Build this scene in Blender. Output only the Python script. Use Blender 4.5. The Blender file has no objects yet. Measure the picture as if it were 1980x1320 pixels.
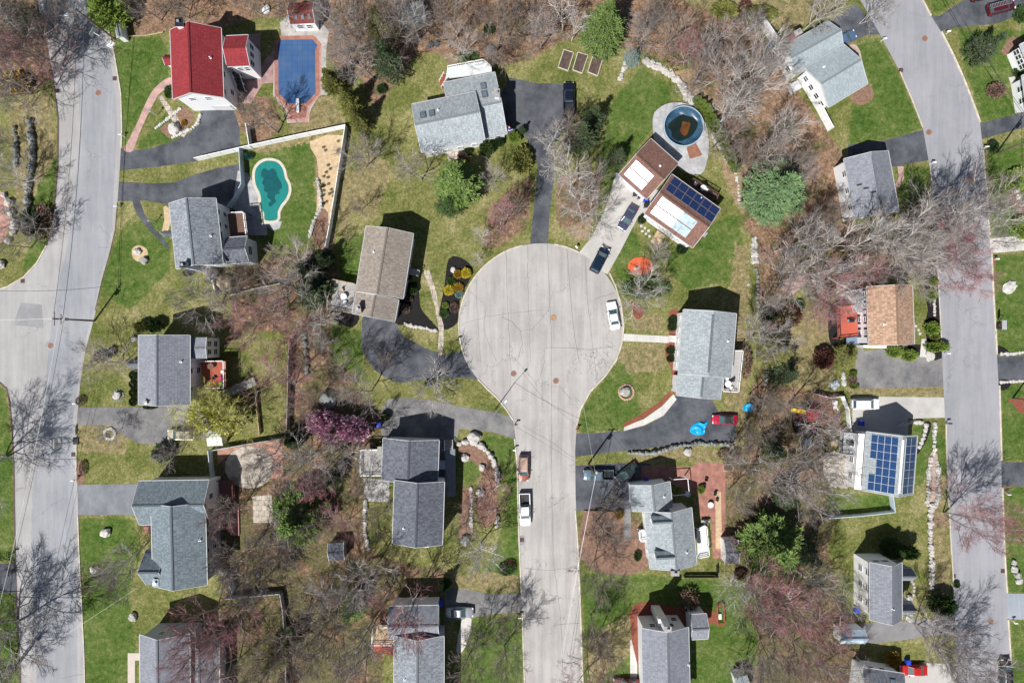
import bpy, bmesh, math, random
import numpy as np
from mathutils import Vector, Matrix, noise
from mathutils.geometry import tessellate_polygon
random.seed(7)
R = math.radians
scene = bpy.context.scene
COL = scene.collection
# ------------------------------------------------------------------ camera, sky, sun, exposure
CAM_H = 120.0
PPM = 11.0                       # photo pixels (1980 wide) per metre on the ground
cam_data = bpy.data.cameras.new('camera')
cam_data.sensor_width = 36.0
cam_data.lens = 24.0
cam_data.clip_end = 3000
cam = bpy.data.objects.new('camera', cam_data)
cam.location = (0, 0, CAM_H)
cam.rotation_euler = (0, 0, 0)
COL.objects.link(cam)
scene.camera = cam
SUN_EL = 54.0
sd = Vector((-0.585, -0.811, 0))   # horizontal direction towards the sun
sunv = Vector((sd.x*math.cos(R(SUN_EL)), sd.y*math.cos(R(SUN_EL)), math.sin(R(SUN_EL))))
sl = bpy.data.lights.new('sun', 'SUN')
sl.energy = 5.0; sl.angle = R(0.5); sl.color = (1.0, 0.97, 0.925)
so = bpy.data.objects.new('sun', sl)
so.rotation_euler = sunv.to_track_quat('Z', 'Y').to_euler()
so.location = (-60, -80, 120)
COL.objects.link(so)
w = bpy.data.worlds.new("World"); scene.world = w; w.use_nodes = True
wn = w.node_tree; bg = wn.nodes['Background']
sky = wn.nodes.new('ShaderNodeTexSky'); sky.sky_type = 'NISHITA'; sky.sun_disc = False
sky.sun_elevation = R(SUN_EL)
sky.sun_rotation = math.atan2(sd.x, sd.y)
wn.links.new(sky.outputs[0], bg.inputs[0]); bg.inputs[1].default_value = 0.05
scene.view_settings.view_transform = 'Standard'
scene.view_settings.look = 'None'
scene.view_settings.exposure = 0.36
scene.view_settings.gamma = 1.0

# ------------------------------------------------------------------ coordinates
def G(px, py, h=0.0, z=None):
    """point of the place seen at photo pixel (px, py) when it stands h metres up"""
    s = (1-h/CAM_H)/PPM
    return Vector(((px-990)*s, (660-py)*s, h if z is None else z))
def gp(pts, h=0.0): return [G(p[0], p[1], h) for p in pts]

# ------------------------------------------------------------------ materials
MATS = {}
def lk(nt, a, b): nt.links.new(a, b)
def mat(name, col, rough=.8, var=.25, scale=1.0, metal=0.0, spec=.3, bump=0.0, bscale=8.0, col2=None, stretch=None, rnd=0.0, detail=5, fine=0.0, emit=None, coords='Object', alpha=None, coat=0):
    if name in MATS: return MATS[name]
    m = bpy.data.materials.new(name); m.use_nodes = True
    nt = m.node_tree; b = nt.nodes['Principled BSDF']
    b.inputs['Roughness'].default_value = rough; b.inputs['Metallic'].default_value = metal
    b.inputs['Specular IOR Level'].default_value = spec
    if coat: b.inputs['Coat Weight'].default_value = coat; b.inputs['Coat Roughness'].default_value = .05
    tc = nt.nodes.new('ShaderNodeTexCoord'); mp = nt.nodes.new('ShaderNodeMapping')
    lk(nt, tc.outputs[coords], mp.inputs[0])
    if stretch: mp.inputs['Scale'].default_value = stretch
    n = nt.nodes.new('ShaderNodeTexNoise'); n.inputs['Scale'].default_value = scale; n.inputs['Detail'].default_value = detail
    n.inputs['Roughness'].default_value = .65
    lk(nt, mp.outputs[0], n.inputs[0])
    r = nt.nodes.new('ShaderNodeValToRGB'); lk(nt, n.outputs[0], r.inputs[0])
    c2 = col2 or [min(1, c*(1+var)) for c in col]
    c1 = col if col2 else [c*(1-var) for c in col]
    r.color_ramp.elements[0].color = (*c1, 1); r.color_ramp.elements[1].color = (*c2, 1)
    r.color_ramp.elements[0].position = .32; r.color_ramp.elements[1].position = .68
    out = r.outputs[0]
    if fine:
        n2 = nt.nodes.new('ShaderNodeTexNoise'); n2.inputs['Scale'].default_value = scale*14+4; n2.inputs['Detail'].default_value = 3
        lk(nt, mp.outputs[0], n2.inputs[0])
        mr = nt.nodes.new('ShaderNodeMapRange'); mr.inputs[1].default_value = .3; mr.inputs[2].default_value = .7
        mr.inputs[3].default_value = 1-fine; mr.inputs[4].default_value = 1+fine
        lk(nt, n2.outputs[0], mr.inputs[0])
        mx = nt.nodes.new('ShaderNodeMix'); mx.data_type = 'RGBA'; mx.blend_type = 'MULTIPLY'; mx.inputs[0].default_value = 1
        lk(nt, out, mx.inputs[6]); lk(nt, mr.outputs[0], mx.inputs[7]); out = mx.outputs[2]
    if rnd:
        oi = nt.nodes.new('ShaderNodeObjectInfo'); mr = nt.nodes.new('ShaderNodeMapRange')
        mr.inputs[3].default_value = 1-rnd; mr.inputs[4].default_value = 1+rnd
        lk(nt, oi.outputs['Random'], mr.inputs[0])
        mx = nt.nodes.new('ShaderNodeMix'); mx.data_type = 'RGBA'; mx.blend_type = 'MULTIPLY'; mx.inputs[0].default_value = 1
        lk(nt, out, mx.inputs[6]); lk(nt, mr.outputs[0], mx.inputs[7]); out = mx.outputs[2]
    lk(nt, out, b.inputs['Base Color'])
    if bump:
        nb = nt.nodes.new('ShaderNodeTexNoise'); nb.inputs['Scale'].default_value = bscale; nb.inputs['Detail'].default_value = 4
        lk(nt, mp.outputs[0], nb.inputs[0])
        bp = nt.nodes.new('ShaderNodeBump'); bp.inputs['Strength'].default_value = bump; bp.inputs['Distance'].default_value = .05
        lk(nt, nb.outputs[0], bp.inputs['Height']); lk(nt, bp.outputs[0], b.inputs['Normal'])
    MATS[name] = m
    return m

def brick_mat(name, c1, c2, mortar, scale=3.0, bw=.5, rh=.25, ms=.02, coords='Object', rough=.85, rot=0):
    if name in MATS: return MATS[name]
    m = bpy.data.materials.new(name); m.use_nodes = True; nt = m.node_tree; b = nt.nodes['Principled BSDF']
    b.inputs['Roughness'].default_value = rough
    tc = nt.nodes.new('ShaderNodeTexCoord'); mp = nt.nodes.new('ShaderNodeMapping'); lk(nt, tc.outputs[coords], mp.inputs[0])
    mp.inputs['Rotation'].default_value = (0, 0, rot)
    t = nt.nodes.new('ShaderNodeTexBrick'); lk(nt, mp.outputs[0], t.inputs[0])
    t.inputs['Color1'].default_value = (*c1, 1); t.inputs['Color2'].default_value = (*c2, 1); t.inputs['Mortar'].default_value = (*mortar, 1)
    t.inputs['Scale'].default_value = scale; t.inputs['Brick Width'].default_value = bw; t.inputs['Row Height'].default_value = rh; t.inputs['Mortar Size'].default_value = ms
    n = nt.nodes.new('ShaderNodeTexNoise'); n.inputs['Scale'].default_value = .9; n.inputs['Detail'].default_value = 6; lk(nt, mp.outputs[0], n.inputs[0])
    mr = nt.nodes.new('ShaderNodeMapRange'); mr.inputs[1].default_value = .3; mr.inputs[2].default_value = .7; mr.inputs[3].default_value = .7; mr.inputs[4].default_value = 1.25
    lk(nt, n.outputs[0], mr.inputs[0])
    mx = nt.nodes.new('ShaderNodeMix'); mx.data_type = 'RGBA'; mx.blend_type = 'MULTIPLY'; mx.inputs[0].default_value = 1
    lk(nt, t.outputs[0], mx.inputs[6]); lk(nt, mr.outputs[0], mx.inputs[7]); lk(nt, mx.outputs[2], b.inputs['Base Color'])
    MATS[name] = m
    return m

def shingle(name, col, tabvar=.28, blot=.16, tint=None):
    """asphalt shingles laid by UV: u along the ridge in metres, v up the slope in metres"""
    if name in MATS: return MATS[name]
    m = bpy.data.materials.new(name); m.use_nodes = True; nt = m.node_tree; b = nt.nodes['Principled BSDF']
    b.inputs['Roughness'].default_value = .9; b.inputs['Specular IOR Level'].default_value = .2
    uv = nt.nodes.new('ShaderNodeUVMap')
    t = nt.nodes.new('ShaderNodeTexBrick'); lk(nt, uv.outputs[0], t.inputs[0])
    lo = [c*(1-tabvar) for c in col]; hi = [c*(1+tabvar) for c in col]
    t.inputs['Color1'].default_value = (*lo, 1); t.inputs['Color2'].default_value = (*hi, 1); t.inputs['Mortar'].default_value = (*[c*.55 for c in col], 1)
    t.inputs['Scale'].default_value = 1; t.inputs['Brick Width'].default_value = .26; t.inputs['Row Height'].default_value = .42; t.inputs['Mortar Size'].default_value = .008
    mp = nt.nodes.new('ShaderNodeMapping'); mp.inputs['Scale'].default_value = (4.5, .9, 1); lk(nt, uv.outputs[0], mp.inputs[0])
    n = nt.nodes.new('ShaderNodeTexNoise'); n.inputs['Scale'].default_value = 1.6; n.inputs['Detail'].default_value = 7; n.inputs['Roughness'].default_value = .75; lk(nt, mp.outputs[0], n.inputs[0])
    mr = nt.nodes.new('ShaderNodeMapRange'); mr.inputs[1].default_value = .3; mr.inputs[2].default_value = .7; mr.inputs[3].default_value = 1-blot; mr.inputs[4].default_value = 1+blot
    lk(nt, n.outputs[0], mr.inputs[0])
    n3 = nt.nodes.new('ShaderNodeTexNoise'); n3.inputs['Scale'].default_value = .22; n3.inputs['Detail'].default_value = 4; lk(nt, uv.outputs[0], n3.inputs[0])
    mr3 = nt.nodes.new('ShaderNodeMapRange'); mr3.inputs[1].default_value = .3; mr3.inputs[2].default_value = .7; mr3.inputs[3].default_value = .93; mr3.inputs[4].default_value = 1.07
    lk(nt, n3.outputs[0], mr3.inputs[0])
    mm = nt.nodes.new('ShaderNodeMath'); mm.operation = 'MULTIPLY'; lk(nt, mr.outputs[0], mm.inputs[0]); lk(nt, mr3.outputs[0], mm.inputs[1])
    mx = nt.nodes.new('ShaderNodeMix'); mx.data_type = 'RGBA'; mx.blend_type = 'MULTIPLY'; mx.inputs[0].default_value = 1
    lk(nt, t.outputs[0], mx.inputs[6]); lk(nt, mm.outputs[0], mx.inputs[7]); lk(nt, mx.outputs[2], b.inputs['Base Color'])
    bp = nt.nodes.new('ShaderNodeBump'); bp.inputs['Strength'].default_value = .5; bp.inputs['Distance'].default_value = .03
    lk(nt, t.outputs['Fac'], bp.inputs['Height']); bp.invert = True; lk(nt, bp.outputs[0], b.inputs['Normal'])
    MATS[name] = m
    return m

WHITE = mat('white_paint', (.80, .81, .82), .55, .05, .6)
SIDING = mat('white_siding', (.80, .81, .83), .6, .05, 1.2, stretch=(.3, .3, 6))
CREAM = mat('cream_siding', (.62, .58, .48), .6, .05, 1.2, stretch=(.3, .3, 6))
GLASS = mat('window_glass', (.03, .04, .06), .08, .3, .5, spec=.9)
GALV = mat('galvanised_metal', (.55, .57, .6), .35, .1, 2, metal=.7)
DARKMETAL = mat('dark_metal', (.03, .03, .035), .4, .2, 2, metal=.4)
BLACKPLASTIC = mat('black_plastic', (.02, .02, .022), .5, .2, 2)
BLUEPLASTIC = mat('blue_plastic', (.02, .05, .45), .45, .2, 2)
GREENPLASTIC = mat('green_plastic', (.02, .3, .12), .45, .2, 2)
WOODPOLE = mat('weathered_pole_wood', (.16, .12, .09), .85, .3, 2, stretch=(1, 1, .2))
REDWOOD = mat('red_stained_wood', (.30, .075, .045), .75, .25, 1.2, stretch=(6, .6, 1), fine=.2)
BROWNWOOD = mat('brown_stained_wood', (.13, .075, .055), .8, .25, 1.2, stretch=(6, .6, 1), fine=.2)
GREYWOOD = mat('grey_weathered_wood', (.33, .32, .31), .85, .22, 1.2, stretch=(.6, 6, 1), fine=.2)
TANWOOD = mat('tan_wood', (.45, .34, .22), .8, .2, 1.2, fine=.2)
LIGHTDECK = mat('pale_grey_decking', (.52, .54, .56), .7, .12, 1.5, stretch=(1, 6, 1), fine=.1)
BRICK = brick_mat('red_chimney_brick', (.32, .09, .06), (.22, .06, .045), (.4, .36, .33), 4)
ROCK = mat('pale_granite_rock', (.42, .41, .38), .9, .45, 2.2, bump=.8, bscale=5, rnd=.25, fine=.25)
ROCKD = mat('grey_field_stone', (.22, .23, .22), .9, .5, 2.2, bump=.8, bscale=5, rnd=.25, fine=.25)
KERBM = mat('granite_kerb', (.50, .45, .38), .85, .25, 1.0, fine=.2)
BERM = mat('asphalt_berm', (.10, .07, .065), .9, .3, 1.0, fine=.2)

# ------------------------------------------------------------------ mesh helper
class MB:
    def __init__(s): s.v = []; s.f = []; s.uv = []; s.has_uv = False; s.mi = []; s.cur = 0
    def face(s, pts, uv=None):
        i = len(s.v); s.v += [tuple(p) for p in pts]; s.f.append(tuple(range(i, i+len(pts))))
        s.uv.append(uv); s.mi.append(s.cur)
        if uv: s.has_uv = True
    def raw(s, vs, fs):
        i = len(s.v); s.v += [tuple(p) for p in vs]
        for f in fs: s.f.append(tuple(a+i for a in f)); s.uv.append(None); s.mi.append(s.cur)
    def box(s, c, size, u=(1, 0, 0), up=(0, 0, 1), taper=1.0):
        """box centred at c (x, y) with its BOTTOM at c.z, size = (along u, across, up)"""
        u = Vector(u).normalized(); n = Vector(up); v = n.cross(u).normalized()
        c = Vector(c); a, b, h = size[0]/2, size[1]/2, size[2]
        vs = []
        for z, t in ((0, 1), (h, taper)):
            for sx, sy in ((-1, -1), (1, -1), (1, 1), (-1, 1)):
                vs.append(c+u*(a*sx*t)+v*(b*sy*t)+n*z)
        s.raw(vs, [(3, 2, 1, 0), (4, 5, 6, 7), (0, 1, 5, 4), (1, 2, 6, 5), (2, 3, 7, 6), (3, 0, 4, 7)])
    def beam(s, a, b, w, h, ztop=True):
        """box from a to b, w wide, h tall, tops at a/b z"""
        a = Vector(a); b = Vector(b); d = (b-a); u = d.normalized()
        v = Vector((0, 0, 1)).cross(u)
        if v.length < 1e-4: v = Vector((1, 0, 0))
        v.normalize(); n = u.cross(v)
        vs = []
        for p in (a, b):
            for sv, sn in ((-1, -1), (1, -1), (1, 0), (-1, 0)):
                vs.append(p+v*(w/2*sv)+n*(h*sn))
        s.raw(vs, [(0, 3, 2, 1), (4, 5, 6, 7), (0, 1, 5, 4), (1, 2, 6, 5), (2, 3, 7, 6), (3, 0, 4, 7)])
    def tube(s, pts, rads, n=6, cap=True):
        pts = [Vector(p) for p in pts]; i0 = len(s.v)
        if not hasattr(rads, '__len__'): rads = [rads]*len(pts)
        t = (pts[1]-pts[0]).normalized()
        a = t.orthogonal().normalized()
        vs = []
        for k, p in enumerate(pts):
            if k < len(pts)-1 and k > 0: t = (pts[k+1]-pts[k-1]).normalized()
            elif k: t = (pts[k]-pts[k-1]).normalized()
            a = (a-t*a.dot(t)); a = a.normalized() if a.length > 1e-6 else t.orthogonal().normalized()
            b = t.cross(a)
            for j in range(n):
                an = 2*math.pi*j/n
                vs.append(p+(a*math.cos(an)+b*math.sin(an))*rads[k])
        fs = []
        for k in range(len(pts)-1):
            for j in range(n):
                j2 = (j+1) % n
                fs.append((k*n+j, k*n+j2, (k+1)*n+j2, (k+1)*n+j))
        if cap: fs.append(tuple(reversed(range(n)))); fs.append(tuple(range((len(pts)-1)*n, len(pts)*n)))
        s.raw(vs, fs)
    def lathe(s, c, prof, n=16, sx=1, sy=1, cap=True):
        c = Vector(c); vs = []
        for r, z in prof:
            for j in range(n):
                an = 2*math.pi*j/n; vs.append(c+Vector((r*sx*math.cos(an), r*sy*math.sin(an), z)))
        fs = []
        for k in range(len(prof)-1):
            for j in range(n):
                j2 = (j+1) % n; fs.append((k*n+j, k*n+j2, (k+1)*n+j2, (k+1)*n+j))
        if cap:
            fs.append(tuple(reversed(range(n)))); fs.append(tuple(range((len(prof)-1)*n, len(prof)*n)))
        s.raw(vs, fs)
    def poly(s, pts, z0, z1):
        """prism: outline pts (x, y), from z0 up to z1; z0 None = a sheet at z1"""
        tri = tessellate_polygon([[Vector((p[0], p[1], 0)) for p in pts]])
        n = len(pts); area = sum(pts[i][0]*pts[(i+1) % n][1]-pts[(i+1) % n][0]*pts[i][1] for i in range(n))
        top = [(p[0], p[1], z1) for p in pts]
        def up(t):
            a, b, c = [Vector(top[i]) for i in t]
            return t if (b-a).cross(c-a).z > 0 else (t[0], t[2], t[1])
        tri = [up(t) for t in tri]
        if z0 is None: s.raw(top, tri); return
        bot = [(p[0], p[1], z0) for p in pts]
        fs = list(tri)+[tuple(i+n for i in reversed(t)) for t in tri]
        for i in range(n):
            j = (i+1) % n
            fs.append((i, i+n, j+n, j) if area > 0 else (j, j+n, i+n, i))
        s.raw(top+bot, fs)
    def rock(s, c, rx, ry, rz, seed=0, sub=2):
        rn = random.Random(seed); t = bmesh.new(); bmesh.ops.create_icosphere(t, subdivisions=sub, radius=1)
        off = Vector((rn.random()*50, rn.random()*50, rn.random()*50)); rot = Matrix.Rotation(rn.random()*6.28, 3, 'Z')
        c = Vector(c); idx = {}; vs = []
        for v in t.verts:
            d = v.co.normalized(); k = 1+.35*noise.noise(d*1.3+off)+.15*noise.noise(d*3+off)
            p = rot @ Vector((d.x*rx*k, d.y*ry*k, d.z*rz*k)); idx[v.index] = len(vs); vs.append(c+p)
        s.raw(vs, [tuple(v.index for v in f.verts) for f in t.faces]); t.free()
    def build(s, name, m, parent=None, smooth=False):
        me = bpy.data.meshes.new(name)
        off = Vector((0, 0, 0))
        p = parent
        while p is not None: off += p.location; p = p.parent
        vs = s.v if off.length == 0 else [(v[0]-off.x, v[1]-off.y, v[2]-off.z) for v in s.v]
        me.from_pydata(vs, [], s.f)
        ms = m if isinstance(m, (list, tuple)) else [m]
        for q in ms: me.materials.append(q)
        if len(ms) > 1: me.polygons.foreach_set('material_index', s.mi)
        if s.has_uv:
            l = me.uv_layers.new(name='UVMap'); k = 0; arr = []
            for f, u in zip(s.f, s.uv):
                for j in range(len(f)): arr += list(u[j]) if u else [0, 0]
            l.data.foreach_set('uv', arr)
        if smooth: me.polygons.foreach_set('use_smooth', [True]*len(me.polygons))
        me.update()
        o = bpy.data.objects.new(name, me); COL.objects.link(o)
        if parent is not None: o.parent = parent
        return o

def thing(name, label, cat, loc=(0, 0, 0), group=None, rz=0):
    o = bpy.data.objects.new(name, None); o.empty_display_size = .3; COL.objects.link(o)
    o.location = loc; o.rotation_euler = (0, 0, rz); o['label'] = label; o['category'] = cat
    if group: o['group'] = group
    return o
def tag(o, label, cat, group=None, kind=None):
    if label: o['label'] = label
    if cat: o['category'] = cat
    if group: o['group'] = group
    if kind: o['kind'] = kind
    return o
def copy_tree(o, parent=None):
    c = o.copy(); COL.objects.link(c); c.parent = parent
    for ch in o.children: copy_tree(ch, c)
    return c
def centre(o):
    """put a single-mesh thing's origin at its base"""
    me = o.data; n = len(me.vertices); a = np.empty(n*3); me.vertices.foreach_get('co', a); a = a.reshape(-1, 3)
    c = (a.min(0)+a.max(0))/2; c[2] = a[:, 2].min()
    me.vertices.foreach_set('co', (a-c).ravel()); o.location = Vector(c); me.update()
    return o
def smooth_pts(pts, n=5, closed=True):
    out = []; N = len(pts)
    rng = range(N) if closed else range(N-1)
    for i in rng:
        if closed: p0, p1, p2, p3 = pts[i-1], pts[i], pts[(i+1) % N], pts[(i+2) % N]
        else: p0, p1, p2, p3 = pts[max(i-1, 0)], pts[i], pts[i+1], pts[min(i+2, N-1)]
        for k in range(n):
            t = k/n
            out.append(tuple(.5*((2*p1[j])+(-p0[j]+p2[j])*t+(2*p0[j]-5*p1[j]+4*p2[j]-p3[j])*t*t+(-p0[j]+3*p1[j]-3*p2[j]+p3[j])*t**3) for j in (0, 1)))
    if not closed: out.append(tuple(pts[-1][:2]))
    return out
def jitter(pts, amp, seed=0, step=6):
    """subdivide a pixel outline and wobble it a little"""
    out = []; N = len(pts)
    for i in range(N):
        a, b = pts[i], pts[(i+1) % N]; L = math.hypot(b[0]-a[0], b[1]-a[1]); n = max(1, int(L/step))
        for k in range(n):
            t = k/n; x = a[0]+(b[0]-a[0])*t; y = a[1]+(b[1]-a[1])*t
            out.append((x+amp*noise.noise(Vector((x*.11, y*.11, seed))), y+amp*noise.noise(Vector((x*.11, y*.11, seed+9)))))
    return out
# ------------------------------------------------------------------ ground: one sheet, its cover painted as zones
LUSH, LITTER, STRAW, DIRT = 0, 1, 2, 3
ZONES = [
 (LITTER, [(-40,-60),(150,-60),(75,0),(92,85),(104,150),(60,180),(-40,190)]),
 (LITTER, [(232,-40),(620,-40),(618,20),(560,30),(480,38),(440,50),(420,60),(350,40),(330,60),(245,72),(232,40)]),
 (LITTER, [(615,-60),(1160,-60),(1135,70),(1085,82),(1050,100),(1010,120),(965,125),(905,120),(880,108),(835,98),(800,110),(775,150),(745,190),(725,215),(700,150),(640,120),(615,70)]),
 (LITTER, [(1150,-60),(1440,-60),(1440,20),(1500,110),(1560,200),(1605,260),(1630,300),(1650,430),(1700,460),(1800,470),(1805,520),(1650,540),(1620,560),(1600,600),(1560,560),(1500,500),(1460,470),(1440,440),(1420,300),(1370,220),(1330,160),(1270,110),(1240,95),(1150,90)]),
 (LITTER, [(440,520),(520,500),(640,480),(690,500),(650,600),(640,640),(700,700),(690,760),(620,740),(560,740),(555,640),(450,640)]),
 (LITTER, [(560,740),(700,760),(735,800),(735,870),(700,900),(700,1050),(750,1080),(860,1100),(860,1180),(740,1180),(740,1330),(370,1340),(420,1230),(430,1120),(415,1000),(420,880),(540,860)]),
 (LITTER, [(1460,460),(1520,500),(1530,560),(1500,640),(1540,720),(1600,760),(1630,820),(1600,900),(1620,980),(1600,1060),(1640,1180),(1640,1240),(1680,1260),(1660,1340),(1440,1340),(1465,1250),(1470,1180),(1420,1100),(1400,1000),(1400,860),(1430,800),(1470,720),(1480,640),(1462,560)]),
 (LITTER, [(1000,350),(1030,340),(1020,440),(960,480),(930,470),(950,400)]),
 (LITTER, [(1075,340),(1165,330),(1150,420),(1100,450),(1075,430)]),
 (LITTER, [(1120,990),(1240,990),(1250,1060),(1255,1100),(1180,1110),(1120,1080)]),
 (LITTER, [(450,180),(530,190),(545,250),(500,280),(460,250)]),
 (LUSH, [(225,70),(315,72),(330,120),(322,170),(280,200),(240,290),(234,290),(236,200),(222,110)]),
 (LUSH, [(258,290),(320,215),(360,250),(385,240),(330,275)]),
 (LUSH, [(477,300),(590,270),(610,300),(612,400),(600,470),(520,480),(480,440)]),
 (LUSH, [(66,300),(112,300),(104,400),(98,470),(70,510),(40,530),(60,460)]),
 (LUSH, [(1650,90),(1700,75),(1740,150),(1784,250),(1700,272),(1640,282),(1650,200),(1690,170)]),
 (LUSH, [(1790,-30),(1860,-10),(1810,32)]),
 (LUSH, [(1850,60),(1990,60),(1990,130),(1940,170),(1970,220),(1900,236),(1870,150)]),
 (LUSH, [(1922,495),(2000,490),(2000,680),(1932,690)]),
 (LUSH, [(1935,745),(2000,745),(2000,890),(1940,893)]),
 (LUSH, [(1940,940),(2000,938),(2000,1150),(1950,1145)]),
 (LUSH, [(1955,1200),(2000,1200),(2000,1340),(1962,1340)]),
 (LUSH, [(1910,290),(2000,260),(2000,460),(1920,458)]),
 (LUSH, [(1290,480),(1420,410),(1440,470),(1420,540),(1330,560),(1290,520)]),
 (LUSH, [(1180,200),(1240,130),(1290,160),(1300,200),(1260,250),(1200,330),(1170,400),(1160,300)]),
 (LUSH, [(1180,470),(1225,440),(1240,480),(1250,540),(1210,560),(1180,510)]),
 (LUSH, [(1120,840),(1125,790),(1200,690),(1215,700),(1240,800),(1200,830)]),
 (LUSH, [(1125,1105),(1260,1110),(1310,1120),(1440,1120),(1475,1180),(1460,1290),(1400,1330),(1330,1330),(1225,1160),(1230,1330),(1130,1330)]),
 (LUSH, [(888,885),(925,880),(925,930),(890,935)]),
 (LUSH, [(925,840),(1000,850),(1005,950),(1005,1140),(930,1140),(975,1000),(970,900)]),
 (LUSH, [(870,1200),(1008,1190),(1010,1330),(865,1330),(900,1250)]),
 (LUSH, [(155,1000),(255,1000),(275,1060),(250,1150),(270,1330),(165,1330)]),
 (LUSH, [(-40,735),(10,750),(25,900),(30,1085),(-40,1085)]),
 (LUSH, [(-40,1147),(32,1147),(40,1330),(-40,1330)]),
 (LUSH, [(650,480),(720,440),(690,560),(660,600)]),
 (LUSH, [(1600,950),(1730,960),(1730,990),(1600,1000)]),
 (LUSH, [(1760,820),(1800,820),(1830,850),(1835,1040),(1800,900),(1775,960)]),
 (LUSH, [(1735,330),(1795,320),(1800,380),(1740,400)]),
 (LUSH, [(700,640),(640,620),(640,700),(700,730)]),
 (LUSH, [(190,560),(240,430),(330,420),(330,520),(250,600)]),
 (STRAW, [(490,285),(665,235),(670,255),(500,300)]),
 (STRAW, [(610,300),(665,262),(640,420),(625,480),(600,480),(612,420)]),
 (STRAW, [(560,220),(640,180),(665,240),(560,270)]),
 (STRAW, [(1190,675),(1290,665),(1285,720),(1210,720)]),
 (STRAW, [(1220,600),(1285,610),(1280,645),(1225,640)]),
 (STRAW, [(1420,470),(1450,480),(1440,900),(1420,900),(1400,760)]),
 (STRAW, [(1225,860),(1400,870),(1400,895),(1225,890)]),
 (STRAW, [(880,1110),(1000,1105),(1005,1145),(870,1135)]),
 (STRAW, [(150,820),(210,820),(250,850),(240,880),(150,870)]),
 (STRAW, [(1640,745),(1825,747),(1825,768),(1640,762)]),
 (STRAW, [(1800,980),(1825,900),(1835,1060),(1840,1180),(1810,1180)]),
 (STRAW, [(650,330),(690,330),(680,420),(655,450)]),
 (STRAW, [(1130,1240),(1225,1180),(1225,1260),(1140,1330)]),
 (STRAW, [(700,260),(760,330),(720,430),(680,400)]),
 (STRAW, [(1300,0),(1620,-20),(1600,30),(1520,60),(1440,40)]),
 (STRAW, [(1490,640),(1590,580),(1620,700),(1590,760),(1500,740)]),
 (STRAW, [(20,200),(100,180),(110,300),(40,420),(20,300)]),
 (DIRT, [(1280,120),(1330,130),(1380,200),(1400,260),(1340,190)]),
 (DIRT, [(620,470),(650,440),(640,520),(600,560)]),
 (DIRT, [(1150,410),(1100,440),(1120,470),(1140,450)]),
 (DIRT, [(1390,250),(1450,330),(1440,430),(1400,340)]),
]
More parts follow.
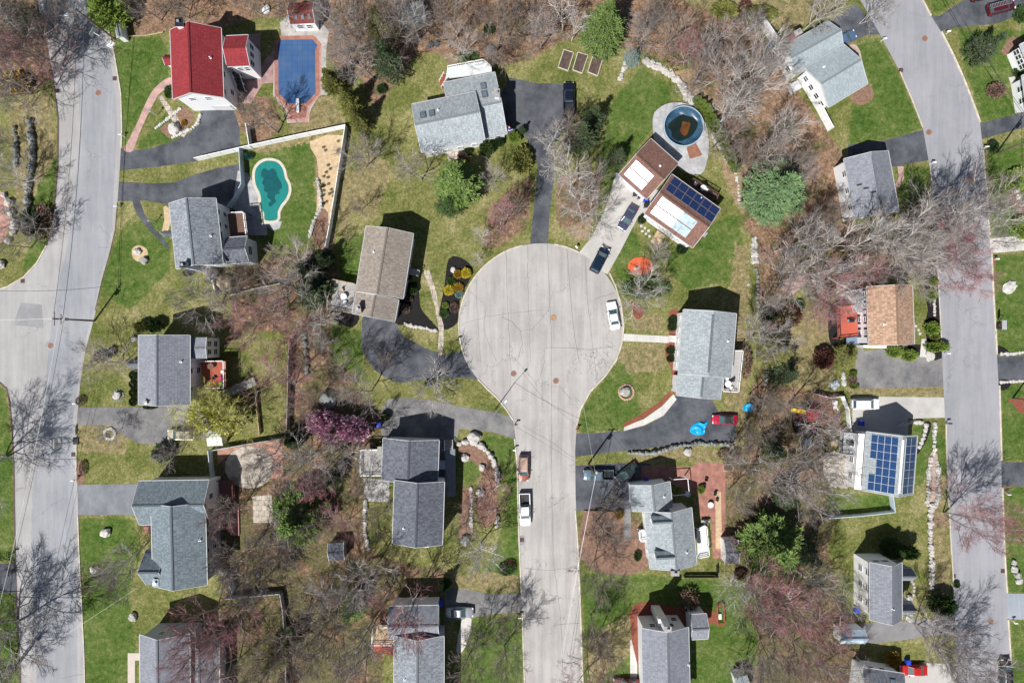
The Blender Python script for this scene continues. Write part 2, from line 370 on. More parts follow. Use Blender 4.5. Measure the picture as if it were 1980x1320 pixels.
def make_ground():
    xs = np.concatenate([[-900, -500, -250, -150, -115], np.arange(-100, 100.01, .4), [115, 150, 250, 500, 900]])
    ys = np.concatenate([[-900, -500, -250, -120, -85], np.arange(-68, 68.01, .4), [85, 120, 250, 500, 900]])
    X, Y = np.meshgrid(xs, ys); ny, nx = X.shape
    PX = 990+X*PPM; PY = 660-Y*PPM
    Z = np.zeros((ny, nx, 4), np.float32)
    for k, pts in ZONES:
        ins = np.zeros(X.shape, bool); n = len(pts)
        for i in range(n):
            x1, y1 = pts[i]; x2, y2 = pts[(i+1) % n]
            if y1 == y2: continue
            c = ((y1 > PY) != (y2 > PY)) & (PX < (x2-x1)*(PY-y1)/(y2-y1)+x1)
            ins ^= c
        for q in (0, 1, 2, 3):
            if q == k: Z[..., q][ins] = 1
            elif k == LITTER or q == LITTER: Z[..., q][ins] = 0
    for it in range(4):      # soften the borders, the material's noise then frays them
        P = np.pad(Z, ((1, 1), (1, 1), (0, 0)), 'edge')
        Z = (P[:-2, 1:-1]+P[2:, 1:-1]+P[1:-1, :-2]+P[1:-1, 2:]+P[1:-1, 1:-1])/5
    co = np.stack([X, Y, np.zeros_like(X)], -1).reshape(-1, 3).astype(np.float32)
    i = np.arange(ny*nx).reshape(ny, nx)
    q = np.stack([i[:-1, :-1], i[:-1, 1:], i[1:, 1:], i[1:, :-1]], -1).reshape(-1, 4)
    me = bpy.data.meshes.new('ground'); me.vertices.add(len(co)); me.vertices.foreach_set('co', co.ravel())
    me.loops.add(q.size); me.loops.foreach_set('vertex_index', q.ravel().astype(np.int32))
    me.polygons.add(len(q)); me.polygons.foreach_set('loop_start', np.arange(0, q.size, 4, dtype=np.int32))
    me.update(calc_edges=True)
    a = me.color_attributes.new('zones', 'FLOAT_COLOR', 'POINT'); a.data.foreach_set('color', Z.reshape(-1))
    m = bpy.data.materials.new('ground_cover'); m.use_nodes = True; nt = m.node_tree; b = nt.nodes['Principled BSDF']
    b.inputs['Roughness'].default_value = .95; b.inputs['Specular IOR Level'].default_value = .1
    tc = nt.nodes.new('ShaderNodeTexCoord')
    def noi(scale, detail=6, rough=.65, dist=0):
        n = nt.nodes.new('ShaderNodeTexNoise'); n.inputs['Scale'].default_value = scale; n.inputs['Detail'].default_value = detail
        n.inputs['Roughness'].default_value = rough; n.inputs['Distortion'].default_value = dist
        lk(nt, tc.outputs['Object'], n.inputs[0]); return n.outputs[0]
    def ramp(f, stops):
        r = nt.nodes.new('ShaderNodeValToRGB'); lk(nt, f, r.inputs[0])
        while len(r.color_ramp.elements) < len(stops): r.color_ramp.elements.new(.5)
        for e, (p, c) in zip(r.color_ramp.elements, stops): e.position = p; e.color = (*c, 1)
        return r.outputs[0]
    def mixc(f, a_, b_, bt='MIX'):
        x = nt.nodes.new('ShaderNodeMix'); x.data_type = 'RGBA'; x.blend_type = bt
        if isinstance(f, (int, float)): x.inputs[0].default_value = f
        else: lk(nt, f, x.inputs[0])
        lk(nt, a_, x.inputs[6]); lk(nt, b_, x.inputs[7]); return x.outputs[2]
    def mth(op, a_, b_):
        x = nt.nodes.new('ShaderNodeMath'); x.operation = op
        for i_, q_ in enumerate((a_, b_)):
            if isinstance(q_, (int, float)): x.inputs[i_].default_value = q_
            else: lk(nt, q_, x.inputs[i_])
        return x.outputs[0]
    at = nt.nodes.new('ShaderNodeAttribute'); at.attribute_name = 'zones'
    sep = nt.nodes.new('ShaderNodeSeparateColor'); lk(nt, at.outputs['Color'], sep.inputs[0])
    big = noi(.16, 8, .7, .6); mid = noi(.9, 6, .7); fine = noi(5.5, 5, .75); fine2 = noi(2.4, 6, .8, .8)
    def edge(ch, k=1.5):
        s_ = mth('ADD', ch, mth('MULTIPLY', mth('SUBTRACT', mid, .5), k)); s_ = mth('ADD', s_, mth('MULTIPLY', mth('SUBTRACT', fine, .5), .9))
        r = nt.nodes.new('ShaderNodeMapRange'); r.interpolation_type = 'SMOOTHSTEP'; r.inputs[1].default_value = .35; r.inputs[2].default_value = .65
        lk(nt, s_, r.inputs[0]); return r.outputs[0]
    lawn = ramp(mth('ADD', mth('MULTIPLY', big, .5), mth('MULTIPLY', fine2, .5)), [(.37, (.050, .074, .017)), (.45, (.106, .124, .033)), (.52, (.168, .166, .060)), (.60, (.285, .25, .13))])
    lush = ramp(mth('ADD', mth('MULTIPLY', mth('ADD', mid, fine2), .33), mth('MULTIPLY', big, .34)), [(.38, (.030, .062, .012)), (.46, (.056, .102, .018)), (.53, (.098, .134, .035)), (.60, (.17, .18, .07))])
    straw = ramp(mth('ADD', mth('MULTIPLY', fine2, .5), mth('MULTIPLY', mid, .5)), [(.38, (.085, .092, .032)), (.48, (.18, .155, .075)), (.62, (.33, .26, .145))])
    litter = ramp(mth('ADD', mth('MULTIPLY', fine2, .6), mth('MULTIPLY', mid, .4)), [(.34, (.045, .030, .020)), (.44, (.125, .080, .053)), (.54, (.255, .16, .105)), (.66, (.40, .29, .21))])
    moss = ramp(fine2, [(.35, (.036, .044, .017)), (.65, (.155, .145, .068))])
    sy = nt.nodes.new('ShaderNodeSeparateXYZ'); lk(nt, tc.outputs['Object'], sy.inputs[0])
    mossf = ramp(mth('ADD', noi(.28, 5, .6), mth('MULTIPLY', sy.outputs[1], -.0016)), [(.44, (0, 0, 0)), (.58, (.85, .85, .85))])
    litter = mixc(mossf, litter, moss)
    dirt = ramp(mid, [(.35, (.20, .14, .085)), (.65, (.33, .24, .155))])
    c = mixc(edge(sep.outputs[0]), lawn, lush); c = mixc(edge(sep.outputs[2], 2.2), c, straw)
    c = mixc(edge(at.outputs['Alpha']), c, dirt); c = mixc(edge(sep.outputs[1], 1.3), c, litter)
    c = mixc(1.0, c, ramp(noi(1.5, 8, .8), [(.36, (.68, .68, .68)), (.64, (1.32, 1.32, 1.32))]), 'MULTIPLY'); gr = ramp(fine, [(.3, (.5, .5, .5)), (.7, (1.45, 1.45, 1.45))]); c = mixc(1.0, c, gr, 'MULTIPLY')
    lk(nt, c, b.inputs['Base Color'])
    bp = nt.nodes.new('ShaderNodeBump'); bp.inputs['Strength'].default_value = .6; bp.inputs['Distance'].default_value = .12
    lk(nt, fine2, bp.inputs['Height']); lk(nt, bp.outputs[0], b.inputs['Normal'])
    me.materials.append(m)
    o = bpy.data.objects.new('ground', me); COL.objects.link(o); o['kind'] = 'structure'
make_ground()

# ------------------------------------------------------------------ roads, drives, paths
def crackmat(name, c1, c2, crack=.35, cs=.16, sc=.10, rough=.88, st=(1.6, .12, 1)):
    if 'driveway' in name or 'tinged' in name: st = (.55, .4, 1)
    m = bpy.data.materials.new(name); m.use_nodes = True; nt = m.node_tree; b = nt.nodes['Principled BSDF']
    b.inputs['Roughness'].default_value = rough; b.inputs['Specular IOR Level'].default_value = .25
    tc = nt.nodes.new('ShaderNodeTexCoord')
    def noi(scale, detail=6, st=None, rough_=.65):
        n = nt.nodes.new('ShaderNodeTexNoise'); n.inputs['Scale'].default_value = scale; n.inputs['Detail'].default_value = detail; n.inputs['Roughness'].default_value = rough_
        if st:
            mp = nt.nodes.new('ShaderNodeMapping'); mp.inputs['Scale'].default_value = st; lk(nt, tc.outputs['Object'], mp.inputs[0]); lk(nt, mp.outputs[0], n.inputs[0])
        else: lk(nt, tc.outputs['Object'], n.inputs[0])
        return n
    n1 = noi(sc, 9, rough_=.7); n2 = noi(.55, 7, st); n3 = noi(9, 3)
    ad = nt.nodes.new('ShaderNodeMath'); ad.operation = 'ADD'; lk(nt, n1.outputs[0], ad.inputs[0]); lk(nt, n2.outputs[0], ad.inputs[1])
    r = nt.nodes.new('ShaderNodeMapRange'); r.inputs[1].default_value = .82; r.inputs[2].default_value = 1.18; lk(nt, ad.outputs[0], r.inputs[0])
    mx = nt.nodes.new('ShaderNodeMix'); mx.data_type = 'RGBA'; lk(nt, r.outputs[0], mx.inputs[0]); mx.inputs[6].default_value = (*c1, 1); mx.inputs[7].default_value = (*c2, 1)
    mr = nt.nodes.new('ShaderNodeMapRange'); mr.inputs[1].default_value = .3; mr.inputs[2].default_value = .7; mr.inputs[3].default_value = .92; mr.inputs[4].default_value = 1.08; lk(nt, n3.outputs[0], mr.inputs[0])
    m2 = nt.nodes.new('ShaderNodeMix'); m2.data_type = 'RGBA'; m2.blend_type = 'MULTIPLY'; m2.inputs[0].default_value = 1; lk(nt, mx.outputs[2], m2.inputs[6]); lk(nt, mr.outputs[0], m2.inputs[7])
    out = m2.outputs[2]
    if crack:
        wn_ = noi(.7, 4); sb = nt.nodes.new('ShaderNodeVectorMath'); sb.operation = 'SCALE'; sb.inputs[3].default_value = 3.5; lk(nt, wn_.outputs[1], sb.inputs[0])
        av = nt.nodes.new('ShaderNodeVectorMath'); lk(nt, tc.outputs['Object'], av.inputs[0]); lk(nt, sb.outputs[0], av.inputs[1])
        vo = nt.nodes.new('ShaderNodeTexVoronoi'); vo.feature = 'DISTANCE_TO_EDGE'; vo.inputs['Scale'].default_value = cs; lk(nt, av.outputs[0], vo.inputs[0])
        cr = nt.nodes.new('ShaderNodeMapRange'); cr.inputs[1].default_value = .002; cr.inputs[2].default_value = .011; cr.inputs[3].default_value = 1; cr.inputs[4].default_value = 0; lk(nt, vo.outputs[0], cr.inputs[0])
        gate = noi(.09, 3); gr = nt.nodes.new('ShaderNodeMapRange'); gr.inputs[1].default_value = .45; gr.inputs[2].default_value = .58; lk(nt, gate.outputs[0], gr.inputs[0])
        mu = nt.nodes.new('ShaderNodeMath'); mu.operation = 'MULTIPLY'; lk(nt, cr.outputs[0], mu.inputs[0]); lk(nt, gr.outputs[0], mu.inputs[1])
        m4 = nt.nodes.new('ShaderNodeMath'); m4.operation = 'MULTIPLY'; lk(nt, mu.outputs[0], m4.inputs[0]); m4.inputs[1].default_value = crack
        m3 = nt.nodes.new('ShaderNodeMix'); m3.data_type = 'RGBA'; lk(nt, m4.outputs[0], m3.inputs[0]); lk(nt, out, m3.inputs[6]); m3.inputs[7].default_value = (*[q*.35 for q in c1], 1)
        out = m3.outputs[2]
    lk(nt, out, b.inputs['Base Color'])
    MATS[name] = m
    return m
PALE = crackmat('pale_worn_asphalt', (.29, .277, .267), (.40, .385, .37), .65, .14)
MIDROAD = crackmat('grey_road_asphalt', (.225, .235, .258), (.30, .305, .325), .4, .07)
EASTROAD = crackmat('lavender_grey_road_asphalt', (.235, .237, .26), (.30, .298, .32), .35, .06)
NEWASPH = crackmat('dark_driveway_asphalt', (.045, .049, .060), (.105, .11, .125), .5, .25, sc=.35)
OLDASPH = crackmat('worn_driveway_asphalt', (.11, .11, .118), (.22, .215, .21), .9, .5, sc=.35)
CONC = crackmat('pale_driveway_concrete', (.36, .345, .33), (.45, .435, .41), .35, .3, sc=.3)
CONCW = crackmat('light_walk_concrete', (.42, .41, .39), (.55, .53, .50), .3, .5, sc=.6)
SLAB = brick_mat('paving_slabs', (.46, .40, .33), (.40, .35, .29), (.16, .14, .12), 1.0, 1.0, .9, .04)
PINKBR = brick_mat('pink_brick_paving', (.43, .25, .22), (.36, .19, .17), (.42, .34, .31), 3, .5, .25, .03)
REDBR = brick_mat('red_brick_paving', (.30, .10, .07), (.24, .085, .06), (.33, .22, .18), 3, .5, .25, .03)
GREYPAVE = brick_mat('grey_block_paving', (.40, .40, .41), (.34, .34, .35), (.25, .25, .25), 3, .5, .3, .03)
STAMP = brick_mat('beige_stone_paving', (.47, .43, .37), (.38, .34, .29), (.28, .25, .21), 1.2, .8, .6, .04)
MULCHD = mat('dark_mulch', (.012, .011, .011), .95, .6, 3, fine=.4)
MULCHR = mat('red_brown_mulch', (.20, .065, .04), .95, .3, 3, fine=.35)
MULCHO = mat('orange_red_mulch', (.55, .11, .045), .95, .2, 3, fine=.3)
MULCHB = mat('brown_bark_mulch', (.20, .12, .085), .95, .35, 2, fine=.4)
SANDY = mat('tan_wood_chips', (.45, .34, .215), .95, .2, 1.5, fine=.25)
SOIL = mat('garden_bed_soil', (.085, .06, .05), .95, .4, 2, fine=.4)
SANDW = mat('pale_sand', (.38, .335, .29), .95, .35, 1.2, fine=.3)
GRAVEL = mat('grey_gravel', (.38, .37, .36), .95, .2, 2, fine=.4)
LEAFY = mat('fallen_leaves', (.27, .14, .085), .95, .4, 2, fine=.45)

def sheet(name, pts, z, m, sm=0, wob=.0, kind='structure', seed=0, thick=None):
    if sm: pts = smooth_pts(pts, sm)
    if wob: pts = jitter(pts, wob, seed)
    b = MB(); b.poly(gp(pts), None if thick is None else thick, z)
    o = b.build(name, m)
    if kind: o['kind'] = kind
    return o
def strip_obj(mb, pts, width, z0, z1):
    """raised strip along a pixel polyline"""
    P = gp(pts); n = len(P); L = []; Rr = []
    for i in range(n):
        t = (P[min(i+1, n-1)]-P[max(i-1, 0)]); t.z = 0; t.normalize(); s = Vector((-t.y, t.x, 0))*width/2
        L.append(P[i]+s); Rr.append(P[i]-s)
    for i in range(n-1):
        a, b_, c, d = L[i], L[i+1], Rr[i+1], Rr[i]
        q = [(a.x, a.y, z1), (d.x, d.y, z1), (c.x, c.y, z1), (b_.x, b_.y, z1), (a.x, a.y, z0), (d.x, d.y, z0), (c.x, c.y, z0), (b_.x, b_.y, z0)]
        fs = [(0, 1, 2, 3), (0, 3, 7, 4), (1, 5, 6, 2)]
        if i == 0: fs.append((0, 4, 5, 1))
        if i == n-2: fs.append((3, 2, 6, 7))
        mb.raw(q, fs)

circ = []
cx, cy, cr = 1046.5, 630, 159.5
LEFTN = [(896,688),(908,712),(924,733),(942,752),(960,768),(978,790),(992,812),(997,845),(1000,900),(1002,1000),(1005,1080),(1008,1150),(1011,1230),(1015,1345)]
RIGHTN = [(1202,665),(1192,695),(1170,727),(1142,756),(1123,790),(1115,822),(1112,872),(1113,960),(1117,1050),(1122,1170),(1128,1345)]
arc = []
a0 = math.degrees(math.atan2(-(665-cy), 1202-cx)); a1 = 180+math.degrees(math.atan2((688-cy), (cx-896)))
for k in range(49):
    a = R(a0+(a1-a0)*k/48); arc.append((cx+cr*math.cos(a), cy-cr*math.sin(a)))
cds = RIGHTN[::-1]+arc[1:-1]+LEFTN
sheet('road', cds, .016, PALE)
WL = [(58,-40),(71,0),(77,39),(89,82),(103,155),(113,232),(112,322),(106,390),(100,431),(90,475),(72,508),(46,536),(15,554),(-10,562),(-60,565),(-110,566)]
WL2 = [(-110,735),(-30,735),(0,739),(13,751),(19,777),(23,820),(27,898),(28,980),(30,1088),(33,1186),(39,1289),(40,1345)]
WR = [(165,1345),(163,1263),(158,1160),(153,1057),(151,980),(148,897),(148,820),(155,743),(165,679),(175,642),(185,603),(198,539),(211,495),(223,444),(228,380),(232,322),(236,245),(234,180),(221,103),(206,40),(190,-5),(178,-40)]
sheet('road', WL+WL2+WR, .016, crackmat('west_road_asphalt', (.28, .272, .272), (.36, .352, .35), .45, .09))
sheet('road_overlay', [(139,100),(152,180),(155,250),(148,330),(140,410),(130,480),(113,545),(100,620),(92,700),(84,770),(76,850),(62,960),(60,1100),(72,1345),(150,1345),(148,1160),(143,1000),(140,820),(156,690),(178,610),(203,500),(216,440),(222,340),(226,240),(222,170),(208,90),(180,20),(140,0),(132,50)], .022, MIDROAD)
sheet('road_patch', [(40,585),(81,589),(84,634),(26,628)], .026, mat('road_repair_asphalt', (.24, .24, .25), .9, .12, .5, fine=.15))
ER = [(1650,-40),(1663,0),(1684,36),(1704,72),(1740,139),(1763,193),(1784,247),(1793,296),(1800,340),(1810,475),(1815,565),(1820,660),(1825,764),(1829,846),(1833,949),(1838,1044),(1842,1104),(1846,1212),(1850,1289),(1853,1345)]
ER2 = [(1765,-40),(1783,0),(1800,31),(1820,62),(1841,103),(1861,147),(1882,201),(1895,237),(1900,283),(1904,340),(1908,366),(1912,444),(1917,500),(1921,578),(1926,660),(1931,748),(1935,846),(1937,949),(1941,1044),(1945,1122),(1949,1186),(1954,1276),(1958,1345)]
sheet('road', ER+ER2[::-1], .016, EASTROAD)
def kerb(pts, m=KERBM, wd=.22, h=.13):
    b = MB(); strip_obj(b, pts, wd, -.05, h); o = b.build('kerb', m); o['kind'] = 'structure'
kerb([(1178,528),(1190,553),(1201,590),(1206,630)]+RIGHTN[:6]); kerb(arc[26:]+[arc[-1]]); kerb([p for p in arc if 1062 < p[0] < 1122 and p[1] < 520][::-1])
kerb(LEFTN[2:7]); kerb([(995,848),(1000,900),(1002,1000),(1005,1080),(1008,1146)]); kerb([(1010,1184),(1011,1230),(1015,1345)])
kerb([(1112,985),(1117,1050),(1122,1170),(1128,1345)])
kerb(WL[9:], KERBM); kerb(WL[1:10], BERM, .25, .06); kerb(WL2[2:], BERM, .25, .06)
kerb([(184,600),(198,539),(211,495),(223,444),(227,392)], BERM, .12, .05); kerb([(235,286),(236,245),(234,180),(221,103),(206,40),(190,-5)], KERBM, .18); kerb([(148,932),(148,897),(148,825)], KERBM, .14); kerb([(165,1345),(163,1263),(158,1160),(153,1057),(151,997)], KERBM, .16)
kerb(ER[4:7]+[(1792,290)][:0], KERBM, .15); kerb([(1797,315),(1802,359),(1810,475),(1815,565),(1820,660)], KERBM, .15); kerb([(1829,820),(1829,846),(1833,949),(1838,1044),(1842,1104),(1845,1180)], KERBM, .15)
kerb(ER2[1:3], KERBM, .28); kerb(ER2[3:8], KERBM, .28); kerb([(1901,290),(1904,340),(1908,366),(1912,444),(1914,455)], KERBM, .28); kerb([(1917,490),(1921,578),(1926,660),(1927,685)], KERBM, .28)
kerb([(1932,745),(1935,846),(1936,890)], KERBM, .28); kerb([(1938,942),(1941,1044),(1945,1122),(1947,1146)], KERBM, .28); kerb([(1949,1197),(1954,1276),(1958,1345)], KERBM, .28)

def drive(pts, m, z=.010, sm=0, name='driveway'): return sheet(name, pts, z, m, sm)
drive([(225,286),(258,291),(296,286),(335,273),(368,257),(386,240),(388,205),(450,205),(463,247),(465,291),(390,310),(373,313),(309,322),(225,330)], NEWASPH)
drive([(220,350),(240,352),(296,355),(335,353),(386,335),(417,326),(467,316),(470,380),(450,405),(358,400),(283,388),(220,389)], NEWASPH)
sheet('path', [(255,388),(270,387),(280,415),(295,438),(319,464),(330,485),(322,480),(309,466),(283,438),(265,415)], .014, NEWASPH)
drive([(705,600),(700,620),(698,666),(704,684),(715,703),(727,717),(750,733),(774,740),(831,733),(883,729),(925,734),(893,679),(865,685),(844,682),(819,671),(780,650),(765,625),(770,600)], NEWASPH)
drive([(738,790),(751,771),(780,769),(831,773),(896,787),(960,797),(998,808),(1000,850),(960,837),(924,831),(888,829),(883,849),(868,860),(868,930),(740,930)], OLDASPH)
drive([(860,1140),(870,1137),(909,1140),(940,1147),(1012,1147),(1014,1183),(960,1186),(922,1191),(911,1195),(893,1198),(860,1200)], OLDASPH)
drive([(985,150),(1040,162),(1070,161),(1110,168),(1112,219),(1092,250),(1066,290),(1071,346),(1063,410),(1059,472),(1025,472),(1028,444),(1040,320),(1028,285),(1012,258),(985,262),(960,200)], NEWASPH)
drive([(1190,335),(1180,375),(1170,405),(1143,460),(1118,490),(1146,520),(1175,530),(1199,487),(1232,423),(1262,395),(1275,370),(1205,335)], CONC)
drive([(1108,838),(1150,837),(1207,832),(1250,822),(1283,803),(1301,780),(1309,755),(1370,760),(1389,795),(1425,800),(1421,854),(1350,854),(1273,864),(1221,869),(1108,883)], NEWASPH)
drive([(1108,900),(1220,894),(1258,896),(1258,930),(1225,935),(1222,990),(1108,986)], NEWASPH)
drive([(1665,665),(1671,679),(1740,672),(1830,689),(1830,747),(1660,751),(1653,725),(1655,690)], OLDASPH)
drive([(1648,766),(1830,768),(1830,807),(1756,809),(1755,845),(1648,835)], CONC)
drive([(1665,1204),(1740,1201),(1792,1195),(1807,1199),(1852,1180),(1852,1222),(1807,1227),(1740,1238),(1689,1243),(1640,1240)], crackmat('mid_grey_driveway_asphalt', (.17, .165, .172), (.235, .23, .235), .3, .3))
drive([(1740,1285),(1790,1281),(1858,1284),(1858,1322),(1820,1330),(1740,1330)], CONC)
drive([(1655,8),(1710,67),(1676,68),(1637,87),(1590,70),(1600,45)], NEWASPH)
drive([(1640,280),(1709,272),(1790,250),(1802,309),(1725,323),(1640,325)], NEWASPH)
drive([(1792,32),(1817,31),(1864,0),(1900,-40),(2030,-40),(2030,30),(1967,31),(1928,46),(1843,54),(1815,62)], NEWASPH)
drive([(1890,240),(1980,217),(2060,205),(2060,238),(1980,247),(1895,270)], NEWASPH)
sheet('path', [(1910,462),(1980,455),(2050,450),(2050,480),(1980,484),(1914,490)], .012, CONCW)
drive([(1920,689),(2060,686),(2060,732),(1925,735)], NEWASPH)
drive([(1930,893),(2060,893),(2060,938),(1930,940)], NEWASPH)
drive([(1940,1147),(2060,1147),(2060,1200),(1945,1196)], crackmat('blue_grey_asphalt', (.22, .25, .29), (.30, .33, .37), 0))
drive([(145,787),(270,787),(410,781),(430,790),(430,850),(345,846),(330,855),(310,860),(270,857),(235,840),(215,822),(145,822)], OLDASPH)
drive([(144,937),(275,935),(275,995),(145,995)], crackmat('blue_tinged_asphalt', (.12, .13, .15), (.22, .23, .25), 0))
drive([(-60,1089),(36,1089),(38,1146),(-60,1146)], NEWASPH)
# crack sealing and joints in the turning circle
b = MB()
for seg, wd in [([(979,478),(980,560),(984,640),(988,720),(985,760)], .05), ([(1058,470),(1062,560),(1066,640),(1066,760),(1066,900),(1070,1080),(1085,1200),(1090,1345)], .05), ([(1020,472),(1022,600),(1026,700)], .05),
    ([(1096,480),(1102,560),(1110,640),(1120,700)], .06), ([(1132,500),(1136,580),(1146,670),(1154,730)], .05), ([(968,612),(990,622),(1006,640),(1010,665),(1002,690)], .07),
    ([(890,628),(940,612),(985,606),(1035,600),(1062,600)], .04), ([(1055,672),(1100,672),(1145,676),(1190,668)], .06), ([(1052,672),(1052,700),(1044,730)], .05), ([(1152,577),(1190,566)], .06),
    ([(1010,720),(1050,770),(1113,820)], .05), ([(1010,822),(1060,850),(1110,885)], .05), ([(1080,745),(1104,772)], .06), ([(1090,1100),(1108,1096),(1123,1094)], .06), ([(1012,1098),(1060,1102),(1090,1098)], .05),
    ([(1070,1208),(1124,1203)], .06), ([(905,560),(940,590),(935,640),(960,700)], .04), ([(1100,900),(1112,898)], .06), ([(1005,640),(1030,636),(1060,600),(1070,560)], .04), ([(920,540),(925,640),(930,700)], .045),
    ([(134,660),(160,667)], .08), ([(112,460),(122,462)], .06), ([(190,478),(210,479)], .06), ([(120,1310),(160,1302)], .05), ([(106,390),(110,410),(104,420)], .05)]:
    strip_obj(b, jitter(seg+seg[::-1], 2.0, 3, 8)[:max(2, len(jitter(seg+seg[::-1], 0, 0, 8))//2)], wd, .010, .020 if seg[0][0] > 500 else .028)
o = b.build('road_crack', mat('crack_tar', (.13, .12, .115), .7, .2)); o['kind'] = 'structure'
# ------------------------------------------------------------------ houses
SH_RED = shingle('red_shingles', (.24, .034, .040), .16, .08)
SH_GREY = shingle('grey_shingles', (.225, .245, .275))
SH_LGREY = shingle('light_grey_shingles', (.30, .335, .355), .18)
SH_DGREY = shingle('dark_grey_shingles', (.12, .13, .155), .28)
SH_MGREY = shingle('mid_grey_shingles', (.215, .228, .262), .16)
SH_TAN = shingle('tan_shingles', (.265, .23, .20), .2)
SH_BROWN = shingle('brown_shingles', (.19, .105, .085), .18)
SH_ORANGE = shingle('orange_tan_shingles', (.38, .25, .175), .28)
SH_BLUE = shingle('blue_grey_shingles', (.30, .35, .375), .12)
SH_TEAL = shingle('green_grey_shingles', (.165, .20, .225), .22)
TRIM = mat('off_white_trim', (.55, .56, .57), .6, .08, 1)
GUTM = mat('grey_white_gutter', (.45, .46, .48), .5, .08, 1)

class Block:
    """a gable-roofed block: eave corners A, B, C given as photo pixels at eave height"""
    def __init__(s, A, B, C, he, hr, t=.5, oh=.4):
        a, b, c = G(*A, he), G(*B, he), G(*C, he)
        s.u = (b-a); s.L = s.u.length; s.u.normalize()
        v = (c-b); v -= s.u*v.dot(s.u); s.W = v.length; s.v = v.normalized()
        s.O = Vector((a.x, a.y, 0)); s.he, s.hr, s.t, s.oh = he, hr, t, oh
        s.flip = s.u.cross(s.v).z < 0
    def P(s, u, v, z): return s.O+s.u*u+s.v*v+Vector((0, 0, z))
    def top(s, v):
        r = s.t*s.W
        return s.he+(s.hr-s.he)*(v/r) if v <= r else s.hr-(s.hr-s.he)*((v-r)/(s.W-r))
    def nrm(s, side):
        r = s.t*s.W
        n = (s.v*-(s.hr-s.he)+Vector((0, 0, r))) if side == 0 else (s.v*(s.hr-s.he)+Vector((0, 0, s.W-r)))
        return n.normalized()

def block(root, A, B, C, he, hr, roofm, wallm=None, t=.5, oh=.4, base=0.0, win=(), trim=True, gut=True, roofname='roof', wallname='wall', ridgevent=None, sub=False):
    wallm = wallm or SIDING
    k = Block(A, B, C, he, hr, t, oh); r = t*k.W
    # roof: two slabs as one closed solid
    m = MB(); th = .16
    s0 = math.hypot(r, hr-he); s1 = math.hypot(k.W-r, hr-he)
    def fc(pts, uv=None):
        if k.flip: pts = pts[::-1]; uv = uv[::-1] if uv else None
        m.face(pts, uv)
    P = k.P; L = k.L; W = k.W
    ou = random.random()*30
    fc([P(0, 0, he), P(L, 0, he), P(L, r, hr), P(0, r, hr)], [(ou, 0), (ou+L, 0), (ou+L, s0), (ou, s0)])
    fc([P(0, r, hr), P(L, r, hr), P(L, W, he), P(0, W, he)], [(ou, 20+s1), (ou+L, 20+s1), (ou+L, 20), (ou, 20)])
    fc([P(0, r, hr-th), P(L, r, hr-th), P(L, 0, he-th), P(0, 0, he-th)])
    fc([P(0, W, he-th), P(L, W, he-th), P(L, r, hr-th), P(0, r, hr-th)])
    fc([P(0, 0, he-th), P(L, 0, he-th), P(L, 0, he), P(0, 0, he)]); fc([P(0, W, he), P(L, W, he), P(L, W, he-th), P(0, W, he-th)])
    fc([P(0, 0, he), P(0, r, hr), P(0, r, hr-th), P(0, 0, he-th)]); fc([P(0, r, hr), P(0, W, he), P(0, W, he-th), P(0, r, hr-th)])
    fc([P(L, 0, he-th), P(L, r, hr-th), P(L, r, hr), P(L, 0, he)]); fc([P(L, r, hr-th), P(L, W, he-th), P(L, W, he), P(L, r, hr)])
    roof = m.build(roofname, roofm, root)
    if ridgevent:
        m = MB(); m.beam(P(L*.06, r, hr+.06), P(L*.94, r, hr+.06), .36, .12); m.build('ridge_vent', ridgevent, roof)
    else:
        m = MB(); m.beam(P(0.02, r, hr+.035), P(L-.02, r, hr+.035), .30, .06); m.build('ridge_cap', roofm, roof)
    if trim:
        f = .05
        for uu, o_ in ((0, -1), (L, 1)):
            m = MB()
            for (v0, z0, v1, z1) in ((-.04, he-.0, r, hr), (r, hr, W+.04, he-.0)):
                m.beam(P(uu+o_*f*.55, v0, z0+.012), P(uu+o_*f*.55, v1, z1+.012), .065, .24)
            m.build('fascia', TRIM, roof)
        if gut:
            for vv in (-.07, W+.07):
                m = MB(); m.beam(P(.02, vv, he-.01), P(L-.02, vv, he-.01), .10, .12); m.build('gutter', GUTM, roof)
    # walls
    o = oh; m = MB()
    ze = k.top(o)-th-.01; zr = hr-th-.01; ze2 = k.top(W-o)-th-.01
    def fc(pts):
        if k.flip: pts = pts[::-1]
        m.face(pts)
    fc([P(o, o, base), P(L-o, o, base), P(L-o, o, ze), P(o, o, ze)])
    fc([P(L-o, W-o, base), P(o, W-o, base), P(o, W-o, ze2), P(L-o, W-o, ze2)])
    fc([P(o, W-o, base), P(o, o, base), P(o, o, ze), P(o, r, zr), P(o, W-o, ze2)])
    fc([P(L-o, o, base), P(L-o, W-o, base), P(L-o, W-o, ze2), P(L-o, r, zr), P(L-o, o, ze)])
    wall = m.build(wallname, wallm, root)
    # windows: (side, fractions, z list, w, h); side 0/1 = long walls, 2/3 = gable ends
    for wdef in win:
        side, fr, zs = wdef[:3]; ww, wh = (wdef[3:5] if len(wdef) > 4 else (.95, 1.35))
        for f_ in fr:
            for z in zs:
                if side == 0: c, uu, nn = P(o+(L-2*o)*f_, o, z), k.u, -k.v
                elif side == 1: c, uu, nn = P(o+(L-2*o)*f_, W-o, z), k.u, k.v
                elif side == 2: c, uu, nn = P(o, o+(W-2*o)*f_, z), k.v, -k.u
                else: c, uu, nn = P(L-o, o+(W-2*o)*f_, z), k.v, k.u
                window(root, c, uu, nn, ww, wh)
    return k, roof
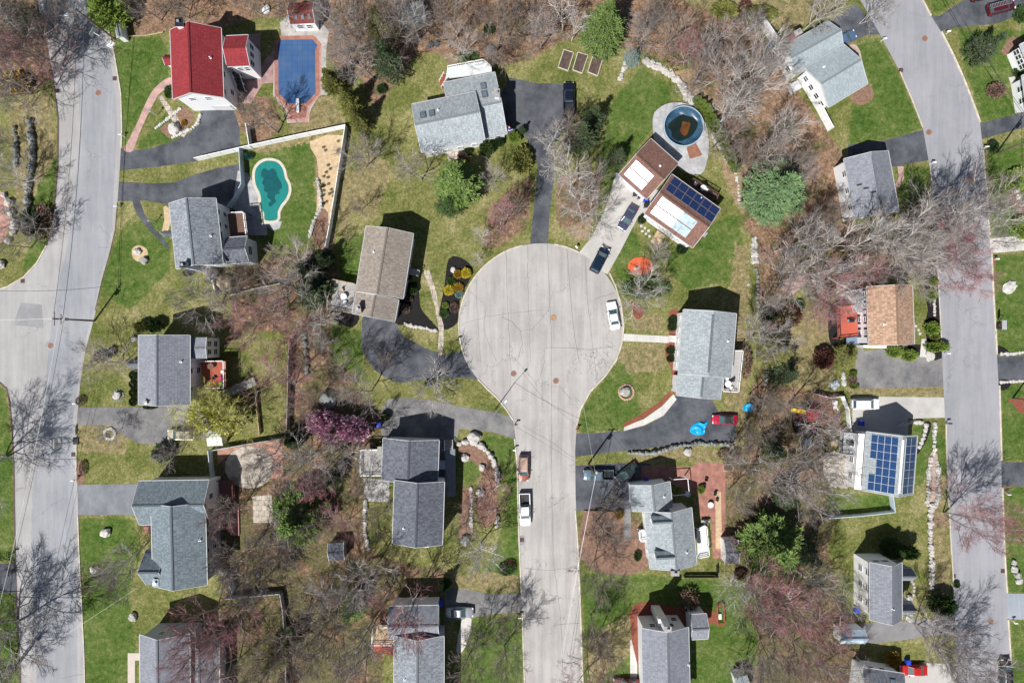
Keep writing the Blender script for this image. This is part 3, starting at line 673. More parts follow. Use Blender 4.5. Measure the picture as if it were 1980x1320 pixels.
def window(root, c, uu, nn, ww, wh, name='window', fm=None):
    m = MB(); fr = .09
    up = Vector((0, 0, 1))
    def bar(a, b, wd):   # thin bar in the wall plane
        d = (b-a).normalized(); s_ = nn.cross(d)
        q = []
        for p in (a, b):
            for x, y in ((-1, 0), (1, 0), (1, 1), (-1, 1)): q.append(p+s_*(wd/2*x)+nn*(.07*y-.01))
        m.raw(q, [(0, 1, 2, 3), (7, 6, 5, 4), (0, 4, 5, 1), (1, 5, 6, 2), (2, 6, 7, 3), (3, 7, 4, 0)])
    a, b_, c_, d_ = c-uu*ww/2, c+uu*ww/2, c+uu*ww/2+up*wh, c-uu*ww/2+up*wh
    bar(a-uu*.08, b_+uu*.08, fr*1.3); bar(d_-uu*.05, c_+uu*.05, fr); bar(a, d_, fr); bar(b_, c_, fr); bar(c-uu*ww/2+up*wh/2, c+uu*ww/2+up*wh/2, .05)
    f = m.build(name, fm or WHITE, root)
    m = MB(); e = nn*.02
    m.face([a+e, b_+e, c_+e, d_+e]); m.build('pane', GLASS, f)
    return f
def vent_pipe(root, k, u, v, h=.5, m=None):
    z = k.top(v); mb = MB(); mb.tube([k.P(u, v, z-.1), k.P(u, v, z+h)], .09, 8); mb.tube([k.P(u, v, z-.02), k.P(u, v, z+.06)], .2, 8)
    mb.build('vent_pipe', m or WHITE, root)
def skylight(root, k, u, v, w=.75, l=1.1):
    side = 0 if v <= k.t*k.W else 1; n = k.nrm(side); c = k.P(u, v, k.top(v)); s_ = n.cross(k.u).normalized()
    m = MB(); m.box(c-n*.05, (w+.2, l+.2, .2), k.u, n); f = m.build('skylight', mat('skylight_frame', (.10, .09, .085), .5, .1), root)
    m = MB(); m.box(c+n*.12, (w, l, .045), k.u, n); m.build('pane', mat('skylight_pane', (.12, .17, .22), .1, .2, spec=.9), f)
def on_roof_box(root, k, name, u, v, w, l, h, m):
    side = 0 if v <= k.t*k.W else 1; n = k.nrm(side); c = k.P(u, v, k.top(v)); mb = MB(); mb.box(c+n*.03, (w, l, h), k.u, n); return mb.build(name, m, root)
def chimney(root, px, py, h, w=.9, l=.9, m=None, base=0, rot=0, pot=True, capm=None):
    p = G(px, py, h, base); u = Vector((math.cos(rot), math.sin(rot), 0)); mb = MB()
    mb.box(p, (w, l, h-base), u); c = mb.build('chimney', m or BRICK, root)
    mb = MB(); mb.box(p+Vector((0, 0, h-base)), (w+.14, l+.14, .1), u); mb.build('chimney_cap', capm or mat('chimney_cap_concrete', (.3, .29, .28), .9, .2), c)
    if pot:
        mb = MB(); q = p+Vector((0, 0, h-base+.1)); mb.tube([q, q+Vector((0, 0, .35))], .16, 8); mb.tube([q+Vector((0, 0, .34)), q+Vector((0, 0, .42))], .24, 8); mb.build('chimney_pot', GALV, c)
    return c
PANEL = None
def panel_mat(c1=(.014, .046, .13), c2=(.018, .055, .148), cm=(.045, .085, .19)):
    m = bpy.data.materials.new('solar_cell'); m.use_nodes = True; nt = m.node_tree; b = nt.nodes['Principled BSDF']
    b.inputs['Roughness'].default_value = .12; b.inputs['Specular IOR Level'].default_value = .6
    uv = nt.nodes.new('ShaderNodeUVMap'); t = nt.nodes.new('ShaderNodeTexBrick'); lk(nt, uv.outputs[0], t.inputs[0])
    t.offset = 0; t.inputs['Scale'].default_value = 1; t.inputs['Brick Width'].default_value = 1/6; t.inputs['Row Height'].default_value = .1; t.inputs['Mortar Size'].default_value = .004
    t.inputs['Color1'].default_value = (*c1, 1); t.inputs['Color2'].default_value = (*c2, 1); t.inputs['Mortar'].default_value = (*cm, 1)
    lk(nt, t.outputs[0], b.inputs['Base Color']); return m
def solar(root, k, u, v, w, l, m, frame=WHITE):
    """one panel, centre at (u, v) of the roof"""
    side = 0 if v <= k.t*k.W else 1; n = k.nrm(side); c = k.P(u, v, k.top(v)) + n*.12; s_ = n.cross(k.u).normalized()
    mb = MB(); mb.box(c-n*.04, (w, l, .05), k.u, n); f = mb.build('solar_panel', frame, root)
    mb = MB(); e = .018; q = c+n*.016
    pts = [q-k.u*(w/2-e)-s_*(l/2-e), q+k.u*(w/2-e)-s_*(l/2-e), q+k.u*(w/2-e)+s_*(l/2-e), q-k.u*(w/2-e)+s_*(l/2-e)]
    if (pts[1]-pts[0]).cross(pts[2]-pts[0]).dot(n) < 0: pts = pts[::-1]
    mb.face(pts, [(0, 0), (1, 0), (1, 1), (0, 1)]); mb.build('cell_face', m, f)
def railing(mb, pts, h, z0, closed=False, post=1.6, rail=.07):
    n = len(pts); rng = range(n if closed else n-1)
    for i in rng:
        a, b_ = Vector(pts[i]), Vector(pts[(i+1) % n]); L = (b_-a).length; k = max(1, round(L/post))
        a.z = b_.z = z0
        mb.beam(a+Vector((0, 0, h)), b_+Vector((0, 0, h)), .12, rail); mb.beam(a+Vector((0, 0, .18)), b_+Vector((0, 0, .18)), .06, .05)
        for j in range(k+1): p = a.lerp(b_, j/k); mb.box((p.x, p.y, z0), (.12, .12, h))
        kk = int(L/.28)
        for j in range(1, kk): p = a.lerp(b_, j/kk); mb.box((p.x, p.y, z0+.15), (.035, .035, h-.2))
def deck(root, pts, h, m=GREYWOOD, rm=WHITE, open_edges=(), th=.25, railh=.95, name='deck'):
    """raised deck under a house: pts = pixels at deck height"""
    P = gp(pts, h); mb = MB(); mb.poly(P, h-th, h); d = mb.build(name, m, root)
    if h > .6:
        for p in P: mb = MB(); mb.box((p.x, p.y, 0), (.16, .16, h-th)); mb.build('deck_post', m, d)
    if rm:
        mb = MB(); n = len(P); c = sum(P, Vector())/n
        for i in range(n):
            if i in open_edges: continue
            a, b_ = P[i].lerp(c, .015), P[(i+1) % n].lerp(c, .015); railing(mb, [a, b_], railh, h)
        mb.build('railing', rm, d)
    return d
def stairs(root, a, b, w, h0, h1, m=GREYWOOD, rm=WHITE, name='stairs', steps=None):
    """stairs from world point a (top, h1) down to b (h0)"""
    a = Vector(a); b = Vector(b); a.z = b.z = 0; n = steps or max(2, int((h1-h0)/.19)); d = (b-a).normalized(); L = (b-a).length
    mb = MB()
    for i in range(n):
        z = h1-(h1-h0)*(i+1)/(n+1); p = a.lerp(b, (i+.5)/n); mb.box((p.x, p.y, z-.07), (L/n*.82, w, .07), d)
    s = d.cross(Vector((0, 0, 1)))
    for e in (-1, 1): mb.beam(a+s*e*w/2+Vector((0, 0, h1)), b+s*e*w/2+Vector((0, 0, h0+.1)), .08, .3)
    st = mb.build(name, m, root)
    if rm:
        mb = MB()
        for e in (-1, 1):
            mb.beam(a+s*e*w/2+Vector((0, 0, h1+.95)), b+s*e*w/2+Vector((0, 0, h0+.95)), .08, .08)
            for j in range(4): p = a.lerp(b, j/3)+s*e*w/2; mb.box((p.x, p.y, h1+(h0-h1)*j/3), (.1, .1, .95))
        mb.build('railing', rm, st)
def house(label, px, py, cat='house', name='house'):
    return thing(name, label, cat, G(px, py, 0))
def gableon(root, A, B, C, he, hr, rm, name='dormer', wallm=None, base=0, win=(), t=.5, oh=.18):
    """a smaller gable that is a part of the house (porch roof, dormer, bay)"""
    k, roof = block(root, A, B, C, he, hr, rm, wallm, t=t, oh=oh, base=base, win=win, gut=False, roofname=name+'_roof', wallname=name)
    return k

# --- 1 red roof
h = house('white house with bright red shingle roof and red sunroom beside the blue pool', 390, 140)
k, rf = block(h, (329,58), (334,192), (432,186), 7, 9.6, SH_RED, win=[(1, (.30, .62, .9), (5.0,)), (1, (.45, .8), (1.6,)), (3, (.3, .65), (5.0,)), (0, (.2, .5, .8), (4.6,))])
vent_pipe(h, k, 5.3, 6.9)
gableon(h, (341,106), (319,106), (319,126), 5.6, 6.5, SH_RED, 'entry_bay', base=0)
chimney(h, 346, 43, 9.6, 1.1, 1.3, WHITE, capm=DARKMETAL)
k, rf = block(h, (436,70), (480,68), (481,127), 6.2, 7.6, SH_RED, win=[(3, (.2, .5, .8), (3.4,), .9, 1.7), (1, (.4, .75), (3.6,), .8, 1.5)], oh=.25)
d = deck(h, [(446,127),(484,127),(488,134),(450,138)], 3.0, LIGHTDECK, WHITE, (0, 3))
stairs(h, G(456,136,3), G(470,178,0), 1.3, 0, 3.0, mat('dark_tread', (.06, .06, .07), .8, .2), WHITE)
mb = MB(); p0 = G(392,221); mb.box((p0.x+3.2, p0.y+.75, 0), (5.0, .08, 2.2)); mb.build('garage_door', mat('garage_door_white', (.66, .66, .66), .6, .08, 3, stretch=(1, 1, 6)), h)
# --- 2 grey house, top centre
h = house('grey-roofed white house with rear deck, two chimneyside skylights and flag, behind the turning circle', 890, 215)
k2, rf = block(h, (857,160), (957,140), (982,258), 3.6, 5.6, SH_LGREY, t=.55, win=[(3, (.2, .8), (1.0,)), (1, (.7, .85), (1.2,))])
k1, rf = block(h, (796,202), (919,177), (936,270), 5.0, 7.0, SH_LGREY, win=[(1, (.15, .35, .6, .85), (1.0, 3.2)), (2, (.3, .7), (3,))])
for u in (1.6, 3.1): skylight(h, k1, u, 2.6)
vent_pipe(h, k1, 4.2, 2.2)
skylight(h, k2, 6.6, 2.2); skylight(h, k2, 6.5, 3.8)
chimney(h, 961, 180, 6.2, .8, 1.3, WHITE)
d = deck(h, [(861,152),(865,132),(935,119),(950,132),(951,142)], 2.6, LIGHTDECK, WHITE, (4, 0))
stairs(h, G(861,150,2.6), G(852,165,0), 1.2, 0, 2.6, REDWOOD, WHITE)
mb = MB(); p = G(870,290,0); 
for j in range(3): q = G(877, 289+j*8, 0); mb.box((q.x, q.y, 0), (2.0, .8, .5-.15*j), k1.u)
mb.build('front_steps', SLAB, h)
# --- 3 brown roof with solar panels
PANEL = panel_mat()
PANEL_N = panel_mat((.009, .022, .085), (.012, .03, .10), (.03, .06, .16))
PANEL_GLARE = mat('panel_painted_glare', (.62, .66, .69), .3, .08, .9, spec=.8)  # sun glare put into the near-white base colour of these panels
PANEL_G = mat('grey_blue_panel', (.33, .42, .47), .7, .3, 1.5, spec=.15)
h = house('brown-roofed white house with blue and glare-whitened solar panels and attached garage', 1310, 395)
kg, rf = block(h, (1258,268), (1312,316), (1256,390), 4.2, 5.8, SH_BROWN, win=[(0, (.5,), (1,))])
km, rf = block(h, (1299,337), (1393,404), (1337,477), 5.0, 6.6, SH_BROWN, win=[(1, (.08, .2, .34, .66, .78, .92), (1.3, 3.3), .8, 1.1), (3, (.5,), (1.2,))])
for i in range(6):
    for j in range(2):
        if i >= 4 or True: solar(h, km, 1.3+i*1.58, (.95, 2.5)[j]+(.5 if i > 2 else 0)*0, 1.5, 1.5, PANEL_N, GALV)
for i in range(5):
    for j in range(2): solar(h, km, 1.5+i*1.45, km.W-(1.3, 2.9)[j], 1.42, 1.55, PANEL_G if i > 2 else PANEL_GLARE, mat('silver_frame', (.55, .57, .58), .5, .05, 1, metal=.2))
for i in range(3):
    for j in range(2): solar(h, kg, 1.3+i*1.35, kg.W-(1.2, 2.7)[j], 1.32, 1.45, PANEL_GLARE, MATS['silver_frame'])
vent_pipe(h, km, 6.3, .5); vent_pipe(h, kg, 4.3, 2.8)
chimney(h, 1361, 452, 5.4, .8, .8, mat('brown_trim', (.15, .07, .05), .8, .2), rot=-.6)
d = deck(h, [(1338,347),(1388,377),(1382,390),(1328,356)], 1.6, BROWNWOOD, BROWNWOOD, (3,))
mb = MB()
for j in range(3):
    q = G(1276-j*4, 455+j*7, 0); mb.box((q.x, q.y, 0), (1.8, .8, .45-.14*j), km.u)
mb.build('front_steps', TANWOOD, h)
# --- 4 grey roof beside teal pool
h = house('grey-shingled white house with brown deck and small rear sunroom, next to the teal pool', 385, 455)
k, rf = block(h, (327,393), (341,520), (431,510), 6.4, 8.6, SH_GREY, win=[(1, (.15, .36), (4.4, 1.8), .8, 1.2), (1, (.55, .8), (4.4,), 1.5, 1.2), (3, (.3, .7), (4.2, 1.6)), (0, (.2, .5, .8), (4.2,))])
vent_pipe(h, k, 6.3, 6.6)
gableon(h, (346,446), (319,446), (319,458), 3.6, 5.2, SH_DGREY, 'porch')
chimney(h, 354, 512, 9.2, .9, .9, mat('pale_blue_siding', (.50, .57, .66), .6, .06), capm=DARKMETAL)
d = deck(h, [(440,413),(474,411),(480,458),(446,460)], 3.0, BROWNWOOD, WHITE, (3,))
k, rf = block(h, (436,460), (478,457), (484,507), 4.8, 6.4, SH_DGREY, mat('blue_white_siding', (.58, .62, .68), .6, .05, 1.2, stretch=(.3, .3, 6)), win=[(3, (.5,), (2.6,), 1.5, 1.6)], oh=.2)
chimney(h, 402, 522, 3.0, .7, 3.4, WHITE, pot=False)
# --- 5 tan house
h = house('large tan-roofed house with brick chimney and rear deck, left of the turning circle', 745, 525)
k, rf = block(h, (708,437), (688,563), (779,578), 5.0, 7.0, SH_TAN, win=[(0, (.2, .5, .8), (3,)), (1, (.2, .4, .7, .9), (1, 3)), (2, (.3, .7), (3,))])
vent_pipe(h, k, 4.2, 2.2)
kl, rf = block(h, (689,564), (681,606), (762,625), 4.6, 6.5, SH_TAN, win=[(3, (.2, .8), (2.6,))])
chimney(h, 692, 597, 6.9, .8, 1.2, BRICK, rot=.2)
deck(h, [(643,540),(688,549),(681,606),(633,596)], 2.4, GREYWOOD, TANWOOD, (1,))
mb = MB(); p = gp([(779,516),(812,524),(809,534),(776,527)], 1.0); mb.poly(p, .9, 1.0); railing(mb, [p[0], p[1]], .9, 1.0); railing(mb, [p[3], p[2]], .9, 1.0); mb.build('entry_ramp', GREYWOOD, h)
# --- 6 left grey
h = house('grey-roofed pale house with red deck, round hedges and brick chimney at the left road', 325, 715)
k, rf = block(h, (268,648), (268,782), (367,782), 6.4, 8.8, SH_MGREY, win=[(1, (.14, .52), (4.6, 1.8)), (1, (.3, .8), (4.6,), .6, .7), (3, (.3, .7), (4.2, 1.4))])
vent_pipe(h, k, 4.4, 7.4)
gableon(h, (280,694), (254,694), (254,713), 3.4, 5.0, SH_MGREY, 'porch')
chimney(h, 285, 779, 8.0, 1.4, .7, BRICK)
block(h, (363,652), (399,652), (401,693), 5.4, 5.7, SH_MGREY, oh=.1, win=[(3, (.3, .7), (3.4, 1.0)), (1, (.6,), (3.4,))], gut=False)
deck(h, [(388,698),(436,697),(437,750),(392,750)], 2.6, REDWOOD, WHITE, (3,))
# --- 7 lower left large
h = house('big grey-green shingled house with cross gables on the left road, blue-grey walls', 335, 1030)
block(h, (268,930), (404,928), (404,1012), 5.6, 7.8, SH_TEAL, win=[(3, (.4, .8), (3.4,)), (0, (.2, .5), (3.4,))])
k, rf = block(h, (292,974), (296,1133), (400,1120), 6.6, 9.0, SH_TEAL, mat('blue_grey_siding', (.36, .40, .46), .6, .06, 1.2, stretch=(.3, .3, 6)), win=[(1, (.15, .4, .62, .85), (4.6, 1.9)), (1, (.28, .75), (4.6,), 1.6, 1.3), (3, (.3, .7), (4.5,))])
vent_pipe(h, k, 6.1, 8.2)
gableon(h, (322,1062), (283,1062), (288,1130), 5.4, 8.2, SH_TEAL, 'cross_gable', base=0)
chimney(h, 301, 1126, 7.4, .9, 1.1, BRICK, capm=mat('chimney_cap_blue', (.3, .36, .4), .7, .1))
mb = MB(); p = gp([(278,1016),(294,1016),(290,1034),(284,1030)]); mb.poly(p, 0, .3); mb.build('front_step', REDBR, h)
# --- 8 bottom left
h = house('blue-grey gabled house with lower east wing at the bottom left edge', 330, 1290)
block(h, (270,1226), (272,1385), (368,1380), 5.6, 8.0, SH_MGREY, mat('grey_blue_siding', (.40, .44, .50), .6, .06, 1.2, stretch=(.3, .3, 6)), win=[(2, (.35, .7), (3.6,)), (0, (.3,), (3.6,))])
block(h, (362,1248), (364,1385), (425,1380), 3.6, 5.2, SH_MGREY, MATS['grey_blue_siding'])
# --- 9 dark grey lower centre
h = house('dark grey two-level house with lower left deck, left of the central street', 800, 950)
k, rf = block(h, (741,847), (738,928), (846,926), 5.0, 7.0, SH_DGREY, win=[(2, (.2, .5, .8), (3,)), (3, (.2,), (3,))])
k, rf = block(h, (763,928), (759,1050), (855,1053), 6.4, 8.4, SH_DGREY, win=[(1, (.2, .5, .8), (1.2, 3.8)), (2, (.3, .7), (3.8,))])
vent_pipe(h, k, 7.7, 1.9); 
mb = MB(); p = G(819,1053,5); mb.box((p.x, p.y-.1, 3.8), (1.7, .6, 1.3)); f = mb.build('box_window', WHITE, h)
mb = MB(); mb.box((p.x, p.y-.42, 4.05), (1.3, .05, .85)); mb.build('pane', GLASS, f)
deck(h, [(699,868),(741,868),(738,918),(698,918)], 2.4, GREYWOOD, WHITE, (1,))
chimney(h, 734, 870, 4.2, .6, 1.1, BRICK, pot=False)
mb = MB(); mb.box(G(852,899,1.2,0), (2.0, 1.5, 1.1)); mb.build('entry_landing', mat('blue_grey_decking', (.28, .34, .40), .7, .1), h)
stairs(h, G(868,868,1.2), G(868,850,0), 1.4, 0, 1.2, GREYWOOD, WHITE)
mb = MB(); mb.poly(gp([(861,868),(880,868),(880,960),(862,960)], 1.2), 0, 1.2); mb.build('entry_walk', mat('slate_walk', (.16, .18, .2), .8, .15, 1), h)
# --- 10 bottom centre left
h = house('grey gabled house with wooden side deck under red budding tree at the bottom edge', 812, 1260)
block(h, (752,1172), (848,1170), (852,1232), 5.0, 6.8, SH_MGREY, win=[(3, (.5,), (3,))])
k, rf = block(h, (762,1229), (762,1390), (858,1390), 5.6, 7.6, SH_GREY, mat('blue_grey_siding2', (.36, .40, .46), .6, .06, 1.2), win=[(2, (.5,), (3.6,)), (1, (.3,), (3.6,))])
vent_pipe(h, k, 6.8, 1.9)
deck(h, [(722,1208),(762,1208),(762,1243),(720,1243)], 2.2, TANWOOD, WHITE, (1,))
stairs(h, G(741,1244,2.2), G(741,1262,0), 3.4, 0, 2.2, REDWOOD, None)
# --- 11 lower middle right with two dormers
h = house('pale grey-roofed white house with two front dormers and side porch, right of the central street', 1290, 1030)
k, rf = block(h, (1218,938), (1223,988), (1300,980), 4.8, 6.6, SH_LGREY, win=[(3, (.3,), (2.8,)), (1, (.2, .5), (2.8,))])
vent_pipe(h, k, 2.3, 5.4)
k, rf = block(h, (1247,989), (1257,1099), (1348,1101), 5.4, 7.6, SH_LGREY, win=[(0, (.15, .5, .85), (1.0, 3.2)), (2, (.5,), (3.8,)), (3, (.3, .7), (3.4,))])
vent_pipe(h, k, 7.1, 6.1)
for dy in (0, 68):
    gableon(h, (1296+dy*.07,996+dy), (1259+dy*.1,998+dy), (1263+dy*.1,1019+dy), 7.0, 8.0, SH_LGREY, 'dormer', base=5.2, win=[(3, (.5,), (5.9,), .7, .8)], oh=.12)
chimney(h, 1305, 1108, 7.6, 1.3, .7, BRICK)
deck(h, [(1347,1022),(1364,1014),(1369,1072),(1349,1076)], 1.2, LIGHTDECK, WHITE, (3,))
mb = MB(); P_ = gp([(1300,927),(1330,925),(1333,955),(1302,958)], 2.5)
for p in P_: mb.box((p.x, p.y, 0), (.14, .14, 2.5))
mb.beam(P_[0], P_[1], .1, .15); mb.beam(P_[1], P_[2], .1, .15); mb.beam(P_[3], P_[2], .1, .15); mb.build('pergola', WHITE, h)
deck(h, [(1234,1024),(1247,1023),(1250,1043),(1236,1044)], .8, LIGHTDECK, WHITE, (1,))
# --- 12 bottom grey with white chimney
h = house('white house with streaky grey roof and tall white chimney at the bottom edge', 1288, 1265)
k, rf = block(h, (1241,1214), (1245,1390), (1335,1388), 6.2, 8.2, SH_MGREY, win=[(2, (.25, .7), (3.6,)), (2, (.85,), (1.2,))])
vent_pipe(h, k, 6.2, 7.6)
chimney(h, 1291, 1216, 9.0, 1.1, .8, WHITE)
mb = MB(); q = G(1281,1198,5); mb.box((q.x-.2, q.y+.1, 0), (1.5, 1.0, 6.2)); mb.build('chimney_chase', SIDING, h)
k, rf = block(h, (1334,1188), (1366,1186), (1367,1234), 3.8, 4.9, SH_MGREY, win=[(1, (.5,), (1.4,))], oh=.15)
# --- 13 grey house right of the circle
h = house('light grey-roofed white two-storey house with rear railed deck, right of the turning circle', 1362, 685)
RV = mat('dark_ridge_vent', (.12, .13, .15), .7, .3, 3)
k, rf = block(h, (1322,598), (1312,722), (1414,729), 6.0, 8.0, SH_LGREY, ridgevent=RV, win=[(0, (.1, .3, .5, .7, .9), (1.0, 3.6)), (1, (.2, .5, .8), (3.6,)), (2, (.5,), (3.6,), 1.5, 1.4)])
vent_pipe(h, k, 4.7, 7.6)
k, rf = block(h, (1312,722), (1308,764), (1393,770), 5.6, 7.3, SH_LGREY, ridgevent=RV, win=[(0, (.5,), (3.0,))])
deck(h, [(1417,677),(1434,677),(1425,758),(1394,756),(1396,727),(1412,727)], 2.6, GREYWOOD, WHITE, (4, 5))
mb = MB(); p = gp([(1293,648),(1310,649),(1310,662),(1293,661)]); mb.poly(p, 0, .35); mb.build('front_step', CONCW, h)
# --- 14 blue-grey upper right
h = house('pale blue-grey roofed house in two offset sections under bare trees, upper right', 1605, 125)
block(h, (1507,94), (1602,41), (1632,94), 3.6, 5.4, SH_BLUE, win=[(2, (.3, .7), (1.4,)), (0, (.3, .7), (1.4,))])
k, rf = block(h, (1556,132), (1632,86), (1677,162), 4.3, 6.1, SH_BLUE, win=[(2, (.15, .4, .65, .88), (1.6,)), (3, (.3, .6, .85), (1.6,))])
vent_pipe(h, k, 2.4, 1.6)
chimney(h, 1543, 63, 5.6, 1.2, .8, BRICK, rot=.5)
mb = MB(); mb.poly(gp([(1527,163),(1543,155),(1551,169),(1535,179)], 1.2), 0, 1.2); mb.build('deck', LIGHTDECK, h)
# --- 15 blue grey right
h = house('slate blue-grey house with dark ridge, shaded by bare trees at the right road', 1685, 355)
k, rf = block(h, (1632,307), (1653,424), (1738,407), 4.8, 6.6, SH_MGREY, ridgevent=RV, win=[(0, (.2, .5, .8), (2.6,)), (3, (.3, .7), (2.6,))])
mb = MB(); mb.poly(gp([(1703,424),(1711,422),(1714,446),(1705,447)], .6), 0, .6); mb.build('entry_landing', LIGHTDECK, h)
for v_ in (1.4, 2.2, 3.1): on_roof_box(h, k, 'roof_vent', 3.5+v_, v_, .25, .8, .1, DARKMETAL)
# --- 16 orange roof
h = house('white house with orange-tan roof, black shutters and red rear deck', 1715, 610)
k, rf = block(h, (1676,554), (1680,668), (1768,664), 5.6, 7.6, SH_ORANGE, win=[(0, (.08, .3, .55, .8), (1.2, 3.5), .8, 1.2)])
for f_ in (.08, .3, .55, .8):
    for z in (1.2, 3.5):
        for e in (-.66, .66):
            mb = MB(); c = k.P(k.oh+(k.L-2*k.oh)*f_+e, k.oh-.04, z); mb.box(c, (.3, .06, 1.2), k.u); mb.build('shutter', DARKMETAL, h)
vent_pipe(h, k, 6.4, 2.1)
block(h, (1649,560), (1678,556), (1680,600), 3.4, 3.8, SH_LGREY, oh=.1, gut=False, win=[(0, (.5,), (1.2,))])
deck(h, [(1618,592),(1656,588),(1660,650),(1621,654)], 2.0, mat('coral_red_deck_paint', (.42, .095, .06), .7, .1, 1, stretch=(1, 6, 1), fine=.08), mat('dark_brown_rail', (.05, .03, .03), .6, .2), (1,))
mb = MB(); mb.poly(gp([(1670,667),(1714,668),(1714,673),(1670,672)], 3), 0, 3); mb.build('entry_wall', WHITE, h)
# --- 17 solar house
h = house('white house covered in blue solar panels with stone patio at the right', 1715, 890)
k, rf = block(h, (1676,834), (1667,948), (1765,955), 5.0, 8.3, SH_LGREY, ridgevent=WHITE, win=[(0, (.15, .4, .8), (2.6,)), (0, (.3, .65), (1.0,)), (2, (.3, .7), (3.0,)), (3, (.3, .7), (3,))])
rows = {0: 7, 1: 7, 2: 7, 3: 7, 4: 6}
sw = (k.L-.7)/7
half = k.t*k.W
for i in range(7):
    for j in range(4):
        if i == 3 and j == 0: continue
        if i == 4 and j == 0: continue
        solar(h, k,   .35+sw*(i+.5), .62+(half-1.1)/4*(j+.5)*1.0, sw*.985, math.hypot((half-1.1)/4, (8.3-5)/half*(half-1.1)/4)*.985, PANEL)
for i in range(7):
    for j in range(2):
        solar(h, k, .35+sw*(i+.5), half+.75+(half-1.2)/2*(j+.5), sw*.985, math.hypot((half-1.2)/2, (8.3-5)/half*(half-1.2)/2)*.985, PANEL)
block(h, (1660,838), (1652,945), (1672,948), 3.8, 4.1, WHITE, oh=.1, gut=False, t=.8, win=[(0, (.2, .5, .8), (1.2,))])
deck(h, [(1626,833),(1660,836),(1658,878),(1623,875)], 1.6, LIGHTDECK, DARKMETAL, (1,))
# --- 18 lower right with white wall
h = house('grey-roofed white two-storey house with two front gables and detached shed, lower right', 1715, 1140)
k, rf = block(h, (1682,1087), (1682,1198), (1744,1200), 6.2, 8.4, SH_MGREY, mat('bright_white_siding', (.88, .89, .90), .5, .03, 1), win=[(0, (.2, .5, .8), (1.6, 4.0)), (2, (.35, .7), (3.8,), 1.2, .9)])
vent_pipe(h, k, 6.9, 2.6)
for (a, b_) in ((1096, 1122), (1161, 1188)):
    gableon(h, (1724,a), (1762,a), (1762,b_), 4.4, 6.0, SH_MGREY, 'front_gable', win=[(3, (.5,), (2.4,))])
# --- 19 bottom right
h = house('low dark grey-roofed house behind the red car in the bottom right corner', 1700, 1315)
k, rf = block(h, (1668,1290), (1749,1302), (1742,1400), 4.2, 6.0, SH_DGREY, win=[(0, (.3, .6), (2.2,))])
skylight(h, k, 5.0, 1.6)
# --- 20 two white houses at the right edge
h = house('white clapboard house with dark windows cut by the right edge, at the top', 2010, 110)
block(h, (1972,86), (1990,130), (2080,95), 3.8, 6.0, SH_LGREY, win=[(0, (.15, .4, .65, .9), (1.4,))])
h = house('white house front with paved walk cut by the right edge, upper one of the edge', 2015, 170)
block(h, (1976,146), (1986,212), (2080,200), 3.2, 5.2, SH_LGREY, win=[(0, (.3, .7), (1.2,))])

# ------------------------------------------------------------------ sheds
def shed(label, A, B, C, he, hr, rm, wm, win=(), cat='shed', t=.5):
    c = (G(*A, he)+G(*C, he))/2
    o = thing('shed', label, cat, (c.x, c.y, 0)); k, rf = block(o, A, B, C, he, hr, rm, wm, t=t, oh=.12, win=win, gut=False); return o, k
o, k = shed('red-roofed white pool shed with three small skylights above the blue pool', (559,6), (607,4), (612,44), 3.2, 4.4, shingle('dull_red_shingles', (.17, .05, .045), .2), WHITE, [(1, (.3, .7), (1,))])
for u in (1.2, 2.4, 3.5): skylight(o, k, u, k.W*.76, .35, .65)
shed('grey-roofed shed half hidden by bare branches at the top', (768,10), (817,2), (823,40), 2.4, 3.1, SH_BLUE, mat('green_grey_siding', (.25, .28, .26), .7, .1))
shed('small white garden shed behind the yellow-green willow', (401,829), (429,828), (431,861), 2.4, 2.9, mat('white_shed_roof', (.55, .58, .56), .6, .12, 1.5), WHITE)
shed('small grey shed alone among the bare trees of the lower left wood', (634,1050), (664,1048), (668,1082), 2.3, 3.0, SH_DGREY, mat('grey_siding', (.2, .2, .21), .7, .1))
shed('dark-roofed shed with white front beside the bright green pine', (1400,1044), (1427,1043), (1432,1088), 2.6, 3.4, SH_DGREY, WHITE)
shed('pale blue-roofed shed below the white two-storey house', (1625,1216), (1672,1216), (1680,1244), 2.8, 4.0, shingle('pale_blue_shingles', (.42, .52, .62), .1), WHITE, [(1, (.5,), (1,))])
shed('tiny dark-roofed shed left of the round trampoline-grey patio, above the orange roof', (1630,508), (1654,508), (1654,527), 2.0, 2.5, SH_DGREY, WHITE)
shed('grey shed with long shadow at the bottom edge right of the lawn', (1420,1310), (1444,1304), (1456,1345), 2.6, 3.2, SH_BLUE, WHITE)
shed('small white lean-to shed at the road beside the top left pine', (219,40), (225,73), (237,70), 2.2, 2.6, SH_LGREY, WHITE)
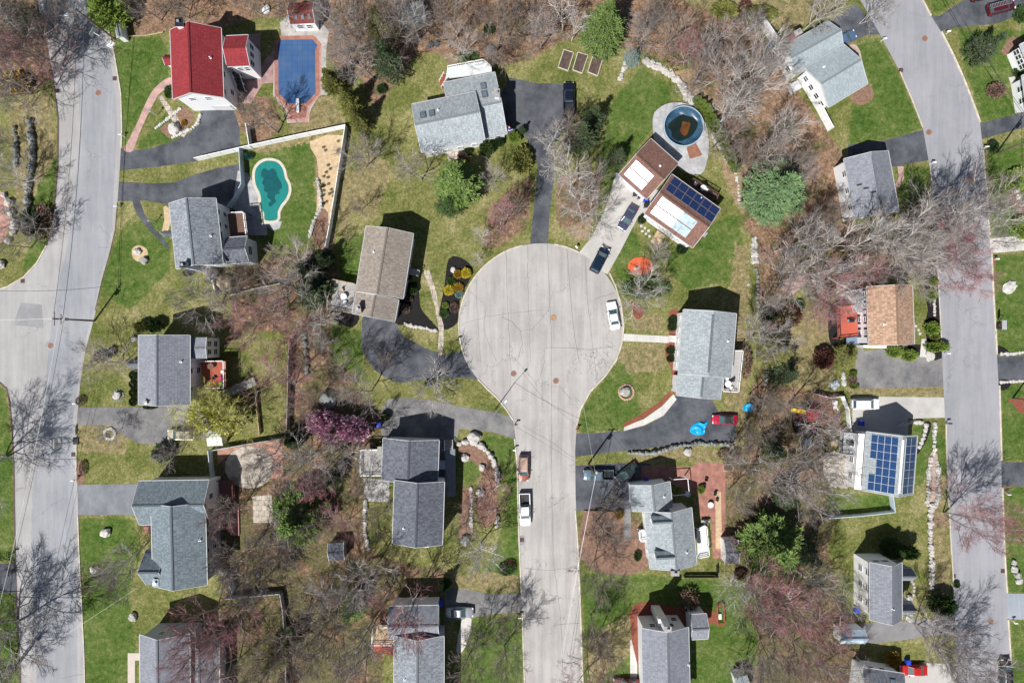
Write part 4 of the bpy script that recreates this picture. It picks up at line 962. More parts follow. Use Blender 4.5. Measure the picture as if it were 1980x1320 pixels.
# ------------------------------------------------------------------ telling labels apart by what stands near
MARKS = [('the red-roofed house', 390, 120), ('the blue pool', 575, 140), ('the teal pool', 522, 368), ('the red pool shed', 585, 25), ('the teal-pool house', 385, 455),
 ('the tan-roofed house', 745, 525), ('the hedged grey house', 318, 715), ('the big cross-gabled house', 335, 1030), ('the bottom left house', 320, 1270), ('the dark grey house', 800, 950),
 ('the bottom centre-left house', 812, 1250), ('the two-dormer house', 1290, 1040), ('the white-chimney house', 1290, 1265), ('the turning circle', 1046, 620), ('the light grey house', 1365, 685),
 ('the brown-roofed house', 1310, 395), ('the round pool', 1319, 247), ('the skylight house', 890, 215), ('the garden beds', 1122, 122), ('the blue-grey house', 1605, 125),
 ('the slate-blue house', 1685, 355), ('the orange-roofed house', 1720, 610), ('the solar house', 1715, 890), ('the two-gable house', 1710, 1140), ('the pale blue shed', 1650, 1230),
 ('the bottom right house', 1710, 1305), ('the big pine', 1505, 365), ('the lower right pine', 1500, 1060), ('the lower left pine', 570, 1010), ('the white willow shed', 415, 845),
 ('the sandy circle', 482, 903), ('the little wood shed', 655, 1065), ('the play set', 1560, 810), ('the curved drive', 790, 700), ('the west junction', 60, 640), ('the long white fence', 520, 285),
 ('the pink flowering trees', 650, 820), ('the bright spruce', 1170, 45), ('the white boulder wall', 1300, 150), ('the east road bend', 1830, 200), ('the red car', 1402, 811), ('the west road top', 150, 60)]
PENDING = []
def where(px, py, look): return (px, py, look)
def set_label(o, lab):
    if isinstance(lab, tuple): PENDING.append((o, *lab))
    else: o['label'] = lab
def resolve_labels():
    """say which one it is by the nearest landmark, then by its place among the like ones there"""
    def dirw(m, px, py):
        dx, dy = px-m[1], py-m[2]
        if abs(dx) > 2.2*abs(dy): return 'right of' if dx > 0 else 'left of'
        if abs(dy) > 2.2*abs(dx): return 'below' if dy > 0 else 'above'
        return ('below' if dy > 0 else 'above')+('-right of' if dx > 0 else '-left of')
    groups = {}
    for o, px, py, look in PENDING:
        ds = sorted(MARKS, key=lambda m: math.hypot(m[1]-px, m[2]-py)); m = ds[0]; d = math.hypot(m[1]-px, m[2]-py)
        groups.setdefault(f"{look} {'close ' if d < 70 else ''}{dirw(m, px, py)} {m[0]}", []).append((px, py, o))
    ords = ['leftmost', 'second', 'third', 'fourth', 'fifth', 'sixth', 'seventh', 'eighth', 'ninth', 'tenth', 'eleventh', 'twelfth', 'thirteenth', 'fourteenth', 'fifteenth', 'sixteenth']
    nums = ['', '', 'two', 'three', 'four', 'five', 'six', 'seven', 'eight', 'nine', 'ten', 'eleven', 'twelve', 'thirteen', 'fourteen', 'fifteen', 'sixteen']
    for lab, l in groups.items():
        if len(l) == 1: l[0][2]['label'] = lab; continue
        l.sort(key=lambda t: t[0])
        for k, (x, y, o) in enumerate(l):
            o['label'] = lab+(f', leftmost of {nums[len(l)]}' if k == 0 else ', rightmost' if k == len(l)-1 else f', {ords[k]} from left')

# ------------------------------------------------------------------ trees
def bark(name, col): return mat(name, col, .9, .3, 1.5, stretch=(1, 1, .3), rnd=.15)
BARKS = {'g': bark('grey_bark', (.40, .375, .36)), 'b': bark('brown_bark', (.26, .225, .20)), 'r': bark('red_maple_bark', (.33, .28, .27)), 'p': bark('pale_birch_bark', (.60, .57, .54)), 'y': bark('willow_bark', (.2, .18, .1)), 'm': bark('magnolia_bark', (.2, .17, .16))}
TWIGS = {'g': bark('grey_twigs', (.235, .205, .195)), 'b': bark('brown_twigs', (.185, .15, .13)), 'r': bark('red_budding_twigs', (.30, .14, .145)), 'p': bark('pale_twigs', (.34, .305, .285)), 'y': bark('yellow_green_twigs', (.46, .45, .14)), 'm': bark('magnolia_twigs', (.25, .2, .2))}
def bare_tree(seed, H=13, spread=1.0, leaders=1, nl=9, wood='g', n3=5, n4=4):
    rn = random.Random(seed); T = MB(); C = MB(); tips = []
    def seg(mb, p, d, L, r0, r1, n, sides, wob, upk):
        pts = [p.copy()]; rs = [r0]; q = p.copy(); dd = d.copy(); dirs = [d.copy()]
        for i in range(n):
            dd = (dd+Vector((rn.gauss(0, wob), rn.gauss(0, wob), rn.gauss(0, wob)+upk))).normalized()
            q = q+dd*(L/n); pts.append(q.copy()); rs.append(r0+(r1-r0)*(i+1)/n); dirs.append(dd.copy())
        mb.tube(pts, rs, sides, cap=False); return pts, rs, dirs
    def child(pts, rs, dirs, t, ang, az):
        f = t*(len(pts)-1); i = min(int(f), len(pts)-2); k = f-i
        p = pts[i].lerp(pts[i+1], k); d = dirs[i+1]; a = d.orthogonal().normalized(); b_ = d.cross(a)
        s = a*math.cos(az)+b_*math.sin(az)
        return p, (d*math.cos(ang)+s*math.sin(ang)).normalized(), rs[i]+(rs[i+1]-rs[i])*k
    def rec(P, lev, L, r):
        pts, rs, dirs = P
        cnt = {1: 6, 2: n3, 3: n4}[lev]
        for j in range(cnt):
            t = .22+.78*(j+rn.random())/cnt; t = min(t, .98)
            ang = R(rn.uniform(24, 52)); p, d, rr = child(pts, rs, dirs, t, ang, rn.random()*6.28+j*2.4)
            if lev < 3: d = (d+Vector((0, 0, .10))).normalized()
            l2 = L*rn.uniform(.42, .62)*(1.15-.35*t)
            if lev == 1: Q = seg(T, p, d, l2, max(rr*.7, .04), .024, 4, 4, .11, .03); rec(Q, 2, l2, rr*.65)
            elif lev == 2: Q = seg(C, p, d, max(l2, .9), max(rr*.6, .02), .013, 3, 3, .13, .03); rec(Q, 3, max(l2, .9), .02)
            else: seg(C, p, d, max(l2, .65)*rn.uniform(.8, 1.3), .016, .009, 2, 3, .16, .03)
    for ld in range(leaders):
        az = ld*6.28/leaders+rn.random(); lean = 0 if leaders == 1 else R(rn.uniform(14, 24))
        d = Vector((math.sin(lean)*math.cos(az), math.sin(lean)*math.sin(az), math.cos(lean)))
        P = seg(T, Vector((d.x*.15, d.y*.15, -.1)), d, H*(.85 if leaders > 1 else .9), .015*H*(1 if leaders == 1 else .72), .02, 7, 7, .05, .03)
        k = nl if leaders == 1 else max(5, nl*2//(leaders+1))
        for j in range(k):
            t = .24+.74*(j+rn.random()*.8)/k; ang = R(rn.uniform(38, 68)*(1.15-.45*t))
            p, dd, rr = child(*P, min(t, .97), ang, j*2.4+rn.random()*.8)
            l1 = H*.46*spread*(1.12-.62*t)*rn.uniform(.8, 1.2)
            Q = seg(T, p, dd, l1, rr*.68, .028, 6, 5, .08, .06 if spread < 1.3 else .04); rec(Q, 1, l1, rr*.68)
    root = thing('bare_tree', 'x', 'tree'); T.build('trunk', BARKS[wood], root); C.build('crown', TWIGS[wood], root)
    return root
PROTO = {}
def setmats(root, table):
    for ch in root.children:
        k = ch.name.split('.')[0]
        if k in table:
            ch.material_slots[0].link = 'OBJECT'; ch.material_slots[0].material = table[k]
def hide_first(o): pass
BT = [bare_tree(11, 13, 1.0, 1, 12), bare_tree(12, 13, 1.15, 1, 11), bare_tree(13, 12, 1.35, 2, 12), bare_tree(14, 11, 1.2, 3, 12), bare_tree(15, 15, .75, 1, 13), bare_tree(16, 15, .85, 2, 13), bare_tree(17, 14, 1.05, 2, 15, n3=6, n4=6), bare_tree(18, 14, 1.2, 3, 15, n3=6, n4=6)]
BTH = [13, 13, 12, 11, 15, 15, 14, 14]
FIRST = {}
def place(protos, i, loc, scale, rz, label, cat, group, mats_=None, name=None):
    p = protos[i]
    if id(p) in FIRST: o = copy_tree(p)
    else: FIRST[id(p)] = 1; o = p
    if name: o.name = name
    o.location = loc; o.scale = scale; o.rotation_euler = (0, 0, rz); set_label(o, label); o['category'] = cat; o['group'] = group
    if mats_: setmats(o, mats_)
    return o
LOOK = {'g': 'bare grey tree', 'b': 'bare brown tree', 'r': 'red-budding bare tree', 'p': 'pale-limbed bare tree'}
trn = random.Random(5)
NOTREE = []
def tree(px, py, r, kind, H=None, pr=None):
    """crown centre (photo px), crown radius in px"""
    i = pr if pr is not None else trn.choice([6, 7]) if H and r > 50 else trn.choice([0, 1, 2, 3, 4, 5] if r > 38 else [0, 1, 2, 3])
    H = H or max(4.5, min(17, r*.26)); loc = G(px, py, H*.62, 0); s = H/BTH[i]*trn.uniform(.95, 1.05)
    rw = r/PPM; nat = BTH[i]*.45*s; k = max(.68, min(1.45 if H and r > 50 else 1.2, rw/nat))
    size = 'tall ' if H > 13 else 'small ' if H < 8 else ''
    place(BT, i, loc, (s*k, s*k, s), trn.random()*6.28, where(px, py, size+LOOK[kind]), 'tree', 'bare trees around the houses', {'trunk': BARKS[kind], 'crown': TWIGS[kind]})
TREES = [
 (505,228,50,'b'),(650,95,42,'g'),(700,110,60,'g'),(690,40,50,'g'),(640,30,40,'g'),(735,70,50,'b'),(750,20,45,'g'),(805,330,42,'g'),(955,340,32,'g'),(965,430,52,'r'),(1000,400,34,'b'),
 (930,455,24,'p'),(925,500,18,'p'),(1078,300,45,'p'),(1110,350,50,'p'),(1132,410,40,'p'),(1062,270,38,'p'),(1150,360,36,'g'),(1100,260,40,'b'),(1277,492,32,'g'),(1243,560,38,'p'),(700,300,34,'g'),(690,400,22,'b'),
 (395,580,46,'g'),(440,555,30,'g'),(562,528,50,'r'),(520,600,45,'r'),(470,625,40,'r'),(555,650,34,'r'),(610,620,34,'p'),(620,665,28,'p'),(545,745,46,'r'),(580,700,36,'r'),(700,762,48,'g'),(650,720,34,'b'),
 (745,700,26,'b'),(838,752,36,'p'),(478,545,30,'b'),  # first one: tree placed where the drive only holds a dark cast shadow
 (575,895,50,'g'),(640,880,60,'g'),(508,888,38,'r'),(450,985,40,'b'),(600,930,46,'r'),(700,930,34,'b'),(420,1010,26,'r'),(455,1085,52,'b'),(520,1075,40,'b'),(650,1165,46,'g'),(715,1115,55,'g'),
 (700,1240,60,'g'),(625,1215,56,'b'),(560,1270,50,'b'),(440,1190,66,'r'),(400,1265,55,'r'),(385,1210,44,'r'),(540,1050,40,'r'),(660,1020,36,'r'),(790,1190,60,'r'),(745,1160,40,'r'),(600,1000,34,'b'),
 (690,1310,48,'r'),(430,1310,46,'g'),(500,1310,44,'b'),(470,1130,44,'g'),(735,1000,30,'b'),
 (925,1075,46,'p'),(948,960,32,'r'),(900,1020,26,'b'),(1165,1035,54,'b'),(1160,1105,40,'b'),(945,1230,40,'r'),(975,1285,46,'b'),(1165,1275,50,'b'),(1150,1215,36,'b'),(905,1290,34,'b'),(990,1190,30,'b'),(1145,1325,40,'r'),(1170,985,30,'b'),
 (235,1080,44,'g'),(205,705,44,'g',8),(216,832,20,'g'),(600,785,30,'b'),(330,880,24,'g'),(215,1130,34,'b'),(385,835,24,'b'),
 (1500,590,40,'r'),(1545,470,60,'g'),(1480,650,42,'g'),(1478,770,46,'b'),(1500,810,54,'b'),(1450,850,40,'r'),(1500,900,54,'g'),(1565,945,50,'g'),(1590,900,44,'g'),
 (1490,1150,56,'r'),(1560,1120,56,'g'),(1438,1142,34,'p'),(1545,1200,60,'r'),(1500,1250,56,'b'),(1575,1285,54,'r'),(1642,1165,26,'p'),(1620,1330,46,'g'),(1470,1300,40,'g'),(1430,960,36,'b'),
 (1560,790,48,'r'),(1590,830,34,'p'),(1420,880,30,'g'),(1460,1190,40,'g'),
 (1884,1015,54,'r',13),(1868,1295,60,'g',13),(1820,1245,52,'g',12),(1872,445,76,'g',15),(1845,490,66,'r',14),(1800,430,58,'p',14),(1730,470,56,'p',15),(1760,520,50,'g',13),(1680,470,56,'p'),(1690,520,46,'b'),(1620,560,54,'r'),(1590,500,56,'p'),(1540,540,46,'g'),(1600,610,30,'r'),(1570,440,40,'b'),
 (1300,60,46,'b'),(1270,30,40,'b'),(1380,80,46,'g'),(1430,130,58,'g'),(1350,150,46,'b'),(1420,205,58,'p'),(1470,170,50,'p'),(1505,262,50,'p'),(1400,265,46,'b'),(1340,100,46,'r'),(1440,60,40,'g'),(1560,335,34,'g'),(1590,20,44,'p'),(1445,310,36,'b'),(1480,100,34,'p'),(1250,70,36,'g'),(1530,310,44,'b'),(1500,300,46,'g'),(1600,400,40,'b'),(1690,20,30,'p'),
 (860,50,50,'b'),(960,60,46,'b'),(1005,25,44,'b'),(1050,55,46,'g'),(1095,15,50,'p'),(890,85,30,'p'),(950,110,26,'b'),(1110,55,30,'p'),(800,40,46,'g'),(560,0,40,'b'),(480,-10,40,'b'),(280,10,34,'b'),(330,0,40,'b'),
 (20,70,60,'g'),(80,60,52,'b'),(50,130,48,'b'),(115,15,42,'g'),(-10,20,50,'b'),(20,190,30,'b'),(0,150,46,'g'),(15,335,36,'p'),(40,430,34,'g'),(15,470,34,'b'),(60,90,50,'r'),(5,270,20,'b'),
 (-70,900,70,'g',15),(-55,1250,90,'g',17),(-40,1330,60,'b',13),(10,1190,36,'b',9),
]
for n_, t in enumerate(TREES): tree(*((t[:3]+('g' if n_ % 2 else 'b',)+t[4:]) if t[3] == 'r' and n_ % 5 == 0 else t))

# leafy crowns: many small leaf faces on branch tips or through a volume
def leaf(mb, c, d, L, wd, rn):
    s = Vector((rn.gauss(0, 1), rn.gauss(0, 1), rn.gauss(0, 1))); s = (s-d*s.dot(d))
    if s.length < 1e-3: s = d.orthogonal()
    s.normalize(); mb.face([c-s*wd/2, c+s*wd/2, c+d*L+s*wd*.3, c+d*L-s*wd*.3])
def conifer(name, seed, H, rad, tiers, shape, lsize, clump, droop, trunkm, leafm, dens=1.0, open_=.0):
    rn = random.Random(seed); T = MB(); C = MB(); T.tube([(0, 0, -.1), (0, 0, H*.5), (0, 0, H*.96)], [H*.02, H*.012, .02], 7)
    for k in range(tiers):
        f = k/(tiers-1); z = H*(.10+.88*f); rr = rad*shape(f)*rn.uniform(.88, 1.1); nb = max(4, int((6+rr*3.4)*dens))
        for j in range(nb):
            az = 6.28*(j+rn.random()*.8)/nb; L = rr*rn.uniform(.7, 1.1)
            up = .25-droop*(1-f)+.35*f
            d = Vector((math.cos(az), math.sin(az), up)).normalized(); p0 = Vector((0, 0, z)); p1 = p0+d*L*.6; p2 = p1+Vector((d.x, d.y, d.z-droop*.6)).normalized()*L*.4
            T.tube([p0, p1, p2], [.05, .03, .012], 3, cap=False)
            nc = max(2, int(L/.42))
            for q in range(nc):
                t = .25+.75*(q+.5)/nc
                if rn.random() < open_: continue
                c = p0.lerp(p1, t/.6) if t < .6 else p1.lerp(p2, (t-.6)/.4); wdt = L*.28*(1-t)+.22
                for _ in range(clump):
                    o = Vector((rn.gauss(0, wdt*.6), rn.gauss(0, wdt*.6), rn.gauss(0, .10))); dd = (d+Vector((rn.gauss(0, .6), rn.gauss(0, .6), rn.gauss(.15, .35)))).normalized()
                    leaf(C, c+o, dd, lsize*rn.uniform(.7, 1.3), lsize*.34, rn)
    root = thing(name, 'x', 'tree'); T.build('trunk', trunkm, root); C.build('crown', leafm, root)
    return root
def leafmat(name, c1, c2, scale=1.1):
    m = mat(name, c1, .75, 0, scale, col2=c2, rnd=.12, detail=4, spec=.25); return m
PINE_B = leafmat('bright_pine_needles', (.075, .135, .032), (.215, .30, .085))
PINE_D = leafmat('dark_pine_needles', (.03, .058, .024), (.085, .115, .05))
PINE_T = leafmat('blue_green_pine_needles', (.080, .15, .068), (.215, .32, .145))
SPR_BL = leafmat('blue_spruce_needles', (.10, .16, .14), (.25, .33, .30))
OLIVE = leafmat('olive_juniper_leaves', (.08, .095, .02), (.25, .25, .07))
ARB = leafmat('bright_arborvitae_leaves', (.09, .15, .02), (.27, .36, .07))
BOX = leafmat('dark_boxwood_leaves', (.015, .04, .012), (.045, .085, .025))
HEDGE = leafmat('hedge_leaves', (.025, .06, .014), (.07, .12, .03))
REDL = leafmat('dark_red_leaves', (.05, .018, .015), (.13, .05, .04))
YELF = leafmat('yellow_forsythia_flowers', (.55, .44, .03), (.78, .66, .07), 3)
GOLD = leafmat('golden_shrub_leaves', (.22, .13, .015), (.42, .27, .03), 2)
PINKF = leafmat('pink_blossom', (.64, .36, .48), (.84, .60, .70), 2)
WILL = leafmat('yellow_green_young_leaves', (.50, .50, .10), (.80, .78, .26), 2)
TWB = leafmat('dry_shrub_twigs', (.10, .06, .045), (.22, .14, .11), 2)
pine_shape = lambda f: max(.12, math.sin(min(1, f*1.15+.28)*math.pi*.92)**.7*(1-.55*f))
cone_shape = lambda f: max(.05, 1-f)
CON = {'pine': conifer('pine_tree', 31, 11, 3.6, 13, pine_shape, .34, 22, .15, BARKS['b'], PINE_B, 1.25, .08),
       'openpine': conifer('pine_tree', 33, 12, 3.6, 12, pine_shape, .34, 11, .1, BARKS['b'], PINE_B, .9, .25),
       'spruce': conifer('spruce_tree', 32, 12, 3.4, 20, cone_shape, .30, 15, .5, BARKS['b'], PINE_B, 1.3)}
def conif(kind, px, py, rpx, H, m, look, cat='evergreen tree', name=None, uniq=True):
    rad = {'pine': 3.9, 'openpine': 3.9, 'spruce': 3.6}[kind]; h0 = {'pine': 11, 'openpine': 12, 'spruce': 12}[kind]
    s = rpx/PPM/rad*(1-H*.5/CAM_H)
    return place(CON, kind, G(px, py, H*.5, 0), (s, s, H/h0), trn.random()*6.28, where(px, py, look), cat, 'evergreen trees', {'crown': m}, name)
for a in [('pine',200,12,46,9,ARB,'bright green pine'),('pine',1505,365,74,11,PINE_T,'large blue-green pine'),('pine',1500,1060,74,11,PINE_B,'large bright green pine'),('pine',572,1005,66,11,PINE_B,'bright green pine'),
 ('spruce',1170,42,56,13,PINE_B,'tall bright green spruce'),('spruce',1224,108,19,4.5,SPR_BL,'small blue spruce'),('pine',886,352,56,10,PINE_B,'mid green pine'),('openpine',868,395,34,6,HEDGE,'low green pine'),
 ('openpine',1125,262,44,10,PINE_D,'dark green pine'),('openpine',745,115,44,12,PINE_D,'dark olive pine'),('openpine',735,50,40,12,OLIVE,'thin olive pine'),('pine',605,560,44,9,PINE_D,'dark green pine'),('pine',625,500,24,6,PINE_D,'dark green pine'),('pine',590,520,28,7,PINE_D,'dark green pine'),
 ('openpine',1910,88,38,8,PINE_D,'dusky green pine'),('openpine',1637,690,32,5,OLIVE,'olive green pine'),('openpine',1505,680,44,9,OLIVE,'olive brown evergreen'),('openpine',1520,720,36,8,PINE_D,'dark olive evergreen'),
 ('pine',310,876,24,4.5,BOX,'dark green spruce'),('pine',640,155,28,8,OLIVE,'olive green juniper'),('spruce',672,190,30,9,OLIVE,'yellow-green cedar'),('spruce',690,228,26,9,OLIVE,'yellow-green cedar'),('pine',1730,1062,24,5,HEDGE,'clipped green arborvitae'),
 ('pine',650,830,20,5,BOX,'dark green evergreen'),('pine',565,850,24,6,BOX,'dark green evergreen'),('openpine',680,1180,34,8,PINE_B,'thin green pine'),('openpine',530,1275,36,8,OLIVE,'olive green pine'),('pine',560,1240,26,6,PINE_B,'green pine'),('openpine',1565,1075,34,8,PINE_D,'dark green pine'),
 ('pine',1010,250,10,3,PINE_D,'little dark pine'),('openpine',1195,300,26,7,PINE_D,'dark green pine'),('openpine',1150,225,30,8,PINE_D,'dark green pine'),('pine',860,1135,16,5,BOX,'dark green evergreen'),('openpine',1525,965,34,8,PINE_D,'dark green pine'),('openpine',1500,870,30,8,PINE_D,'dark green pine'),('openpine',640,930,26,7,PINE_D,'dark green pine'),('openpine',30,30,44,12,PINE_D,'dark green pine')]: conif(*a)
# shrubs
def shrub(name, seed, n, shape='ball', lsize=.16):
    rn = random.Random(seed); C = MB(); T = MB()
    for _ in range(n):
        while True:
            v = Vector((rn.gauss(0, 1), rn.gauss(0, 1), rn.gauss(0, 1)))
            if v.length > .1: break
        v.normalize()
        if v.z < -.35: v.z = -v.z*.6
        rr = rn.uniform(.72, 1.0)*(1+.22*noise.noise(v*2.2+Vector((seed, 0, 0))))
        p = Vector((v.x*rr, v.y*rr, .5+v.z*.5*rr))
        if shape == 'cone': z = rn.random()**1.2; a = rn.random()*6.28; q = (1-z)**.8*rn.uniform(.75, 1.05); p = Vector((q*math.cos(a), q*math.sin(a), z)); v = Vector((math.cos(a), math.sin(a), .5)).normalized()
        d = (v+Vector((rn.gauss(0, .5), rn.gauss(0, .5), rn.gauss(.2, .5)))).normalized(); leaf(C, p, d, lsize*rn.uniform(.7, 1.3), lsize*.6, rn)
    for j in range(7):
        a = j*.9; T.tube([(0, 0, -.05), (.3*math.cos(a), .3*math.sin(a), .35), (.6*math.cos(a), .6*math.sin(a), .7)], [.05, .03, .01], 4, cap=False)
    root = thing(name, 'x', 'shrub'); T.build('stem', BARKS['b'], root); C.build('foliage', HEDGE, root)
    return root
SHR = {'ball': shrub('shrub', 41, 1500), 'ball2': shrub('shrub', 42, 1100, lsize=.2), 'cone': shrub('shrub', 43, 1500, 'cone'), 'thin': shrub('shrub', 44, 420, lsize=.17)}
def shr(kind, px, py, rx, ry, h, m, look, rz=0, name='shrub', cat='shrub', group='garden shrubs'):
    s = 1/PPM*(1-h*.5/CAM_H)
    return place(SHR, kind, G(px, py, h*.5, 0), (rx*s, ry*s, h), rz, where(px, py, look) if look else 'tiny green seedling planted in the tan wood chips by the white fence', cat, group, {'foliage': m}, name)
for a in [('ball',901,528,9.5,9.5,1.2,YELF,'yellow flowering round bush'),('ball',868,561,9.5,9.5,1.2,YELF,'yellow flowering round bush'),('ball2',885,530,8,8,.9,GOLD,'golden low shrub'),('ball2',872,543,8,8,.9,HEDGE,'green low shrub'),
 ('ball2',886,556,9,9,.8,GOLD,'olive gold shrub'),('ball2',888,568,8,8,.7,SPR_BL,'grey-green low shrub'),('ball2',861,590,6,6,.7,ARB,'bright green low shrub'),('ball2',858,606,9,8,.7,HEDGE,'green low shrub'),('thin',878,595,9,10,.8,TWB,'bare brown shrub'),
 ('ball2',799,560,9,9,1.4,HEDGE,'green cone shrub'),('ball',791,577,7,6,.9,TWB,'brown round shrub'),('thin',784,597,9,9,.9,TWB,'bare brown shrub'),('ball2',790,535,6,6,.8,BOX,'dark shrub'),
 ('ball',941,287,14,14,2.4,HEDGE,'round green bush'),('ball',995,266,12,10,2.0,ARB,'bright green round bush'),('ball2',1010,310,18,26,2.5,OLIVE,'olive green large bush'),('ball2',965,275,9,9,1.6,BOX,'dark round bush'),('ball2',905,292,8,8,1.2,BOX,'dark low bush'),('ball2',895,300,10,7,1.0,TWB,'brown low bush'),
 ('ball',1241,425,8,8,1.3,BOX,'round dark green bush'),('ball',1318,482,10,10,1.6,BOX,'round dark green bush'),('ball',1300,632,9,8,.9,BOX,'clipped dark bush'),('ball',1301,620,9,8,.9,BOX,'clipped dark bush'),('ball',1297,678,9,7,.9,BOX,'clipped dark bush'),('ball',1297,694,8,6,.9,BOX,'clipped dark bush'),('ball2',1304,748,5,5,.8,HEDGE,'little green bush'),
 ('ball',1250,557,44,20,1.0,HEDGE,'wide oval juniper hedge'),('ball2',1730,680,15,11,1.6,ARB,'bright green arborvitae mound'),('ball2',1758,687,15,11,1.6,ARB,'bright green arborvitae mound'),('ball2',1812,670,22,10,1.8,ARB,'long bright green arborvitae mound'),('ball2',1802,635,14,13,1.8,ARB,'bright green arborvitae mound'),
 ('ball2',1802,545,11,9,1.6,ARB,'bright green arborvitae mound'),('ball2',1801,570,9,12,1.6,ARB,'bright green arborvitae mound'),('ball2',1808,650,9,8,1.2,OLIVE,'small olive mound'),('ball2',1822,1168,23,18,3.4,HEDGE,'large round green evergreen bush'),('ball2',1750,1066,22,12,4.2,HEDGE,'tall clipped green evergreen'),
 ('ball2',1968,345,20,20,1.6,ARB,'round bright green bush'),('ball2',1978,440,20,22,1.6,ARB,'round bright green bush'),('ball2',1926,175,16,14,1.5,TWB,'dark brown round bush'),('ball2',1593,693,18,20,2.2,REDL,'dark red-brown round bush'),('ball2',1976,28,14,16,1.4,HEDGE,'round green bush'),('ball2',1969,140,9,9,1.2,HEDGE,'clipped green bush'),('ball',1973,165,10,9,1.2,HEDGE,'clipped green bush'),
 ('ball2',1650,722,7,5,.9,ARB,'small bright green bush'),('ball2',1652,747,9,5,.9,ARB,'small bright green bush'),('thin',1648,735,9,11,1,TWB,'bare brown shrub'),('ball2',1920,283,10,11,1.2,BOX,'dark round bush'),
 ('ball2',1727,1273,14,14,1.6,GOLD,'golden brown bush'),('ball2',1197,995,8,9,1.0,GOLD,'golden yellow shrub'),('ball2',1233,1075,7,9,.9,HEDGE,'small green shrub'),('ball2',1356,946,7,8,1.0,ARB,'yellow-green shrub'),('thin',1330,1160,20,20,2.4,TWB,'bare brown bush'),
 ('ball2',738,172,9,9,1.0,BOX,'clipped dark green bush'),('ball2',326,178,8,12,.8,HEDGE,'dark green planting'),('thin',345,250,7,6,.8,TWB,'bare brown shrub'),('ball2',355,238,5,6,.6,GOLD,'small pale shrub'),('ball',455,650,7,7,1.2,HEDGE,'little round green bush'),
 ('thin',192,690,12,12,1.2,REDL,'dark red weeping shrub'),('ball2',210,683,8,9,1.6,SPR_BL,'grey conical shrub'),('ball2',275,632,14,10,2.2,OLIVE,'olive green cedar bush'),('ball2',300,630,14,12,2.2,BOX,'dark green bush'),('ball2',363,528,9,6,.9,BOX,'round dark green bush'),('ball2',480,302,8,6,1.2,mat('teal_needles', (.03, .13, .10), .8, .4, 3),'teal green small bush'),
 ('thin',160,905,7,14,.9,TWB,'bare brown shrub'),('thin',155,775,9,9,1.0,TWB,'bare brown shrub'),('ball2',60,430,20,26,2.2,BOX,'dark green bush'),('thin',80,430,24,34,1.8,TWB,'brown thin bush'),('ball2',30,160,26,20,2.0,GOLD,'golden brown bush'),('thin',560,1310,20,14,1.2,REDL,'reddish bush'),
 ('ball2',1545,590,10,9,1.2,HEDGE,'green bush'),('thin',1520,610,30,22,2.4,REDL,'reddish bare bush'),('ball2',1490,610,16,12,1.6,BOX,'dark green bush'),('ball2',1432,1110,12,10,1.0,TWB,'brown low bush'),('ball2',980,1100,16,12,.9,HEDGE,'green low shrub'),('thin',985,1090,12,8,.8,REDL,'reddish low shrub'),
 ('ball2',1400,20,24,16,2.0,OLIVE,'olive green bush'),('ball2',1470,30,30,16,2.4,OLIVE,'olive green bush'),('thin',1440,20,14,20,1.8,REDL,'reddish bare bush'),('thin',1310,120,26,18,1.8,OLIVE,'pale olive thicket'),('ball2',945,57,10,9,1.2,HEDGE,'small green bush'),('ball2',905,108,18,9,1.0,HEDGE,'low green shrub'),
 ('ball2',830,740,9,5,1,BOX,'low dark bush'),('ball2',1325,690,3,3,.4,HEDGE,'tiny green plant'),('thin',1440,700,14,30,1.8,TWB,'brown brush along the wall'),('thin',1410,880,24,12,1.5,TWB,'brown brush'),('ball2',745,805,9,9,1.4,BOX,'dark shrub'),('ball2',737,862,10,9,1.2,ARB,'green shrub'),
 ('ball2',470,470,8,6,1.0,BOX,'dark low bush'),('thin',360,690,2,2,.3,HEDGE,'tiny dry plant'),('ball2',1850,1130,6,6,.8,HEDGE,'small green bush')]:
    shr(*a)
for j in range(5): shr('ball', 258, 708+j*17-(4 if j == 0 else 0), 7.5, 8.5, 1.3, BOX, 'clipped dark hedge ball' if j else 'topmost clipped dark hedge ball', group='clipped hedge along the left house')
shr('ball', 290, 786, 14, 5, .8, BOX, 'low clipped hedge strip')
AR = [(1350,192),(1358,200),(1366,208),(1372,217),(1377,227),(1383,238),(1390,247),(1396,256),(1400,266),(1404,277),(1408,288),(1414,299),(1420,311),(1426,322)]
for j, (x, y) in enumerate(AR): shr('cone', x, y, 10, 9, 2.6+.3*(j % 3), ARB, 'bright green arborvitae', group='arborvitae hedge row behind the round pool', cat='shrub', name='arborvitae')
for j in range(26):
    rn = random.Random(j); x = rn.uniform(616, 655); y = rn.uniform(272, 400)
    if x > 664-(y-270)*.16: x = 625
    shr('thin', x, y, 2.6, 2.6, .5, HEDGE, None, group='seedlings planted in wood chips beside the white fence', name='seedling')
for j, (x, y, rx, ry) in enumerate([(622,812,28,20),(655,822,30,18),(690,833,24,20),(648,836,34,22),(630,820,38,24),(682,828,34,24)]): shr('ball2' if j < 3 else 'thin', x, y, rx, ry, 4.5, PINKF, 'pink blossoming magnolia crown', name='magnolia_tree', cat='tree', group='pink magnolias in blossom')
# yellow-green willow: bare tree wood with a leafy crown
for j, (x, y, r, H) in enumerate([(402,802,38,8),(438,815,32,7),(418,782,28,7)]):
    i = (3, 2, 1)[j]; s = H/BTH[i]
    place(BT, i, G(x, y, H*.62, 0), (s*1.2, s*1.2, s), j*2.0, where(x, y, 'yellow-green willow'), 'tree', 'yellow-green willows', {'trunk': BARKS['y'], 'crown': TWIGS['y']}, 'willow_tree')
    shr('thin', x, y, r*.95, r*.85, H*.9, WILL, 'young yellow-green foliage', name='willow_foliage', group='willow foliage')
